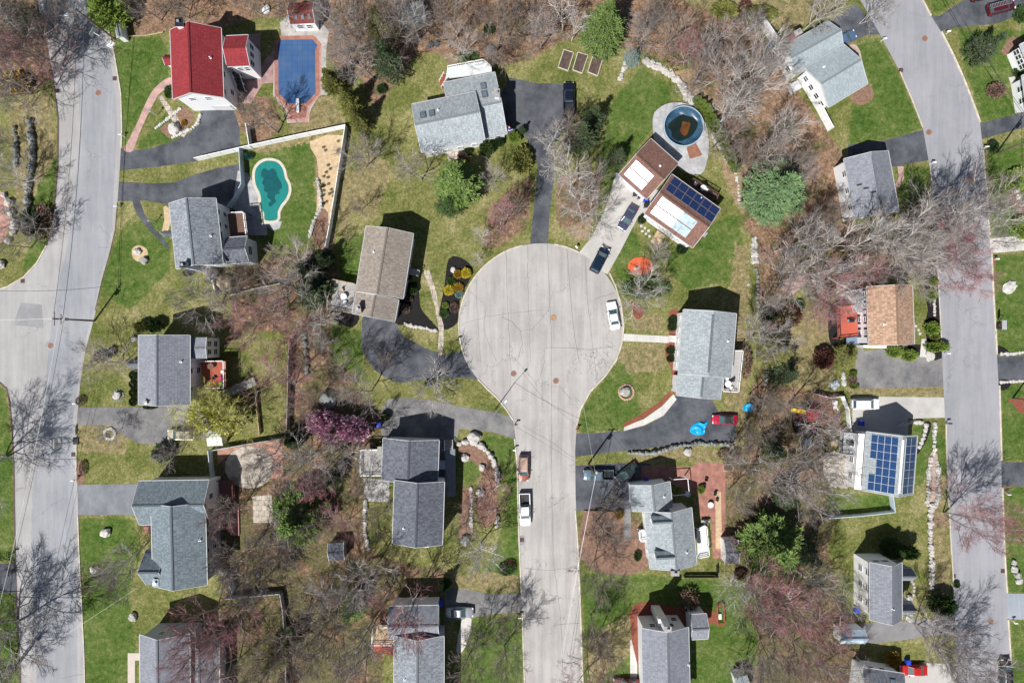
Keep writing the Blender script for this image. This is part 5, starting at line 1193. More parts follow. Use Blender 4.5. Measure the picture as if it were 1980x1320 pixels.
# ------------------------------------------------------------------ vehicles
TYRE = mat('tyre_rubber', (.015, .015, .016), .9, .2, 4)
CARGLASS = mat('car_glass', (.05, .095, .105), .06, .2, .5, spec=.9)
HEADL = mat('headlight_lens', (.6, .62, .62), .15, .05); TAILL = mat('tail_light_lens', (.35, .01, .01), .2, .1)
RIMM = mat('wheel_rim', (.4, .4, .42), .35, .1, 2, metal=.7)
TRIMD = mat('dark_car_trim', (.025, .025, .028), .5, .1)
PAINTS = {}
def paint(name, col, metal=.3):
    if name not in PAINTS: PAINTS[name] = mat(name, col, .28, .04, .5, metal=metal, spec=.5, coat=.7)
    return PAINTS[name]
def loft(mb, secs, cap=True):
    """secs: list of (x, [(y, z), ...]) with equal counts, closed rings"""
    n = len(secs[0][1]); vs = []
    for x, ring in secs: vs += [(x, y, z) for y, z in ring]
    fs = []
    for k in range(len(secs)-1):
        for j in range(n):
            j2 = (j+1) % n; fs.append((k*n+j, (k+1)*n+j, (k+1)*n+j2, k*n+j2))
    if cap: fs.append(tuple(range(n))); fs.append(tuple(reversed(range((len(secs)-1)*n, len(secs)*n))))
    mb.raw(vs, fs)
def ring(w, zb, zt, sh=.10):
    return [(-w*.90, zb), (-w, zb+.18), (-w, zt-sh*1.6), (-w*.95, zt-sh*.4), (-w*.80, zt), (-w*.35, zt+.035), (w*.35, zt+.035), (w*.80, zt), (w*.95, zt-sh*.4), (w, zt-sh*1.6), (w, zb+.18), (w*.90, zb)]
def vehicle(kind):
    root = thing('car', 'x', 'car'); P0 = paint('plain_car_paint', (.5, .5, .5))
    L, W = {'sedan': (4.8, 1.82), 'suv': (4.85, 1.92), 'pickup': (5.7, 1.98)}[kind]; w = W/2; f, r = L/2, -L/2
    if kind == 'sedan':
        st = [(r, .78, .45, .80), (r+.08, .90, .28, .92), (r+.5, .97, .22, 1.0), (r+1.1, 1, .2, 1.0), (0, 1, .2, .98), (f-1.5, 1, .2, .95), (f-.9, .98, .2, .88), (f-.3, .90, .24, .78), (f-.06, .78, .3, .68), (f, .62, .38, .6)]
        gh = dict(b0=f-1.35, b1=r+.75, t0=f-2.2, t1=r+1.45, zb=.95, zt=1.43)
    elif kind == 'suv':
        st = [(r, .86, .45, .95), (r+.08, .95, .3, 1.08), (r+.5, 1, .26, 1.1), (0, 1, .26, 1.08), (f-1.3, 1, .26, 1.04), (f-.8, .98, .26, 1.0), (f-.25, .9, .28, .9), (f-.05, .78, .34, .78), (f, .62, .42, .68)]
        gh = dict(b0=f-1.1, b1=r+.12, t0=f-1.95, t1=r+.45, zb=1.04, zt=1.70)
    else:
        st = [(-.75, 1, .4, 1.12), (0, 1, .4, 1.1), (f-1.2, 1, .4, 1.1), (f-.6, .98, .4, 1.06), (f-.2, .92, .42, .98), (f-.04, .82, .45, .86), (f, .7, .5, .75)]
        gh = dict(b0=f-1.35, b1=-.78, t0=f-2.0, t1=-.62, zb=1.08, zt=1.82)
    b = MB(); loft(b, [(x, ring(w*k, zb, zt)) for x, k, zb, zt in st])
    if kind == 'pickup':
        for s in (-1, 1): b.box(((r-.75)/2, s*(w-.09), .42), (-.75-r, .16, .78))
        b.box(((r-.75)/2, 0, .5), (-.75-r, W-.3, .12)); b.box((r+.06, 0, .45), (.12, W-.08, .72))
    bo = b.build('body', P0, root, smooth=False)
    if kind == 'pickup':
        b = MB(); b.box(((r-.75)/2, 0, .63), (-.75-r-.2, W-.34, .02)); b.build('bed_liner', TRIMD, root)
    g = MB(); g0, g1 = gh['zb'], gh['zt']; wb, wt = w*.90, w*.72
    def gr(wd, z): return [(-wd, z), (wd, z)]
    q = [(gh['b0'], -wb*.9, g0), (gh['b0'], wb*.9, g0), (gh['b1'], wb*.92, g0), (gh['b1'], -wb*.92, g0), (gh['t0'], -wt*.94, g1-.04), (gh['t0'], wt*.94, g1-.04), (gh['t1'], wt*.94, g1-.04), (gh['t1'], -wt*.94, g1-.04)]
    mid = [((gh['b0']+gh['b1'])/2, wb*1.03, g0), ((gh['b0']+gh['b1'])/2, -wb*1.03, g0)]
    g.raw(q, [(0, 4, 5, 1), (1, 5, 6, 2), (2, 6, 7, 3), (3, 7, 4, 0), (4, 7, 6, 5)]); g.build('window_glass', CARGLASS, root)
    rf = MB(); x0, x1 = gh['t0']+.04, gh['t1']-.04; loft(rf, [(x1, [(-wt*.92, g1-.05), (-wt*.8, g1-.01), (wt*.8, g1-.01), (wt*.92, g1-.05)]), (x1+.25, [(-wt, g1-.05), (-wt*.84, g1+.02), (wt*.84, g1+.02), (wt, g1-.05)]), (x0-.25, [(-wt, g1-.05), (-wt*.84, g1+.02), (wt*.84, g1+.02), (wt, g1-.05)]), (x0, [(-wt*.92, g1-.06), (-wt*.8, g1-.02), (wt*.8, g1-.02), (wt*.92, g1-.06)])])
    for s in (-1, 1):     # pillars
        rf.beam((gh['t0'], s*wt*.95, g1-.03), (gh['b0'], s*wb*.92, g0+.02), .07, .05); rf.beam((gh['t1'], s*wt*.95, g1-.03), (gh['b1'], s*wb*.93, g0+.02), .10, .05)
        rf.beam(((gh['t0']+gh['t1'])/2, s*wt*1.0, g1-.04), ((gh['t0']+gh['t1'])/2, s*wb*1.0, g0), .08, .05)
    rf.build('roof', P0, root)
    rw = .33 if kind == 'sedan' else .38
    for sx in (f-.95, r+.95):
        for s in (-1, 1):
            t = MB(); y = s*(w-.12); t.tube([(sx, y-.11, rw), (sx, y+.11, rw)], rw, 18); ty = t.build('wheel', TYRE, root)
            t = MB(); t.tube([(sx, y+s*.10, rw), (sx, y+s*.125, rw)], rw*.62, 14); t.build('rim', RIMM, ty)
    for s in (-1, 1):
        t = MB(); zz = .62 if kind == 'sedan' else .78; t.box((f-.17, s*w*.68, zz), (.22, .36, .13)); t.build('headlight', HEADL, root)
        t = MB(); t.box((r+.05, s*w*.82, zz+.08), (.14, .2, .2)); t.build('tail_light', TAILL, root)
        t = MB(); t.box((gh['b0']-.25, s*(w+.07), g0-.02), (.12, .2, .14)); t.build('mirror', TRIMD, root)
    return root
VEH = {k: vehicle(k) for k in ('sedan', 'suv', 'pickup')}
def car(kind, px, py, ang, col, pname, label, cat='car', roofm=None, metal=.3, scale=1.0, nm=None):
    """ang: photo degrees of the nose direction, 0 = right, 90 = up"""
    m = paint(pname, col, metal)
    return place(VEH, kind, G(px, py, .9, 0), (scale, scale, scale), R(ang), label, cat, 'parked cars', {'body': m, 'roof': roofm or m}, nm or {'sedan': 'sedan_car', 'suv': 'suv_car', 'pickup': 'pickup_truck'}[kind])
car('pickup', 1100, 190, 90, (.010, .012, .03), 'midnight_paint', 'black pickup truck at the edge of the wide driveway behind the turning circle', 'pickup truck')
car('sedan', 1214, 421, -120, (.06, .065, .12), 'slate_violet_paint', 'dark slate sedan on the concrete drive of the brown-roofed house')
car('suv', 1160, 502, 63, (.008, .02, .045), 'dark_navy_paint', 'dark navy car where the concrete drive meets the turning circle')
car('sedan', 1186, 610, 100, (.72, .73, .72), 'white_paint_car', 'white sedan parked at the right kerb of the turning circle', metal=0, scale=1.03)
car('suv', 1013, 905, -90, (.27, .085, .06), 'copper_paint', 'copper car with tan roof parked at the left kerb of the central street', roofm=paint('tan_car_roof', (.50, .34, .27)), scale=.95)
car('pickup', 1015, 985, -88, (.74, .75, .77), 'white_truck_paint', 'white pickup truck parked behind the copper car on the central street', 'pickup truck', metal=0)
car('sedan', 1402, 811, 180, (.42, .015, .05), 'cherry_red_paint', 'cherry red car with black soft roof at the end of the dark driveway', roofm=TRIMD, scale=.93)
car('pickup', 1157, 918, 180, (.12, .17, .22), 'steel_blue_paint', 'steel blue pickup truck on the dark drive under the utility pole', 'pickup truck', scale=.93)
car('sedan', 1212, 914, -142, (.03, .045, .045), 'dark_green_paint', 'dark green sedan slanted beside the steel blue pickup truck', scale=.95)
car('suv', 350, 840, 180, (.48, .44, .33), 'beige_paint', 'beige sport utility car beside the yellow-green willow')
car('suv', 1674, 781, 0, (.74, .75, .76), 'white_van_paint', 'white sport utility car on the shaded drive above the solar house', metal=0)
car('sedan', 1634, 73, 25, (.10, .17, .30), 'soft_blue_paint', 'blue car half behind the pale blue-grey roofed house', scale=.9)
car('suv', 1937, 14, 15, (.09, .01, .02), 'maroon_paint', 'dark maroon car with a ladder rack in the top right driveway')
car('sedan', 1767, 1296, 180, (.55, .02, .015), 'bright_red_paint', 'bright red car in front of the low dark house, bottom right')
car('suv', 1946, 1300, 91, (.010, .012, .014), 'gloss_black_paint', 'black car parked on the right road at the bottom edge')
car('sedan', 889, 1184, 0, (.45, .47, .49), 'silver_paint', 'silver car in the driveway of the bottom centre-left house', metal=.6)
car('sedan', 1212, 1322, 180, (.10, .01, .015), 'deep_red_paint', 'deep red car cut by the bottom edge beside the white-chimney house')
car('suv', 1905, -12, 10, (.02, .02, .025), 'charcoal_paint', 'charcoal car just above the top right driveway')
lr = MB(); p = G(1935, 8, 1.8); u = Vector((math.cos(R(15)), math.sin(R(15)), 0)); v = Vector((-u.y, u.x, 0))
for s in (-.35, .35): lr.beam(p+v*s-u*1.9+Vector((0, 0, .12)), p+v*s+u*1.9+Vector((0, 0, .12)), .06, .08)
for j in range(14): q = p-u*1.8+u*(j*.28)+Vector((0, 0, .10)); lr.beam(q-v*.35, q+v*.35, .05, .05)
tag(centre(lr.build('ladder', GALV)), 'aluminium ladder carried on the roof of the dark maroon car', 'ladder')

# ------------------------------------------------------------------ pools
def pool_thing(name, label, pts, c): return thing(name, label, 'swimming pool', G(*c))
def offset_px(pts, d):
    n = len(pts); out = []
    ar = sum(pts[i][0]*pts[(i+1) % n][1]-pts[(i+1) % n][0]*pts[i][1] for i in range(n)); sg = 1 if ar > 0 else -1
    for i in range(n):
        a, b_ = pts[i-1], pts[(i+1) % n]; tx, ty = b_[0]-a[0], b_[1]-a[1]; l = math.hypot(tx, ty) or 1
        out.append((pts[i][0]+sg*ty/l*d, pts[i][1]-sg*tx/l*d))
    return out
h = pool_thing('swimming_pool', 'long octagonal pool under a blue safety cover with red brick coping', None, (575, 140))
cov = [(544,78),(536,88),(538,103),(539,180),(559,201),(593,199),(610,180),(609,98),(614,88),(604,77)]
b = MB(); b.poly(gp(offset_px(cov, 8)), 0, .06); b.build('coping', REDBR, h)
b = MB(); b.poly(gp([(558,203),(594,203),(592,228),(561,230)]), 0, .055); b.build('diving_pad', REDBR, h)
cm = bpy.data.materials.new('blue_mesh_cover'); cm.use_nodes = True; nt = cm.node_tree; bs = nt.nodes['Principled BSDF']; bs.inputs['Roughness'].default_value = .7
tc = nt.nodes.new('ShaderNodeTexCoord'); br = nt.nodes.new('ShaderNodeTexBrick'); br.offset = 0; lk(nt, tc.outputs['Object'], br.inputs[0])
br.inputs['Scale'].default_value = 1; br.inputs['Brick Width'].default_value = .95; br.inputs['Row Height'].default_value = .95; br.inputs['Mortar Size'].default_value = .045
br.inputs['Color1'].default_value = (.02, .075, .20, 1); br.inputs['Color2'].default_value = (.024, .085, .215, 1); br.inputs['Mortar'].default_value = (.016, .055, .155, 1)
no = nt.nodes.new('ShaderNodeTexNoise'); no.inputs['Scale'].default_value = .35; no.inputs['Detail'].default_value = 7; lk(nt, tc.outputs['Object'], no.inputs[0])
rp = nt.nodes.new('ShaderNodeValToRGB'); lk(nt, no.outputs[0], rp.inputs[0]); rp.color_ramp.elements[0].position = .4; rp.color_ramp.elements[0].color = (0, 0, 0, 1); rp.color_ramp.elements[1].position = .75; rp.color_ramp.elements[1].color = (.4, .4, .4, 1)
mx = nt.nodes.new('ShaderNodeMix'); mx.data_type = 'RGBA'; lk(nt, rp.outputs[0], mx.inputs[0]); lk(nt, br.outputs[0], mx.inputs[6]); mx.inputs[7].default_value = (.09, .13, .20, 1); lk(nt, mx.outputs[2], bs.inputs['Base Color'])
b = MB(); b.poly(gp(cov), .0, .10); b.build('pool_cover', cm, h)
b = MB(); p = G(575, 203, .6); b.box((p.x, p.y, .45), (.5, 2.3, .07)); dv = b.build('diving_board', WHITE, h); b = MB(); b.box((p.x, p.y-.9, .05), (.4, .6, .4)); b.build('board_stand', WHITE, dv)
h = pool_thing('swimming_pool', 'teal-covered kidney-shaped pool with cream coping and dark wet patches', None, (522, 368))
cov = smooth_pts([(493,345),(495,327),(506,315),(520,311),(537,315),(547,328),(551,345),(557,357),(558,370),(553,384),(543,397),(537,410),(535,425),(513,426),(511,412),(504,402),(505,385),(502,372),(496,360)], 3)
b = MB(); b.poly(gp(offset_px(cov, 5.5)), 0, .05); b.build('coping', mat('cream_coping', (.50, .46, .39), .85, .12, 1.5, fine=.12), h)
b = MB(); b.poly(gp(cov), .0, .09); b.build('pool_cover', mat('teal_mesh_cover', (.004, .17, .155), .7, .12, .5, stretch=(3, .6, 1)), h)
b = MB(); pts = [(507,329),(513,326),(520,330),(527,326),(534,331),(537,341),(541,348),(545,356),(545,364),(540,369),(541,374),(533,377),(532,384),(534,390),(528,396),(522,400),(519,394),(524,388),(517,381),(518,374),(511,369),(511,360),(507,354),(510,346),(505,340)]
b.poly(gp(smooth_pts(pts, 3)), None, .094); b.build('wet_patch', mat('wet_teal_cover', (.003, .075, .085), .4, .2, 1), h)
h = pool_thing('swimming_pool', 'round above-ground pool half drained to brown water, in a raised grey deck', None, (1319, 247))
b = MB(); b.lathe(G(1319, 248), [(3.55, 0), (3.55, 1.25), (3.38, 1.25), (3.38, .3)], 40, cap=False); b.build('pool_wall', mat('pale_blue_pool_wall', (.34, .42, .48), .4, .1), h)
b = MB(); rn = random.Random(3); prof = [(3.37, 1.2), (3.2, .8), (2.7, .45), (1.9, .25), (1.0, .15), (.01, .1)]; cc = G(1319, 248); vs = []; n = 40
for k, (r_, z) in enumerate(prof):
    for j in range(n):
        a = 6.2832*j/n; rr = r_*(1+(.10*math.sin(3*a+1)+.05*math.sin(7*a) if 0 < k < 4 else 0)); vs.append(cc+Vector((rr*math.cos(a), rr*math.sin(a), z+.12*math.sin(5*a+k) if k in (1, 2) else z)))
b.raw(vs, [(k*n+j, (k+1)*n+j, (k+1)*n+(j+1) % n, k*n+(j+1) % n) for k in range(5) for j in range(n)]); b.build('pool_liner', mat('blue_pool_liner', (.03, .075, .13), .3, .35, .8), h, smooth=True)
b = MB(); b.poly([(cc.x+2.35*(1+.12*math.sin(2*a/20*6.28+1)+.06*math.sin(5*a/20*6.28))*math.cos(a/20*6.2832), cc.y+2.3*(1+.12*math.sin(2*a/20*6.28))*math.sin(a/20*6.2832)) for a in range(20)], None, .42); b.build('pool_water', mat('murky_green_water', (.008, .016, .014), .08, .3, .5, spec=.8), h)
b = MB(); c2 = G(1325, 247, .4); b.poly([(c2.x+(.95+.3*math.sin(a*.63))*math.cos(a/20*6.2832+.4), c2.y+(1.2+.25*math.cos(a*.94))*math.sin(a/20*6.2832+.4)) for a in range(20)], None, .425); b.build('sludge', mat('brown_sludge', (.10, .038, .012), .3, .4, 1), h)
dk = thing('pool_deck', 'raised grey stone pool surround enclosing the round pool', 'deck', G(1316, 262))
o_ = smooth_pts([(1265,219),(1286,202),(1309,198),(1335,203),(1355,221),(1367,247),(1371,283),(1367,312),(1356,336),(1324,332),(1299,309),(1270,280),(1263,250)], 3)
Pp = gp(o_, .5); ring_ = [(cc.x+3.56*math.cos(a/40*6.2832), cc.y+3.56*math.sin(a/40*6.2832)) for a in range(40)]
i0 = max(range(len(Pp)), key=lambda i: Pp[i].y); j0 = 10
outer = [(p.x, p.y) for p in Pp[i0:]+Pp[:i0+1]]
area = sum(outer[i][0]*outer[(i+1) % len(outer)][1]-outer[(i+1) % len(outer)][0]*outer[i][1] for i in range(len(outer)))
inn = ring_[j0:]+ring_[:j0+1]
if area > 0: inn = inn[::-1]
b = MB(); b.poly(outer+[(x+.0005*i, y) for i, (x, y) in enumerate(inn)], 0, .5); b.build('deck_top', GREYPAVE, dk)
b = MB(); railing(b, [(p.x, p.y, 0) for p in Pp[i0-12:i0+22:2]], .9, .5, rail=.05); b.build('railing', DARKMETAL, dk)
b = MB(); b.poly(gp([(1328,286),(1345,277),(1358,300),(1334,307)], .65), .5, .65); tag(b.build('deck_platform', mat('rust_brown_planks', (.24, .11, .07), .8, .2, 2)), 'small rust-brown wooden platform on the grey deck by the round pool', 'platform')
# ------------------------------------------------------------------ patios, walks and planting beds
S = sheet
S('brick_path', [(332,150),(316,156),(298,172),(284,195),(262,245),(243,282),(241,292),(257,292),(268,262),(283,228),(297,200),(308,182),(322,172),(333,168)], .014, PINKBR, 3, thick=0)
S('stone_path', [(306,188),(313,184),(340,222),(352,240),(362,255),(356,266),(348,262),(330,228)], .018, SLAB)
S('mulch_bed', [(338,218),(357,206),(376,222),(372,238),(357,250),(346,232)], .03, MULCHB, thick=0); S('mulch_bed', [(308,250),(326,236),(344,248),(352,262),(326,267)], .03, MULCHB, thick=0)
S('patio', [(462,66),(503,66),(505,125),(528,98),(540,96),(536,160),(508,162),(485,200),(462,200)], .013, brick_mat('dusky_brick_paving', (.30, .17, .16), (.25, .13, .13), (.36, .27, .26), 3, .5, .25, .03), thick=0)
S('pool_surround', [(545,70),(541,45),(562,24),(612,34),(636,60),(631,100),(630,178),(652,182),(618,184),(602,210),(594,236),(555,238),(553,214),(528,186),(530,100),(528,92)], .02, mat('weathered_pool_concrete', (.36, .34, .32), .9, .25, .6, fine=.15), thick=0)
S('pool_surround', [(540,70),(530,90),(531,187),(554,212),(556,236),(598,236),(599,208),(620,184),(622,86),(610,70)], .028, mat('pink_coping_stone', (.40, .23, .20), .85, .2, 1.5, fine=.15), thick=0)
S('patio', [(460,330),(478,335),(497,365),(502,402),(504,432),(520,428),(545,428),(540,442),(526,446),(516,436),(517,455),(480,455),(470,420),(448,400)], .016, GREYPAVE, thick=0)
S('wood_chip_bed', [(599,274),(666,262),(652,350),(636,430),(630,440),(612,410),(616,350),(612,305)], .02, SANDY, 2, thick=0)
S('mulch_bed', [(618,405),(635,412),(628,470),(606,470),(608,430)], .03, MULCHB, 2, thick=0)
S('mulch_bed', [(868,500),(893,499),(914,518),(909,539),(895,565),(887,593),(884,624),(858,637),(850,605),(855,575),(860,547)], .03, MULCHD, 3, thick=0)
S('mulch_bed', [(768,560),(805,545),(812,590),(820,605),(838,625),(849,641),(820,638),(783,628),(762,622)], .03, MULCHD, 2, thick=0)
S('mulch_bed', [(641,601),(694,608),(681,633),(648,619)], .03, MULCHD, 3, thick=0)
S('front_walk', [(820,522),(830,522),(844,565),(850,603),(858,629),(858,660),(855,686),(846,686),(849,640),(841,592),(829,550),(820,530)], .04, SLAB, thick=0)
S('sand_circle', [(482+47*math.cos(a*.26), 903+41*math.sin(a*.26)) for a in range(24)], .06, SANDW, thick=0)
S('patio', [(420,870),(545,850),(548,930),(510,920),(530,895),(500,868),(450,870),(420,900)], .025, brick_mat('worn_terracotta_paving', (.36, .16, .11), (.30, .14, .10), (.35, .25, .2), 3, .5, .25, .03), thick=0)
S('patio', [(488,960),(525,955),(530,1010),(490,1010)], .02, SLAB, thick=0)
S('mulch_bed', [(888,862),(905,858),(935,868),(955,890),(962,940),(956,1010),(928,1012),(922,960),(930,925),(925,900),(905,888),(890,880)], .03, MULCHB, 3, thick=0)
S('mulch_bed', [(893,944),(912,942),(912,1035),(886,1040),(888,990)], .03, MULCHB, thick=0)
S('patio', [(703,923),(753,928),(753,970),(704,968)], .02, GRAVEL, thick=0)
S('patio', [(1240,900),(1338,902),(1350,893),(1402,897),(1404,1080),(1378,1078),(1376,960),(1336,950),(1300,935),(1240,935)], .014, REDBR, thick=0)
S('patio', [(1350,940),(1378,950),(1378,1000),(1352,1000)], .018, REDBR, thick=0)
S('sand_strip', [(1383,950),(1394,950),(1396,1060),(1384,1060)], .02, SANDY, thick=0)
S('front_walk', [(1203,645),(1294,650),(1294,663),(1203,659)], .014, CONCW, thick=0)
S('mulch_bed', [(1295,602),(1314,602),(1312,646),(1293,646)], .03, MULCHR, 2, thick=0); S('mulch_bed', [(1288,665),(1310,668),(1308,760),(1298,752),(1299,715),(1287,690)], .03, MULCHR, 2, thick=0)
S('drive_apron', [(1206,833),(1245,822),(1283,803),(1308,772),(1302,762),(1280,785),(1245,810),(1207,824)], .02, CONCW, thick=0)
S('mulch_bed', [(1206,826),(1242,810),(1278,786),(1300,762),(1296,756),(1270,780),(1236,803),(1206,818)], .03, MULCHR, 1, thick=0)
S('mulch_bed', [(1238+24*math.cos(a*.314), 515+18*math.sin(a*.314)-(2 if a < 8 else 0)) for a in range(20)], .12, MULCHO, thick=0)
S('mulch_bed', [(1220,582),(1232,590),(1246,600),(1236,618),(1226,610)], .03, MULCHR, 2, thick=0)
S('stone_patio', [(1598,876),(1625,872),(1656,878),(1655,935),(1618,943),(1600,932),(1591,905)], .05, STAMP, 2, thick=0)
S('mulch_bed', [(1606,590),(1620,590),(1624,660),(1607,668),(1601,630)], .03, MULCHD, 2, thick=0)
S('mulch_bed', [(1789,516),(1811,518),(1815,565),(1819,629),(1821,692),(1794,690),(1793,660),(1787,630),(1794,600),(1788,560)], .03, MULCHD, 2, thick=0)
S('mulch_bed', [(1755,666),(1821,666),(1821,692),(1780,688),(1757,680)], .035, MULCHD, thick=0)
S('front_walk', [(1782,655),(1792,655),(1790,690),(1778,690)], .045, CONCW, thick=0)
S('patio', [(1617,552),(1632,528),(1652,538),(1656,560),(1648,590),(1618,590)], .016, mat('pink_grey_paving', (.36, .31, .29), .9, .15, 1, fine=.1), thick=0)
S('mulch_bed', [(1787,815),(1801,818),(1792,850),(1776,876),(1768,880),(1771,862),(1783,843)], .03, MULCHD, 2, thick=0)
S('mulch_bed', [(1795,884),(1812,878),(1814,975),(1793,978)], .12, mat('pink_beige_gravel', (.36, .27, .235), .95, .25, 2, fine=.3), 2, thick=0)
S('mulch_bed', [(1640,92),(1652,86),(1664,102),(1668,140),(1655,120)], .03, mat('pinkish_gravel', (.38, .29, .26), .95, .3, 2, fine=.3), 2, thick=0)
S('mulch_bed', [(1644,188),(1676,163),(1690,182),(1680,198),(1660,204)], .03, MULCHB, 2, thick=0)
S('soil_patch', [(255,482),(268,474),(284,482),(285,495),(272,506),(258,500)], .02, SANDY, 2, thick=0)
S('soil_patch', [(316,400),(326,402),(330,430),(320,455),(313,448),(318,425)], .02, SANDY, 2, thick=0)
S('mulch_bed', [(150,892),(160,898),(164,930),(150,935)], .03, MULCHB, 2, thick=0)
S('brick_patio', [(14+36*math.cos(a*.26)-30, 420+58*math.sin(a*.26)) for a in range(24)], .02, brick_mat('coral_brick_paving', (.40, .18, .14), (.34, .15, .12), (.42, .3, .25), 3, .5, .25, .03), thick=0)
S('front_walk', [(247,1262),(270,1262),(270,1276),(261,1276),(261,1345),(247,1345)], .014, mat('pinkish_concrete', (.48, .42, .37), .9, .08, 1), thick=0)
S('front_walk', [(1218,1236),(1232,1236),(1232,1345),(1219,1345)], .014, CONCW, thick=0)
S('mulch_bed', [(1217,1182),(1230,1165),(1260,1162),(1290,1170),(1380,1180),(1392,1205),(1366,1206),(1240,1210),(1236,1300),(1222,1240)], .02, MULCHR, 1, thick=0)
S('front_walk', [(1203,984),(1219,984),(1221,1042),(1208,1044)], .03, OLDASPH, thick=0)
S('mulch_bed', [(1130,985),(1200,992),(1250,1045),(1250,1100),(1180,1110),(1125,1080)], .01, MULCHB, 2)
S('front_walk', [(893,1198),(912,1196),(905,1235),(893,1260),(882,1258)], .03, CONCW, 2, thick=0)
S('mulch_bed', [(1918,500),(1926,498),(1926,512),(1919,512)], .03, MULCHR, thick=0)
S('mulch_bed', [(1956,362),(1970,358),(1972,380),(1985,410),(1980,425),(1956,395),(1946,385)], .02, MULCHB, 2, thick=0)
S('mulch_bed', [(1928,668),(1942,672),(1952,682),(1930,684)], .03, MULCHD, 2, thick=0); S('mulch_bed', [(1932,734),(1955,736),(1950,750),(1934,754)], .03, MULCHD, 2, thick=0)
S('mulch_bed', [(1948,772),(2000,770),(2000,805),(1968,795),(1960,780)], .02, REDL if 0 else MULCHR, 2, thick=0)
S('mulch_bed', [(1958,70),(1985,90),(1975,105),(1950,108),(1935,100)], .02, MULCHB, 2, thick=0)
S('front_walk', [(1950,150),(1962,148),(1980,205),(1972,215)], .02, CONCW, thick=0)
S('path', [(1735,322),(1747,322),(1748,345),(1738,364),(1730,358),(1738,343)], .014, PINKBR, thick=0)
S('soil_path', [(820,95),(850,98),(878,118),(884,128),(876,128),(850,104),(826,102)], .012, MULCHB, 2, thick=0)
S('stripe_mulch', [(1508,560),(1520,540),(1552,530),(1562,545),(1530,572)], .015, PINKBR, thick=0)
# bedding round the play set
S('play_mulch', [(1560+30*math.cos(a*.314), 812+34*math.sin(a*.314)) for a in range(20)], .03, MULCHD, thick=0)

# ------------------------------------------------------------------ fences
VINYL = WHITE
VGREY = mat('blue_grey_vinyl', (.45, .52, .58), .6, .06, 1)
FWOOD = mat('grey_cedar_fence', (.30, .28, .26), .85, .2, 1, stretch=(4, 4, .5))
def fence(label, pts, h=1.8, m=VINYL, post=2.4, th=.06, capm=None, name='fence', cat='fence'):
    P = gp(pts); c = sum(P, Vector())/len(P); root = thing(name, label, cat, c); n = 0; pm = None
    for i in range(len(P)-1):
        a, b_ = P[i], P[i+1]; L = (b_-a).length; k = max(1, round(L/post))
        for j in range(k):
            p, q = a.lerp(b_, j/k), a.lerp(b_, (j+1)/k); d = (q-p).normalized()
            mb = MB(); mb.beam(p+d*.06+Vector((0, 0, h-.12)), q-d*.06+Vector((0, 0, h-.12)), th, h-.2); mb.beam(p+d*.06+Vector((0, 0, h-.03)), q-d*.06+Vector((0, 0, h-.03)), th+.05, .1); mb.build('panel', m, root)
            if n < 99: mb = MB(); mb.box((p.x, p.y, 0), (.13, .13, h)); mb.box((p.x, p.y, h), (.17, .17, .06), taper=.5); mb.build('post', m, root); n += 1
    mb = MB(); mb.box((P[-1].x, P[-1].y, 0), (.13, .13, h)); mb.build('post', m, root)
    return root
fence('long white vinyl fence between the two pool gardens', [(385,311),(480,289),(576,268),(672,248)], 2.0)
fence('white vinyl fence running down the right side of the wood chip bed', [(672,250),(666,290),(655,360),(642,440),(634,480)], 2.0)
fence('short white fence from the long fence to the grey-shingled house', [(470,293),(474,360),(461,385),(448,402)], 2.0, VGREY)
fence('white fence section between the red-roofed house and the long fence', [(482,245),(489,288)], 1.8)
fence('white fence descending from the grey-shingled house', [(404,524),(417,535),(424,568)], 1.8)
fence('weathered white rail fence leaning below the grey-shingled house', [(448,572),(500,558),(545,549)], 1.2, mat('weathered_white', (.5, .5, .47), .8, .2, 2))
fence('long grey fence between the left gardens and the stone edging', [(566,655),(563,700),(562,760),(560,830)], 1.8, FWOOD)
fence('pale fence with grey panels behind the sandy circle', [(418,868),(480,857),(548,846)], 1.6, mat('pale_grey_fence', (.42, .43, .44), .8, .12, 2))
fence('short white fence beside the small white garden shed', [(410,868),(414,905),(417,935)], 1.8, VGREY)
fence('low wooden fence across the lawn behind the grey house with hedges', [(497,752),(500,790),(505,838)], 1.0, TANWOOD)
fence('white fence curving from the big cross-gabled house', [(428,1095),(444,1108),(456,1140)], 1.6, VGREY)
fence('pale fence crossing the lower left wood', [(442,1152),(500,1146),(546,1142)], 1.6, mat('pale_grey_fence', (.4, .4, .4), .8))
fence('pale fence running down the lower left wood', [(546,1142),(552,1180),(556,1250),(558,1335)], 1.5, mat('pale_grey_fence', (.4, .4, .4), .8))
fence('white fence with two arms at the drive above the solar house', [(1574,761),(1600,768),(1624,765),(1634,790),(1638,830)], 1.5)
fence('long white fence at the foot of the solar house lawn', [(1718,955),(1722,986),(1660,993),(1590,998)], 1.6, VGREY)
fence('white fence beside the bare-tree thicket above the blue-grey house', [(1432,72),(1466,48),(1500,98),(1530,145)], 3.0)
fence('long white fence below the blue-grey house in the thicket', [(1556,172),(1574,205),(1600,254)], 2.4)
fence('white fence stretch left of the slate blue-grey house', [(1622,318),(1632,370),(1642,415)], 1.2)
fence('black metal fence around the small garden by the two-dormer house', [(1322,1112),(1385,1112),(1385,1094)], 1.1, DARKMETAL, th=.03)
fence('tan fence strip at the bottom right corner by the low dark house', [(1655,1268),(1658,1335)], 1.2, mat('pale_grey_fence', (.4, .4, .4), .8))
fence('white railing by the low garden wall of the red-roofed house', [(240,72),(285,70),(316,64)], .4, TANWOOD)
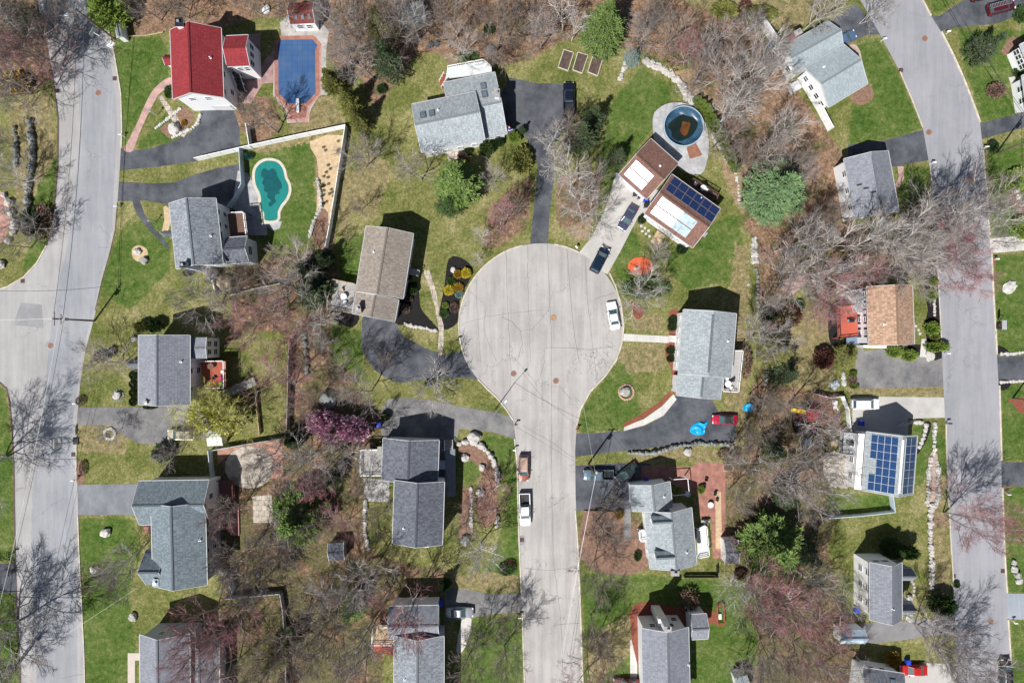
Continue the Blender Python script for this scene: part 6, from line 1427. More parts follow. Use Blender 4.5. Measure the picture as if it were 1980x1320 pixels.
# ------------------------------------------------------------------ stones
RK = []
def rock_mesh(i):
    b = MB(); b.rock((0, 0, .35), .5, .5, .5, 60+i, 3); me_o = b.build('stone', ROCK); me = me_o.data; bpy.data.objects.remove(me_o); return me
ROCKM = [rock_mesh(i) for i in range(6)]
def stone(px, py, r, m, parent=None, h=.7, name='stone', z=0, el=1.0, rz=None, rn=random):
    o = bpy.data.objects.new(name, ROCKM[rn.randrange(6)]); COL.objects.link(o); o.material_slots[0].link = 'OBJECT'; o.material_slots[0].material = m
    p = G(px, py, 0, z); s = r*2/PPM
    if parent: p = p-parent.location; o.parent = parent
    o.location = p; o.scale = (s*el, s, s*h); o.rotation_euler = (0, 0, rn.random()*6.28 if rz is None else rz); return o
def wall(label, pts, r=5, step=8, m=ROCK, jit=1.5, h=.8, name='stone_wall', cat='stone wall', rows=1, seed=1):
    rn = random.Random(seed); c = G(*pts[len(pts)//2]); root = thing(name, label, cat, c); n = 0; out = []
    for i in range(len(pts)-1):
        a, b_ = pts[i], pts[i+1]; L = math.hypot(b_[0]-a[0], b_[1]-a[1]); k = max(1, int(L/step)); an = math.atan2(-(b_[1]-a[1]), b_[0]-a[0])
        for j in range(k):
            for q in range(rows):
                t = j/k; out.append((a[0]+(b_[0]-a[0])*t+rn.uniform(-jit, jit)+q*r*.9*math.sin(an), a[1]+(b_[1]-a[1])*t+rn.uniform(-jit, jit)+q*r*.9*math.cos(an), an+rn.uniform(-.4, .4)))
    for x, y, an in out[:100]: stone(x, y, r*rn.uniform(.7, 1.25), m, root, h*rn.uniform(.8, 1.2), el=rn.uniform(1, 1.4), rz=an, rn=rn)
wall('tall boulder wall of grey blocks along the left lawn', [(60,235),(63,270),(66,310),(62,335),(56,370),(57,400),(59,430),(61,460)], 5.5, 8, ROCKD, 1, 1.3)
wall('short boulder wall left of the tall boulder wall', [(28,248),(33,270),(32,300),(34,330)], 4.5, 9, ROCKD, 1, 1.0, seed=2)
wall('ring of pale boulders round the coral brick patio', [(10,378),(20,392),(26,410),(30,428),(28,450),(18,465),(5,475)], 6.5, 10, ROCK, 1, .9, seed=3)
wall('long white boulder wall curving above the round pool', [(1252,120),(1268,126),(1290,136),(1308,150),(1322,170),(1334,190),(1340,203)], 4.5, 4.5, mat('white_rock', (.46, .44, .415), .9, .2, 2), 3, .8, rows=2, seed=4)
wall('short white stone edging below the blue spruce', [(1213,112),(1208,130),(1202,145),(1198,158)], 4.5, 5, MATS['white_rock'], 2, .8, seed=5)
wall('stone edging on the arborvitae row down to the lawn', [(1376,262),(1392,290),(1410,318),(1422,335),(1428,360),(1430,400)], 2.8, 6, ROCK, 1.5, .6, seed=6)
wall('dry stone wall upright between the lawn and the right wood', [(1461,462),(1460,490),(1461,510)], 4, 5, ROCK, 2, .7, rows=2, seed=7)
wall('long low stone wall along the right wood edge', [(1462,520),(1466,560),(1466,600),(1474,640),(1478,680),(1482,720),(1480,750)], 3.5, 7, ROCKD, 1.5, .8, seed=8)
wall('long dark retaining wall below the dark driveway', [(1216,875),(1250,876),(1275,872),(1310,862),(1350,857),(1400,858),(1420,864)], 4, 6, ROCKD, 1, 1.4, seed=9)
wall('curved wall of pale blocks round the brown bark garden', [(888,858),(900,853),(914,856),(930,862),(944,874),(954,889),(960,906),(962,925),(962,945)], 5, 7.5, MATS['white_rock'], .8, 1.0, seed=10)
wall('straight continuation of the pale block wall at the bark garden', [(958,985),(962,1000),(959,1025)], 4.5, 8, ROCK, .8, 1.0, seed=11)
wall('straight pale stone edging in the bark garden', [(911,944),(912,980),(912,1030)], 3.5, 6, MATS['white_rock'], .6, .8, seed=12)
wall('slim stone wall in the lawn beside the solar house', [(1807,818),(1806,840),(1806,868),(1802,886)], 3.5, 6, ROCK, 1, .9, seed=13)
wall('ring of rocks framing the long gravel bed', [(1800,884),(1795,905),(1794,935),(1793,975),(1806,978),(1813,960),(1813,925),(1811,885)], 4, 6, ROCK, 1, .9, seed=14)
wall('long white stone wall parallel to the right road, lower part', [(1798,985),(1797,1010),(1797,1040),(1799,1070),(1800,1100),(1799,1125),(1800,1143)], 4.5, 6.5, MATS['white_rock'], 1, 1.0, seed=15)
wall('row of flat pale stones in the dark bed beside the solar house', [(1790,822),(1787,840),(1781,856),(1772,872)], 4, 8, MATS['white_rock'], .8, .5, seed=16)
wall('white rocks along the dark bed before the tan-roofed house', [(784,626),(800,632),(815,633),(830,637),(846,641)], 3, 5, MATS['white_rock'], .8, .6, seed=17)
wall('rough stone row under the tall grey fence', [(590,650),(592,680),(593,710),(590,735)], 5, 12, ROCKD, 2, .9, seed=18)
wall('stone edging left of the wood chip bed', [(614,346),(619,370),(622,400),(610,420),(604,440),(597,462)], 3.6, 6, ROCK, 1, .8, seed=19)
wall('stone wall curving left of the little wood garden', [(706,968),(706,1000),(707,1040),(716,1066)], 4, 6, ROCK, 1, .9, seed=20)
wall('stone row along the drive behind the orange-roofed house', [(1631,722),(1630,740),(1632,755)], 4.5, 9, ROCK, 1.5, .7, seed=21)
wall('low grey garden wall embracing the bed by the red-roofed house', [(387,224),(383,238),(370,250),(352,258),(330,268)], 3, 4.5, CONCW, .3, .8, seed=22)
wall('low pale wall rising to the path by the red-roofed house', [(302,248),(318,236),(335,222),(352,208)], 2.6, 4, CONCW, .3, .8, seed=23)
wall('pale edging stones bordering the drive on the right road', [(1936,684),(1960,683),(1982,681)], 3, 5, MATS['white_rock'], .8, .5, seed=24)
wall('pale edging stones below the drive on the right road', [(1936,738),(1960,737),(1982,737)], 3, 5, MATS['white_rock'], .8, .5, seed=25)
wall('rocks heaped at the right edge below the round bushes', [(1964,368),(1968,382),(1974,395),(1978,410)], 5, 9, MATS['white_rock'], 1, .7, seed=26)
wall('rocks in the bed at the right edge opposite the two-gable house', [(1958,1085),(1960,1100),(1970,1120),(1962,1130)], 6, 9, ROCK, 2, .9, seed=27)
wall('white rock line in front of the orange-roofed house', [(1804,553),(1805,562),(1807,602),(1807,616)], 2.6, 5, MATS['white_rock'], .6, .6, seed=28)
wall('grey stone steps and wall above the solar house lawn', [(1738,822),(1752,818),(1770,816),(1785,816)], 4, 7, MATS['white_rock'], 1, .9, seed=29)
def boulder(label, px, py, r, m=ROCK, h=.8, el=1.2): tag(stone(px, py, r, m, None, h, 'boulder', el=el, rn=random.Random(int(px))), label, 'boulder')
for a in [('white boulder in the tan soil patch on the left lawn',267,487,6,MATS['white_rock']),('grey boulder just below the tan soil patch',280,504,7),('white boulder in a dark ring left of the grey house with hedges',228,764,7,MATS['white_rock']),
 ('grey boulder upper one on the lower left lawn',206,1028,8),('pale boulder lower one on the lower left lawn',184,1101,7,MATS['white_rock']),('squared pale rock on the lawn above the bottom left house',259,1191,7),('striped pale boulder in the mulch ring on the round lawn',1208,756,9),
 ('large ridged boulder on the lawn right of the right road',1950,556,10,ROCK,.4,1.5),('long white boulder outside the curved block wall',917,845,11,MATS['white_rock']),('white boulder inside the brown bark garden',932,903,6,MATS['white_rock']),('white boulder low in the bark garden',929,952,7,MATS['white_rock']),
 ('white boulder at the left end of the bark garden',899,884,7,MATS['white_rock']),('big mossy boulder left of the dark grey house',636,772,14,ROCKD),('white boulder in the flower bed near the round path',339,251,10,MATS['white_rock']),
 ('white standing rock in the dark bed of yellow bushes',877,522,5,MATS['white_rock']),('tiny pale rock in the dirt by the right wood',1447,550,3),('white rock on the dry bank below the dark driveway',1329,873,7,MATS['white_rock']),
 ('pale boulder at the left edge by the west junction',3,512,8,MATS['white_rock']),('white rock left of the grey house with hedges by its cedar',261,655,5,MATS['white_rock']),('big tan boulder beside the fence below the teal pool house',438,548,14,mat('tan_boulder', (.4, .32, .22), .9, .3, 1)),
 ('dark boulder under the deck of the small wood garden',900,1043,9,ROCKD),('grey rock by the front corner of the two-gable house',1757,1155,6,MATS['white_rock']),('pale rocks heap at the drive of the two-gable house',1758,1192,7,ROCK),('wide rock by the walk of the orange-roofed house',1797,688,9,MATS['white_rock'],.4)]: boulder(*a)
def ringstones(label, px, py, r, n, sr, m=ROCK, name='tree_ring', cat='stone ring'):
    root = thing(name, label, cat, G(px, py)); rn = random.Random(n)
    for j in range(n): a = 6.283*j/n; stone(px+r*math.cos(a), py+r*math.sin(a), sr, m, root, .7, el=1.3, rz=-a+1.57, rn=rn)
ringstones('ring of pale stones round the small tree in the left lawn', 213, 838, 10, 14, 3)
ringstones('thin stone ring round the white boulder', 229, 764, 10, 14, 1.8, ROCKD)
ringstones('stone fire ring on the stone patio of the solar house', 1611, 922, 6, 12, 2.2, ROCKD, 'fire_pit', 'fire pit')
ringstones('ring of pink stones around the striped boulder', 1211, 758, 14, 18, 2.2, mat('pink_stone', (.45, .28, .22), .9, .2, 2))
for j, (x, y) in enumerate([(1763,1124),(1766,1128),(1768,1135),(1768,1142),(1766,1150)]+[(1766,625),(1771,630),(1776,638),(1779,645)]+[(1240,437),(1247,441),(1254,446),(1242,447),(1249,452),(1256,457)]):
    tag(stone(x, y, 2.6, MATS['white_rock'], None, .15, 'stepping_stone', rn=random.Random(j)), 'small round stepping stone in a lawn path', 'stepping stone', 'stepping stones by the houses')
# ------------------------------------------------------------------ street furniture
def bin_(label, px, py, m, lid=None):
    r = thing('wheelie_bin', label, 'bin', G(px, py)); b = MB(); b.box(G(px, py), (.62, .72, .95), taper=1.12); b.build('body', m, r)
    b = MB(); b.box(G(px, py)+Vector((0, 0, .96)), (.72, .84, .08)); b.build('lid', lid or m, r)
    for s in (-1, 1): b = MB(); p = G(px, py)+Vector((s*.33, -.36, .12)); b.tube([p-Vector((.03, 0, 0)), p+Vector((.03, 0, 0))], .12, 10); b.build('wheel', BLACKPLASTIC, r)
for a in [('black bin first in the row by the brown-roofed garage',1227,376,BLACKPLASTIC),('black bin second in the row by the brown-roofed garage',1236,381,BLACKPLASTIC),('blue bin last in the row by the brown-roofed garage',1247,387,BLUEPLASTIC),
 ('black bin alone beside the corner of the brown-roofed house',1248,398,BLACKPLASTIC),('round-topped blue bin in the shade of the dark grey house',734,820,BLUEPLASTIC),('blue bin in the dark drive above the two-dormer house',1248,927,BLUEPLASTIC),
 ('blue bin in the shaded drive above the solar house',1662,817,BLUEPLASTIC),('blue bin behind the bright red car',1751,1276,BLUEPLASTIC),('blue bin at the corner of the two-gable house',1653,1176,BLUEPLASTIC),('blue bin under the yellow-green willow',401,812,BLUEPLASTIC),
 ('blue bin beside the silver car',853,1163,BLUEPLASTIC),('dark bin left of the blue bin by the silver car',846,1172,BLACKPLASTIC)]: bin_(*a)
def mailbox(label, px, py, m=WHITE, ang=0):
    r = thing('mailbox', label, 'mailbox', G(px, py)); p = G(px, py); b = MB(); b.box(p, (.12, .12, 1.05)); b.box(p+Vector((.18*math.cos(ang), .18*math.sin(ang), .92)), (.5, .1, .08), (math.cos(ang), math.sin(ang), 0)); b.build('post', m, r)
    b = MB(); u = Vector((math.cos(ang), math.sin(ang), 0)); c = p+u*.15; b.box(c+Vector((0, 0, 1.05)), (.55, .24, .14), u); b.tube([c-u*.27+Vector((0, 0, 1.19)), c+u*.27+Vector((0, 0, 1.19))], .12, 10); b.build('box', m, r)
for a in [('white mailbox at the brick path on the left road',241,264,WHITE,3.14),('white mailbox at the left lawn corner below the two drives',232,401,WHITE,3.14),('white mailbox near the drive of the grey house with hedges',153,779,WHITE,3.14),('white mailbox by the blue-tinged driveway of the left road',150,926,WHITE,3.14),
 ('dark mailbox at the mouth of the worn drive on the central street',996,819,DARKMETAL,0),('white mailbox left of the central street below the worn drive',993,868,WHITE,0),('red-based mailbox at the dark driveway on the central street',1117,828,REDWOOD,3.14),('dark mailbox on the left kerb of the turning circle',884,657,DARKMETAL,0),
 ('white mailbox by the concrete drive at the turning circle',1113,478,WHITE,-1),('white mailbox on the kerb near the drive of the silver car',1003,1189,WHITE,0),('white mailbox at the upper right road bend',1703,80,WHITE,0),('white mailbox across the upper right road bend',1829,66,WHITE,3.14),
 ('white mailbox above the slate blue-grey house drive on the right road',1798,317,WHITE,0),('white mailbox right of the right road by the dark round bush',1902,287,WHITE,3.14),('white mailbox beside the long arborvitae mound',1825,683,WHITE,0),('dark mailbox at the drive above the solar house',1828,817,DARKMETAL,0),
 ('white mailbox below the pale walk on the right road',1922,502,WHITE,3.14),('white mailbox by the lower dark drive on the right road',1944,953,WHITE,3.14),('white mailbox below the blue-grey drive on the right road',1957,1199,WHITE,3.14),('dark mailbox on the left grass of the left road, lower part',27,1068,DARKMETAL,0)]: mailbox(*a)
def hoop(label, px, py, ang, m=BLACKPLASTIC):
    """portable basketball hoop, ang = photo direction from base to board"""
    r = thing('basketball_hoop', label, 'basketball hoop', G(px, py)); p = G(px, py); u = Vector((math.cos(R(ang)), math.sin(R(ang)), 0)); v = Vector((-u.y, u.x, 0))
    b = MB(); b.box(p-u*.4, (1.1, 1.3, .22), u, taper=.85); b.build('base', m, r)
    b = MB(); b.tube([p, p+Vector((0, 0, 2.9)), p+u*.9+Vector((0, 0, 3.3))], .06, 8); b.tube([p-u*.7+Vector((0, 0, .2)), p+Vector((0, 0, 1.3))], .03, 6); b.build('pole', m, r)
    b = MB(); b.box(p+u*.95+Vector((0, 0, 2.85)), (.05, 1.6, 1.0), u); b.build('backboard', mat('clear_backboard', (.6, .63, .66), .2, .05), r)
    b = MB(); c = p+u*1.3+Vector((0, 0, 3.0)); pts = [c+(u*math.cos(a*.524)+v*math.sin(a*.524))*.23 for a in range(13)]; b.tube(pts, .015, 5, cap=False); b.build('rim', mat('orange_rim', (.6, .12, .02), .4, .1), r)
hoop('basketball hoop with pale base at the top of the left road', 211, 84, 150, mat('white_plastic', (.7, .7, .7), .5, .05)); hoop('basketball hoop standing over the left road near its middle', 143, 852, 180); hoop('dark basketball hoop on the right kerb of the right road', 1926, 629, 180)
def pole(label, px, py, h, arms=(), name='utility_pole', cat='utility pole', tr=True):
    r = thing(name, label, cat, G(px, py)); p = G(px, py); b = MB(); b.tube([p, p+Vector((0, 0, h))], [.17, .11], 10); b.build('pole', WOODPOLE, r)
    for z, ang, L in arms:
        u = Vector((math.cos(R(ang)), math.sin(R(ang)), 0)); b = MB(); b.beam(p-u*L/2+Vector((0, 0, z)), p+u*L/2+Vector((0, 0, z)), .1, .12); a_ = b.build('crossarm', WOODPOLE, r)
        for s in (-.45, .45): b = MB(); q = p+u*L*s+Vector((0, 0, z)); b.tube([q, q+Vector((0, 0, .2))], [.06, .04], 8); b.build('insulator', GALV, a_)
    if tr: b = MB(); q = p+Vector((.35, 0, h*.72)); b.tube([q, q+Vector((0, 0, 1.0))], .26, 12); b.build('transformer', mat('transformer_grey', (.4, .42, .42), .5, .1), r)
    return r
def lamp(root, p, h, ang, L=1.8):
    u = Vector((math.cos(R(ang)), math.sin(R(ang)), 0)); b = MB(); q = p+Vector((0, 0, h)); b.tube([q-Vector((0, 0, .3)), q+u*L*.5+Vector((0, 0, .2)), q+u*L+Vector((0, 0, .2))], .04, 6); ar = b.build('lamp_arm', GALV, root)
    b = MB(); e = q+u*(L+.25)+Vector((0, 0, .12)); b.box(e, (.75, .32, .14), u, taper=.7); b.build('lamp_head', mat('pale_lamp_head', (.6, .68, .72), .3, .05), ar)
pole('tall utility pole with crossarms and lamp at the west junction', 183, 620, 11, [(10.6, 90, 2.2), (9.0, 90, 1.6)])
r = pole('wooden utility pole with lamp at the top of the left road', 222, 76, 11, [(9.8, 40, 1.4)], tr=False); lamp(r, G(222, 76), 9.6, 190, 2.0)
pole('utility pole beside the dark driveway on the central street', 1138, 896, 10.5, [(10.2, 0, 1.6)])
pole('utility pole at the left grass by the bottom of the left road', 33, 1288, 11, [(10.4, 0, 2.0)])
pole('utility pole at the right edge below the upper dark drive', 1926, 297, 11, [(10.4, 90, 2.0)])
pole('utility pole at the right edge in the red mulch bed', 1958, 770, 11, [(10.4, 90, 2.0)])
r = thing('street_lamp', 'slim street lamp with curved arm on the grass left of the central street neck', 'street lamp', G(958, 791)); p = G(958, 791); b = MB(); b.tube([p, p+Vector((0, 0, 8))], [.10, .06], 8); b.build('pole', GALV, r); lamp(r, p, 8, 48, 2.6)
r = thing('lamp_post', 'white garden lamp post beside the stone path of the red-roofed house', 'lamp post', G(304, 224)); p = G(304, 224); b = MB(); b.tube([p, p+Vector((0, 0, 2.1))], .05, 8); b.build('post', WHITE, r); b = MB(); b.lathe(p+Vector((0, 0, 2.1)), [(.08, 0), (.16, .25), (.2, .27), (.02, .42)], 8); b.build('lantern', GALV, r)
r = thing('lamp_post', 'white garden lamp post by the curved asphalt path of the teal pool house', 'lamp post', G(301, 431)); p = G(301, 431); b = MB(); b.tube([p, p+Vector((0, 0, 2.1))], .05, 8); b.build('post', WHITE, r); b = MB(); b.lathe(p+Vector((0, 0, 2.1)), [(.08, 0), (.16, .25), (.2, .27), (.02, .42)], 8); b.build('lantern', GALV, r)
WIRE = mat('utility_wire', (.30, .31, .32), .5, .1)
def wire(label, a, b_, sag=.8, r=.022, m=WIRE):
    b = MB(); a = Vector(a); c = Vector(b_); pts = []
    for i in range(17): t = i/16; p = a.lerp(c, t); p.z -= sag*4*t*(1-t); pts.append(p)
    b.tube(pts, r, 4, cap=False); tag(centre(b.build('overhead_wire', m)), label, 'wire')
WD = mat('dark_utility_wire', (.05, .05, .055), .6, .1)
def PZ(px, py, z, dx=0, dy=0): v = G(px, py, 0); return (v.x+dx, v.y+dy, z)
wire('light overhead wire down the left road, nearest the houses', PZ(183,620,10.7,.9), PZ(33,1288,10.5,.9), 1.2, .025, mat('pale_wire', (.6, .6, .6), .4, .05))
wire('dark overhead wire down the left road beside the pale wire', PZ(183,620,9.0,.5), PZ(33,1288,9.2,.4), 1.3, .03, WD)
wire('dark overhead wire along the upper left road, outer', PZ(183,620,10.7,0,.9), PZ(222,76,9.9,-.4), 1.2, .03, WD); wire('dark overhead wire along the upper left road, inner', PZ(183,620,9.0,.3), PZ(222,76,9.0,.2), 1.3, .04, WD)
wire('overhead wire from the west junction pole to the left edge', PZ(183,620,10.7), PZ(-60,625,9.8), .8, .03, MATS['pale_wire']); wire('thin cable from the west junction pole to the grey house with hedges', PZ(183,620,9), PZ(300,740,7), .6, .015)
wire('overhead wire leaving the top left pole upward', PZ(222,76,9.9), PZ(180,-120,10), .8, .025, WD)
wire('pale overhead wire down the central street', PZ(1138,896,10.3), PZ(1060,1330,10.3), 1.0, .03, MATS['pale_wire']); wire('second pale overhead wire down the central street', PZ(1138,896,9.3,.2), PZ(1055,1330,9.3,.3), 1.1, .025, MATS['pale_wire'])
wire('pale overhead wire from the central pole up to the lawn lamp side', PZ(1138,896,10.3), PZ(1122,780,5.5), .3, .02, MATS['pale_wire']); wire('dark cable from the central pole to the street lamp', PZ(1138,896,9.6), PZ(958,791,8), .8, .022, WD)
wire('thin cable from the central pole to the two-dormer house', PZ(1138,896,9.3), PZ(1235,960,6), .5, .015)
wire('dark overhead wire crossing the upper right road bend', PZ(1926,297,10.4), PZ(1690,-80,10.4), 1.2, .03, WD); wire('second dark wire crossing the upper right road bend', PZ(1926,297,9.4,.4), PZ(1705,-80,9.4,.6), 1.3, .03, WD)
wire('overhead wire along the right edge', PZ(1926,297,10.4), PZ(1958,770,10.4), 1.4, .03, WD); wire('thin cable to the big cross-gabled house', PZ(33,1288,10), PZ(305,1110,7), .9, .018, MATS['pale_wire'])
def manhole(label, px, py, r=.42, sq=False, m=None):
    m = m or mat('rusty_iron', (.20, .11, .08), .7, .25, 4); o = thing('manhole_cover' if not sq else 'storm_drain', label, 'manhole cover' if not sq else 'storm drain', G(px, py)); b = MB(); p = G(px, py)
    if sq: b.box((p.x, p.y, .015), (.75, .75, .018)); b.build('frame', mat('rust_grate', (.11, .06, .055), .8, .3, 5), o); b = MB(); [b.box((p.x-.24+.16*j, p.y, .034), (.07, .55, .012)) for j in range(4)]; b.build('grate', mat('dark_grate', (.04, .03, .03), .7, .2), o)
    else: b.lathe((p.x, p.y, .01), [(r+.12, 0), (r+.12, .022), (r, .024)], 24); b.build('collar', mat('collar_iron', (.24, .17, .14), .8, .2), o); b = MB(); b.lathe((p.x, p.y, .02), [(r, 0), (r, .022), (r*.5, .026)], 20); b.build('lid', m, o)
S('manhole_patch', [(98+12*math.cos(a*.785), 668+10*math.sin(a*.785)) for a in range(8)], .026, mat('patch_asphalt', (.27, .28, .29), .9, .1))
manhole('rust manhole in an octagonal patch at the west junction', 98, 668); manhole('round manhole on the upper left road', 190, 180); manhole('orange-rust manhole in the middle of the turning circle', 1070, 614, .42, False, mat('orange_rust_iron', (.36, .19, .10), .7, .2, 4))
manhole('left of two manholes at the neck of the turning circle', 993, 722); manhole('right of two manholes at the neck of the turning circle', 1075, 736); manhole('topmost manhole on the right road', 1788, 75); manhole('manhole on the right road by the slate-blue house drive', 1796, 256)
manhole('manhole on the right road below the bend', 1876, 348); manhole('lowest manhole on the right road', 1916, 1201); S('drain_patch', [(1002,1036),(1013,1034),(1017,1045),(1010,1054),(1002,1052)], .024, MATS['road_repair_asphalt'])
for a in [('storm drain at the left kerb of the upper left road',111,176),('storm drain at the right kerb of the upper left road',222,152),('storm drain at the kerb of the west junction',44,543),('storm drain at the lower right side of the left road',142,878),('storm drain at the left kerb of the upper right road',1742,136),
 ('storm drain in a dark patch on the central street',1009,1043),('storm drain at the left kerb of the lower right road',1844,1113),('storm drain at the right kerb of the lower right road',1939,1103)]: manhole(a[0], a[1], a[2], .4, True)
# raised garden beds
for lab, pts in [('left of the three raised garden beds', [(1090,97),(1109,103),(1098,138),(1079,131)]), ('middle of the three raised garden beds', [(1117,102),(1137,108),(1125,143),(1107,136)]), ('right of the three raised garden beds', [(1147,106),(1166,112),(1155,148),(1136,140)])]:
    r = thing('garden_bed', lab+', soil in a pale timber frame', 'garden bed', G((pts[0][0]+pts[2][0])/2, (pts[0][1]+pts[2][1])/2)); P = gp(pts); b = MB()
    for i in range(4): b.beam(P[i]+Vector((0, 0, .3)), P[(i+1) % 4]+Vector((0, 0, .3)), .12, .3)
    b.build('frame', mat('pale_timber', (.5, .45, .38), .85, .12, 2), r); b = MB(); b.poly(P, 0, .2); b.build('soil', SOIL, r)
# furniture and yard things
def table(label, px, py, z=0, r=.55, m=WHITE, name='round_table'):
    o = thing(name, label, 'table', G(px, py, z)); p = G(px, py, z+.7, z); b = MB(); b.lathe(p+Vector((0, 0, .68)), [(r, 0), (r, .05), (r*.95, .06)], 20); b.build('tabletop', m, o)
    b = MB(); b.tube([p, p+Vector((0, 0, .68))], .04, 8); b.lathe(p, [(.28, 0), (.05, .06)], 12); b.build('leg', m, o)
def chair(label, px, py, z, ang, m, group=None):
    o = thing('garden_chair', label, 'chair', G(px, py, z), group); p = G(px, py, z+.4, z); u = Vector((math.cos(R(ang)), math.sin(R(ang)), 0)); v = Vector((-u.y, u.x, 0))
    b = MB(); b.box(p+Vector((0, 0, .4)), (.5, .5, .06), u); b.build('seat', m, o); b = MB(); b.box(p-u*.25+Vector((0, 0, .44)), (.06, .5, .45), u); b.build('backrest', m, o)
    for s in (-1, 1):
        for t in (-1, 1): b = MB(); q = p+u*.2*s+v*.2*t; b.box(q, (.05, .05, .4)); b.build('leg', m, o)
table('white round table on the deck of the tan-roofed house', 664, 573, 2.4); chair('tan chair above the white round table', 661, 561, 2.4, -80, TANWOOD); chair('pale chair below the white round table', 667, 584, 2.4, 90, WHITE)
def grill(label, px, py, z=0, m=BLACKPLASTIC, ang=0):
    o = thing('barbecue_grill', label, 'grill', G(px, py, z)); p = G(px, py, z+.8, z); u = Vector((math.cos(ang), math.sin(ang), 0)); b = MB(); b.box(p, (.8, .5, .75), u); b.build('cabinet', m, o)
    b = MB(); b.tube([p-u*.38+Vector((0, 0, .85)), p+u*.38+Vector((0, 0, .85))], .24, 12); b.build('hood', m, o); b = MB()
    for s in (-1, 1): b.box(p+u*s*.6+Vector((0, 0, .78)), (.35, .45, .04), u)
    b.build('shelf', GALV, o)
grill('black grill on the red deck of the orange-roofed house', 1647, 620, 2.0); grill('black grill on the grey deck of the solar house', 1645, 858, 1.6); grill('dark grill against the wall of the solar house patio', 1651, 893)
table('pale round table on the deck of the light grey house', 1408, 742, 2.6)
for j, (x, y, a) in enumerate([(1400,738,0),(1406,733,-90),(1416,735,200),(1414,750,120),(1401,748,50)]): chair(('pale ' if j % 2 else 'dark ')+['first', 'second', 'third', 'fourth', 'fifth'][j]+' chair clockwise round the table of the light grey house deck', x, y, 2.6, a, WHITE if j % 2 else DARKMETAL)
table('brown round table on the red deck of the grey house with hedges', 407, 708, 2.6, .55, BROWNWOOD); chair('bright pink chair on the red deck', 427, 731, 2.6, 180, mat('hot_pink_plastic', (.75, .03, .35), .5, .05)); chair('bright green chair on the red deck', 427, 742, 2.6, 120, mat('lime_green_plastic', (.12, .65, .03), .5, .05))
chair('white chair on the red deck above the pink chair', 430, 719, 2.6, 180, WHITE); chair('dark chair in the middle of the red deck', 413, 730, 2.6, 90, DARKMETAL)
for j, (x, y, m) in enumerate([(1345,356,WHITE),(1352,361,DARKMETAL),(1366,367,WHITE),(1374,374,DARKMETAL)]): chair(['first white', 'first dark', 'second white', 'second dark'][j]+' chair from the left on the shaded deck behind the solar-panelled brown roof', x, y, 1.6, -30, m)
table('round white table on the shaded deck behind the brown-roofed house', 1360, 363, 1.6, .5)
table('white round table on the red brick patio of the two-dormer house', 1374, 976, 0, .5); table('pale round table under the pergola of the two-dormer house', 1330, 955, 0, .5, GALV)
for j, (x, y) in enumerate([(1383,955),(1387,966),(1362,938),(1366,926)]): chair(['dark chair above the white patio table', 'dark chair right of the white patio table', 'dark chair by the yellow-green shrub', 'dark chair topmost on the brick patio'][j], x, y, 0, -100+60*j, DARKMETAL)
grill('small white-lidded grill by the two-dormer house porch', 1364, 1008, 0, GALV)
o = thing('hot_tub', 'blue-lidded square hot tub on the deck end of the orange-roofed house', 'hot tub', G(1650, 652)); p = G(1650, 652, 1.2, 0); b = MB(); b.box(p, (2.2, 2.2, 1.0)); b.build('tub', DARKMETAL, o); b = MB(); b.box(p+Vector((0, 0, 1.0)), (2.3, 2.3, .12)); b.build('lid', mat('grey_blue_vinyl', (.16, .22, .30), .4, .15), o)
o = thing('sandbox_swing', 'white plastic yard toy beside the white fence arm', 'toy', G(1614, 782)); b = MB(); p = G(1614, 782)
for s in (-.35, .35): b.beam(p+Vector((s, -.9, .5)), p+Vector((s*.6-.4, .9, .5)), .15, .1)
b.box(p+Vector((0, 0, .0)), (.6, 1.4, .4)); b.build('slide', WHITE, o)
o = thing('garden_bench', 'pale bench on the lawn left of the solar house deck', 'bench', G(1611, 856)); b = MB(); p = G(1611, 856); b.box(p+Vector((0, 0, .35)), (1.1, 1.0, .1)); b.build('seat', TANWOOD, o); b = MB(); b.box(p+Vector((0, .5, .4)), (1.1, .1, .5)); b.build('backrest', WHITE, o)
for s in (-.45, .45): b = MB(); b.box(p+Vector((s, 0, 0)), (.1, .9, .35)); b.build('leg', TANWOOD, o)
for lab, pts, sd_ in [('crumpled bright blue tarp on the dark driveway', [(1334,832),(1338,822),(1350,815),(1362,818),(1366,812),(1370,816),(1364,826),(1362,838),(1350,841),(1338,838)], 3), ('blue tarp heap at the wood edge above the cherry red car', [(1436,790),(1440,782),(1450,778),(1457,784),(1456,794),(1444,796)], 4)]:
    P = gp(smooth_pts(pts, 4)); c = sum(P, Vector())/len(P); b = MB(); n = len(P); vs = []; K = 7
    for k in range(K):
        f = 1-k/K
        for p in P: q = c+(p-c)*f; vs.append((q.x, q.y, (.04 if k == 0 else .28)+.40*noise.noise(Vector((q.x*1.5, q.y*1.5, sd_)))*(k > 0)))
    vs.append((c.x, c.y, .35)); fs = [(k*n+j, k*n+(j+1) % n, (k+1)*n+(j+1) % n, (k+1)*n+j) for k in range(K-1) for j in range(n)]+[((K-1)*n+j, (K-1)*n+(j+1) % n, K*n) for j in range(n)]
    b.raw(vs, fs); tag(centre(b.build('tarp', mat('bright_blue_tarp', (.01, .32, .62), .35, .15, 2))), lab, 'tarp')
o = thing('play_set', 'children play set with yellow slide, red roof and blue swing in dark mulch', 'play set', G(1560, 812)); p = G(1562, 800)
b = MB()
for x in (-.8, .8):
    for y in (-.8, .8): b.box(p+Vector((x, y, 0)), (.12, .12, 2.6))
b.box(p+Vector((0, 0, 1.3)), (1.7, 1.7, .1)); b.beam(p+Vector((.8, 0, 2.4)), p+Vector((.8, -4, 2.4)), .12, .12)
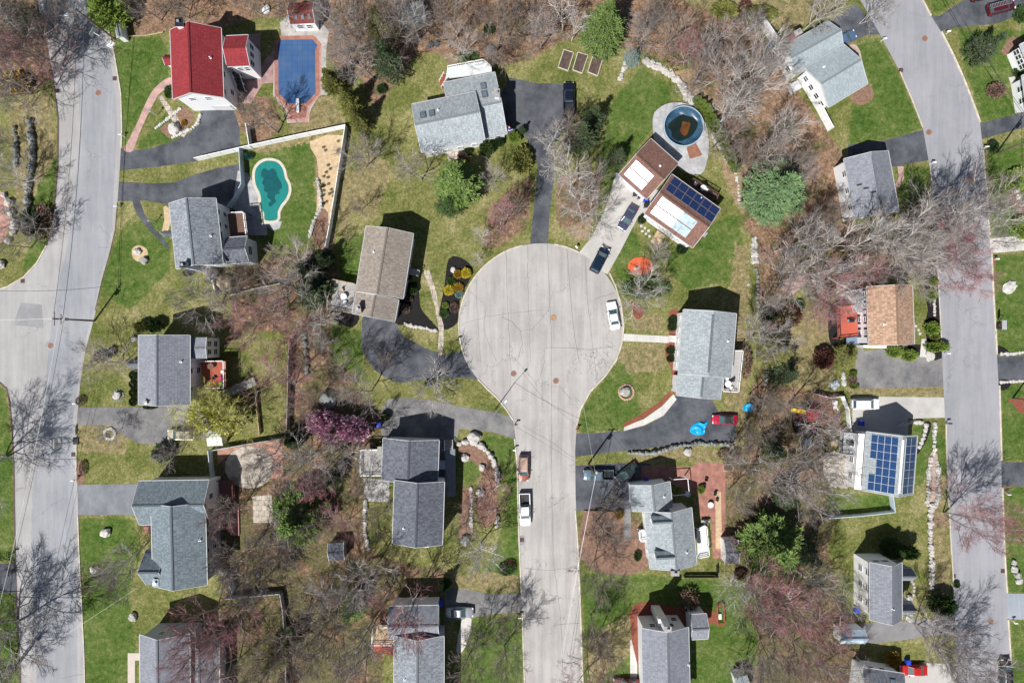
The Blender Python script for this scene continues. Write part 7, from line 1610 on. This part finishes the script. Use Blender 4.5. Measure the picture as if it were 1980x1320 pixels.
for s in (-.9, .9): b.beam(p+Vector((.8, -4, 2.4)), p+Vector((.8+s, -4.2, 0)), .1, .1)
b.build('frame', BROWNWOOD, o); b = MB(); b.beam(p+Vector((-.8, .4, 1.4)), p+Vector((-3.0, .8, .15)), .7, .12); b.build('slide', mat('yellow_plastic', (.80, .55, .01), .4, .05), o)
b = MB(); b.face([p+Vector(q) for q in ((-1, -1, 2.5), (1, -1, 2.5), (0, 0, 3.3))]); b.face([p+Vector(q) for q in ((1, -1, 2.5), (1, 1, 2.5), (0, 0, 3.3))]); b.face([p+Vector(q) for q in ((1, 1, 2.5), (-1, 1, 2.5), (0, 0, 3.3))]); b.face([p+Vector(q) for q in ((-1, 1, 2.5), (-1, -1, 2.5), (0, 0, 3.3))]); b.build('roof', mat('red_plastic', (.5, .02, .03), .5, .1), o)
for y, m in ((-1.8, MATS['yellow_plastic']), (-3.0, BLUEPLASTIC)):
    b = MB(); b.box(p+Vector((.8, y, .5)), (.35, .6, .06)); b.beam(p+Vector((.8, y-.25, .5)), p+Vector((.8, y-.25, 2.3)), .03, .03); b.beam(p+Vector((.8, y+.25, .5)), p+Vector((.8, y+.25, 2.3)), .03, .03); b.build('swing', m, o)
o = thing('kiddie_pool', 'pale blue ring pool below the play set', 'paddling pool', G(1561, 854)); b = MB(); p = G(1561, 854); b.tube([p+Vector((.5*math.cos(a*.524), .5*math.sin(a*.524), .12)) for a in range(13)], .13, 6, cap=False); b.build('ring', mat('pale_blue_plastic', (.3, .5, .6), .4, .1), o); b = MB(); b.lathe(p, [(.48, .05), (.1, .06)], 16); b.build('floor', MATS['pale_blue_plastic'], o)
def heap(label, px, py, r, m, name, cat, h=.5):
    b = MB(); b.rock(G(px, py, 0)+Vector((0, 0, h*.3)), r/PPM, r/PPM*.8, h, int(px), 3); tag(centre(b.build(name, m)), label, cat)
heap('pale crumpled tarp on the lawn above the white fence arm', 1613, 743, 10, mat('pale_tarp', (.5, .55, .6), .5, .2, 2), 'tarp_heap', 'tarp'); heap('round blue tarp on the white fence strip in the upper right thicket', 1487, 91, 6, mat('bright_blue_tarp', (.01, .32, .62), .35), 'blue_cushion', 'cushion')
for j, (x, y) in enumerate([(833,88),(845,86)]): heap(['left', 'right'][j]+' one of two dark blue sacks in the leaves above the skylight house', x, y, 6, mat('dark_blue_sack', (.05, .07, .10), .6, .2), 'sack', 'sack', .6)
heap('grey tarp-covered pile among the trees above the skylight house', 949, 98, 10, GALV, 'covered_pile', 'pile', .8); heap('dark round trampoline-like lid at the lower left wood edge', 500, 1108, 11, DARKMETAL, 'covered_tub', 'tub', .5); heap('white junk pile by the blue pool corner', 515, 20, 9, mat('white_junk', (.6, .6, .6), .6, .3, 6), 'junk_pile', 'pile', .5)
heap('pale stone base disc on the orange-red mulch mound', 1229, 519, 3.5, MATS['white_rock'], 'bird_bath', 'bird bath', .5)
o = thing('trailer', 'flat white utility trailer parked by the top right drive kerb', 'trailer', G(1195, 342)); b = MB(); p = G(1195, 342); b.box(p+Vector((0, 0, .4)), (.9, 1.5, .08), (math.cos(1.1), math.sin(1.1), 0)); b.build('bed', GALV, o)
for s in (-.6, .6): b = MB(); q = p+Vector((s, 0, .3)); b.tube([q-Vector((.08, 0, 0)), q+Vector((.08, 0, 0))], .3, 12); b.build('wheel', TYRE, o)
# walkway of slabs behind the grey house with hedges, and wooden structures in the gardens
o = thing('garden_steps', 'sloping run of mossy concrete slabs below the red deck', 'steps', G(450, 755)); 
for j in range(9): t = j/8; b = MB(); p = G(412+(490-412)*t, 772-(772-738)*t); b.box(p+Vector((0, 0, .02)), (.95, 1.5, .12+.05*j), (math.cos(.41), math.sin(.41), 0)); b.build('slab', mat('mossy_concrete', (.40, .42, .37), .9, .25, 2), o)
o = thing('garden_gazebo', 'dusky red wooden deck structure beside the sandy circle', 'deck', G(440, 945)); b = MB(); P = gp([(423,928),(452,928),(454,962),(425,962)], 1.0); b.poly(P, .8, 1.0); b.build('deck_top', mat('dusky_red_wood', (.16, .07, .07), .8, .2, 1, stretch=(6, 1, 1)), o)
for q in P: b = MB(); b.box((q.x, q.y, 0), (.14, .14, 1.9)); b.build('post', MATS['dusky_red_wood'], o)
b = MB(); railing(b, [P[1], P[2]], .9, 1.0); b.build('railing', MATS['dusky_red_wood'], o)
o = thing('dock_platform', 'long pinkish wooden platform under bare branches left of the lower left pine', 'platform', G(455, 1005)); b = MB(); P = gp([(446,978),(463,978),(464,1034),(447,1034)]); b.poly(P, 0, .35); b.build('planks', mat('pink_wood', (.36, .19, .18), .8, .12, 2, stretch=(1, 8, 1)), o)
o = thing('patio_frame', 'square timber planter at the wood edge of the dark driveway bank', 'planter', G(1407, 902)); b = MB(); P = gp([(1398,897),(1416,897),(1417,909),(1399,909)])
for i in range(4): b.beam(P[i]+Vector((0, 0, .3)), P[(i+1) % 4]+Vector((0, 0, .3)), .1, .3)
b.build('frame', TANWOOD, o); b = MB(); b.poly(P, 0, .2); b.build('soil', SOIL, o)
o = thing('wooden_pen', 'red timber play pen with white toy at the end of the mulch bed', 'pen', G(1388, 1188)); b = MB(); P = gp([(1385,1168),(1397,1164),(1399,1204),(1385,1206)])
for i in range(4): b.beam(P[i]+Vector((0, 0, .9)), P[(i+1) % 4]+Vector((0, 0, .9)), .1, .12); b.beam(P[i]+Vector((0, 0, .4)), P[(i+1) % 4]+Vector((0, 0, .4)), .1, .12)
b.build('rail', REDWOOD, o); b = MB(); b.box(G(1391, 1190), (.5, .9, .4)); b.build('toy', WHITE, o)
# flag on the skylight house
o = thing('flag', 'striped red and white flag with blue corner on a short pole at the skylight house', 'flag', G(984, 252)); p = G(980, 255, 3.2); q = G(992, 250, 3.9); b = MB(); b.tube([p, q], .03, 6); b.build('flagpole', WHITE, o)
d = (q-p).normalized(); up = Vector((-.35, .5, -.4)).normalized()
for nm, cols in (('red_stripes', 0), ('white_stripes', 1)):
    b = MB()
    for j in range(13):
        if j % 2 == cols:
            a = p+d*(.15+j*.075); b.face([a, a+d*.075, a+d*.075+up*1.5, a+up*1.5])
    b.build(nm, mat('flag_red', (.5, .02, .04), .8, .1) if cols == 0 else WHITE, o)
b = MB(); a = p+d*.6+Vector((0, 0, .01)); b.face([a, a+d*.52, a+d*.52+up*.6, a+up*.6]); b.build('blue_corner', mat('flag_blue', (.02, .03, .2), .8, .1), o)

resolve_labels()
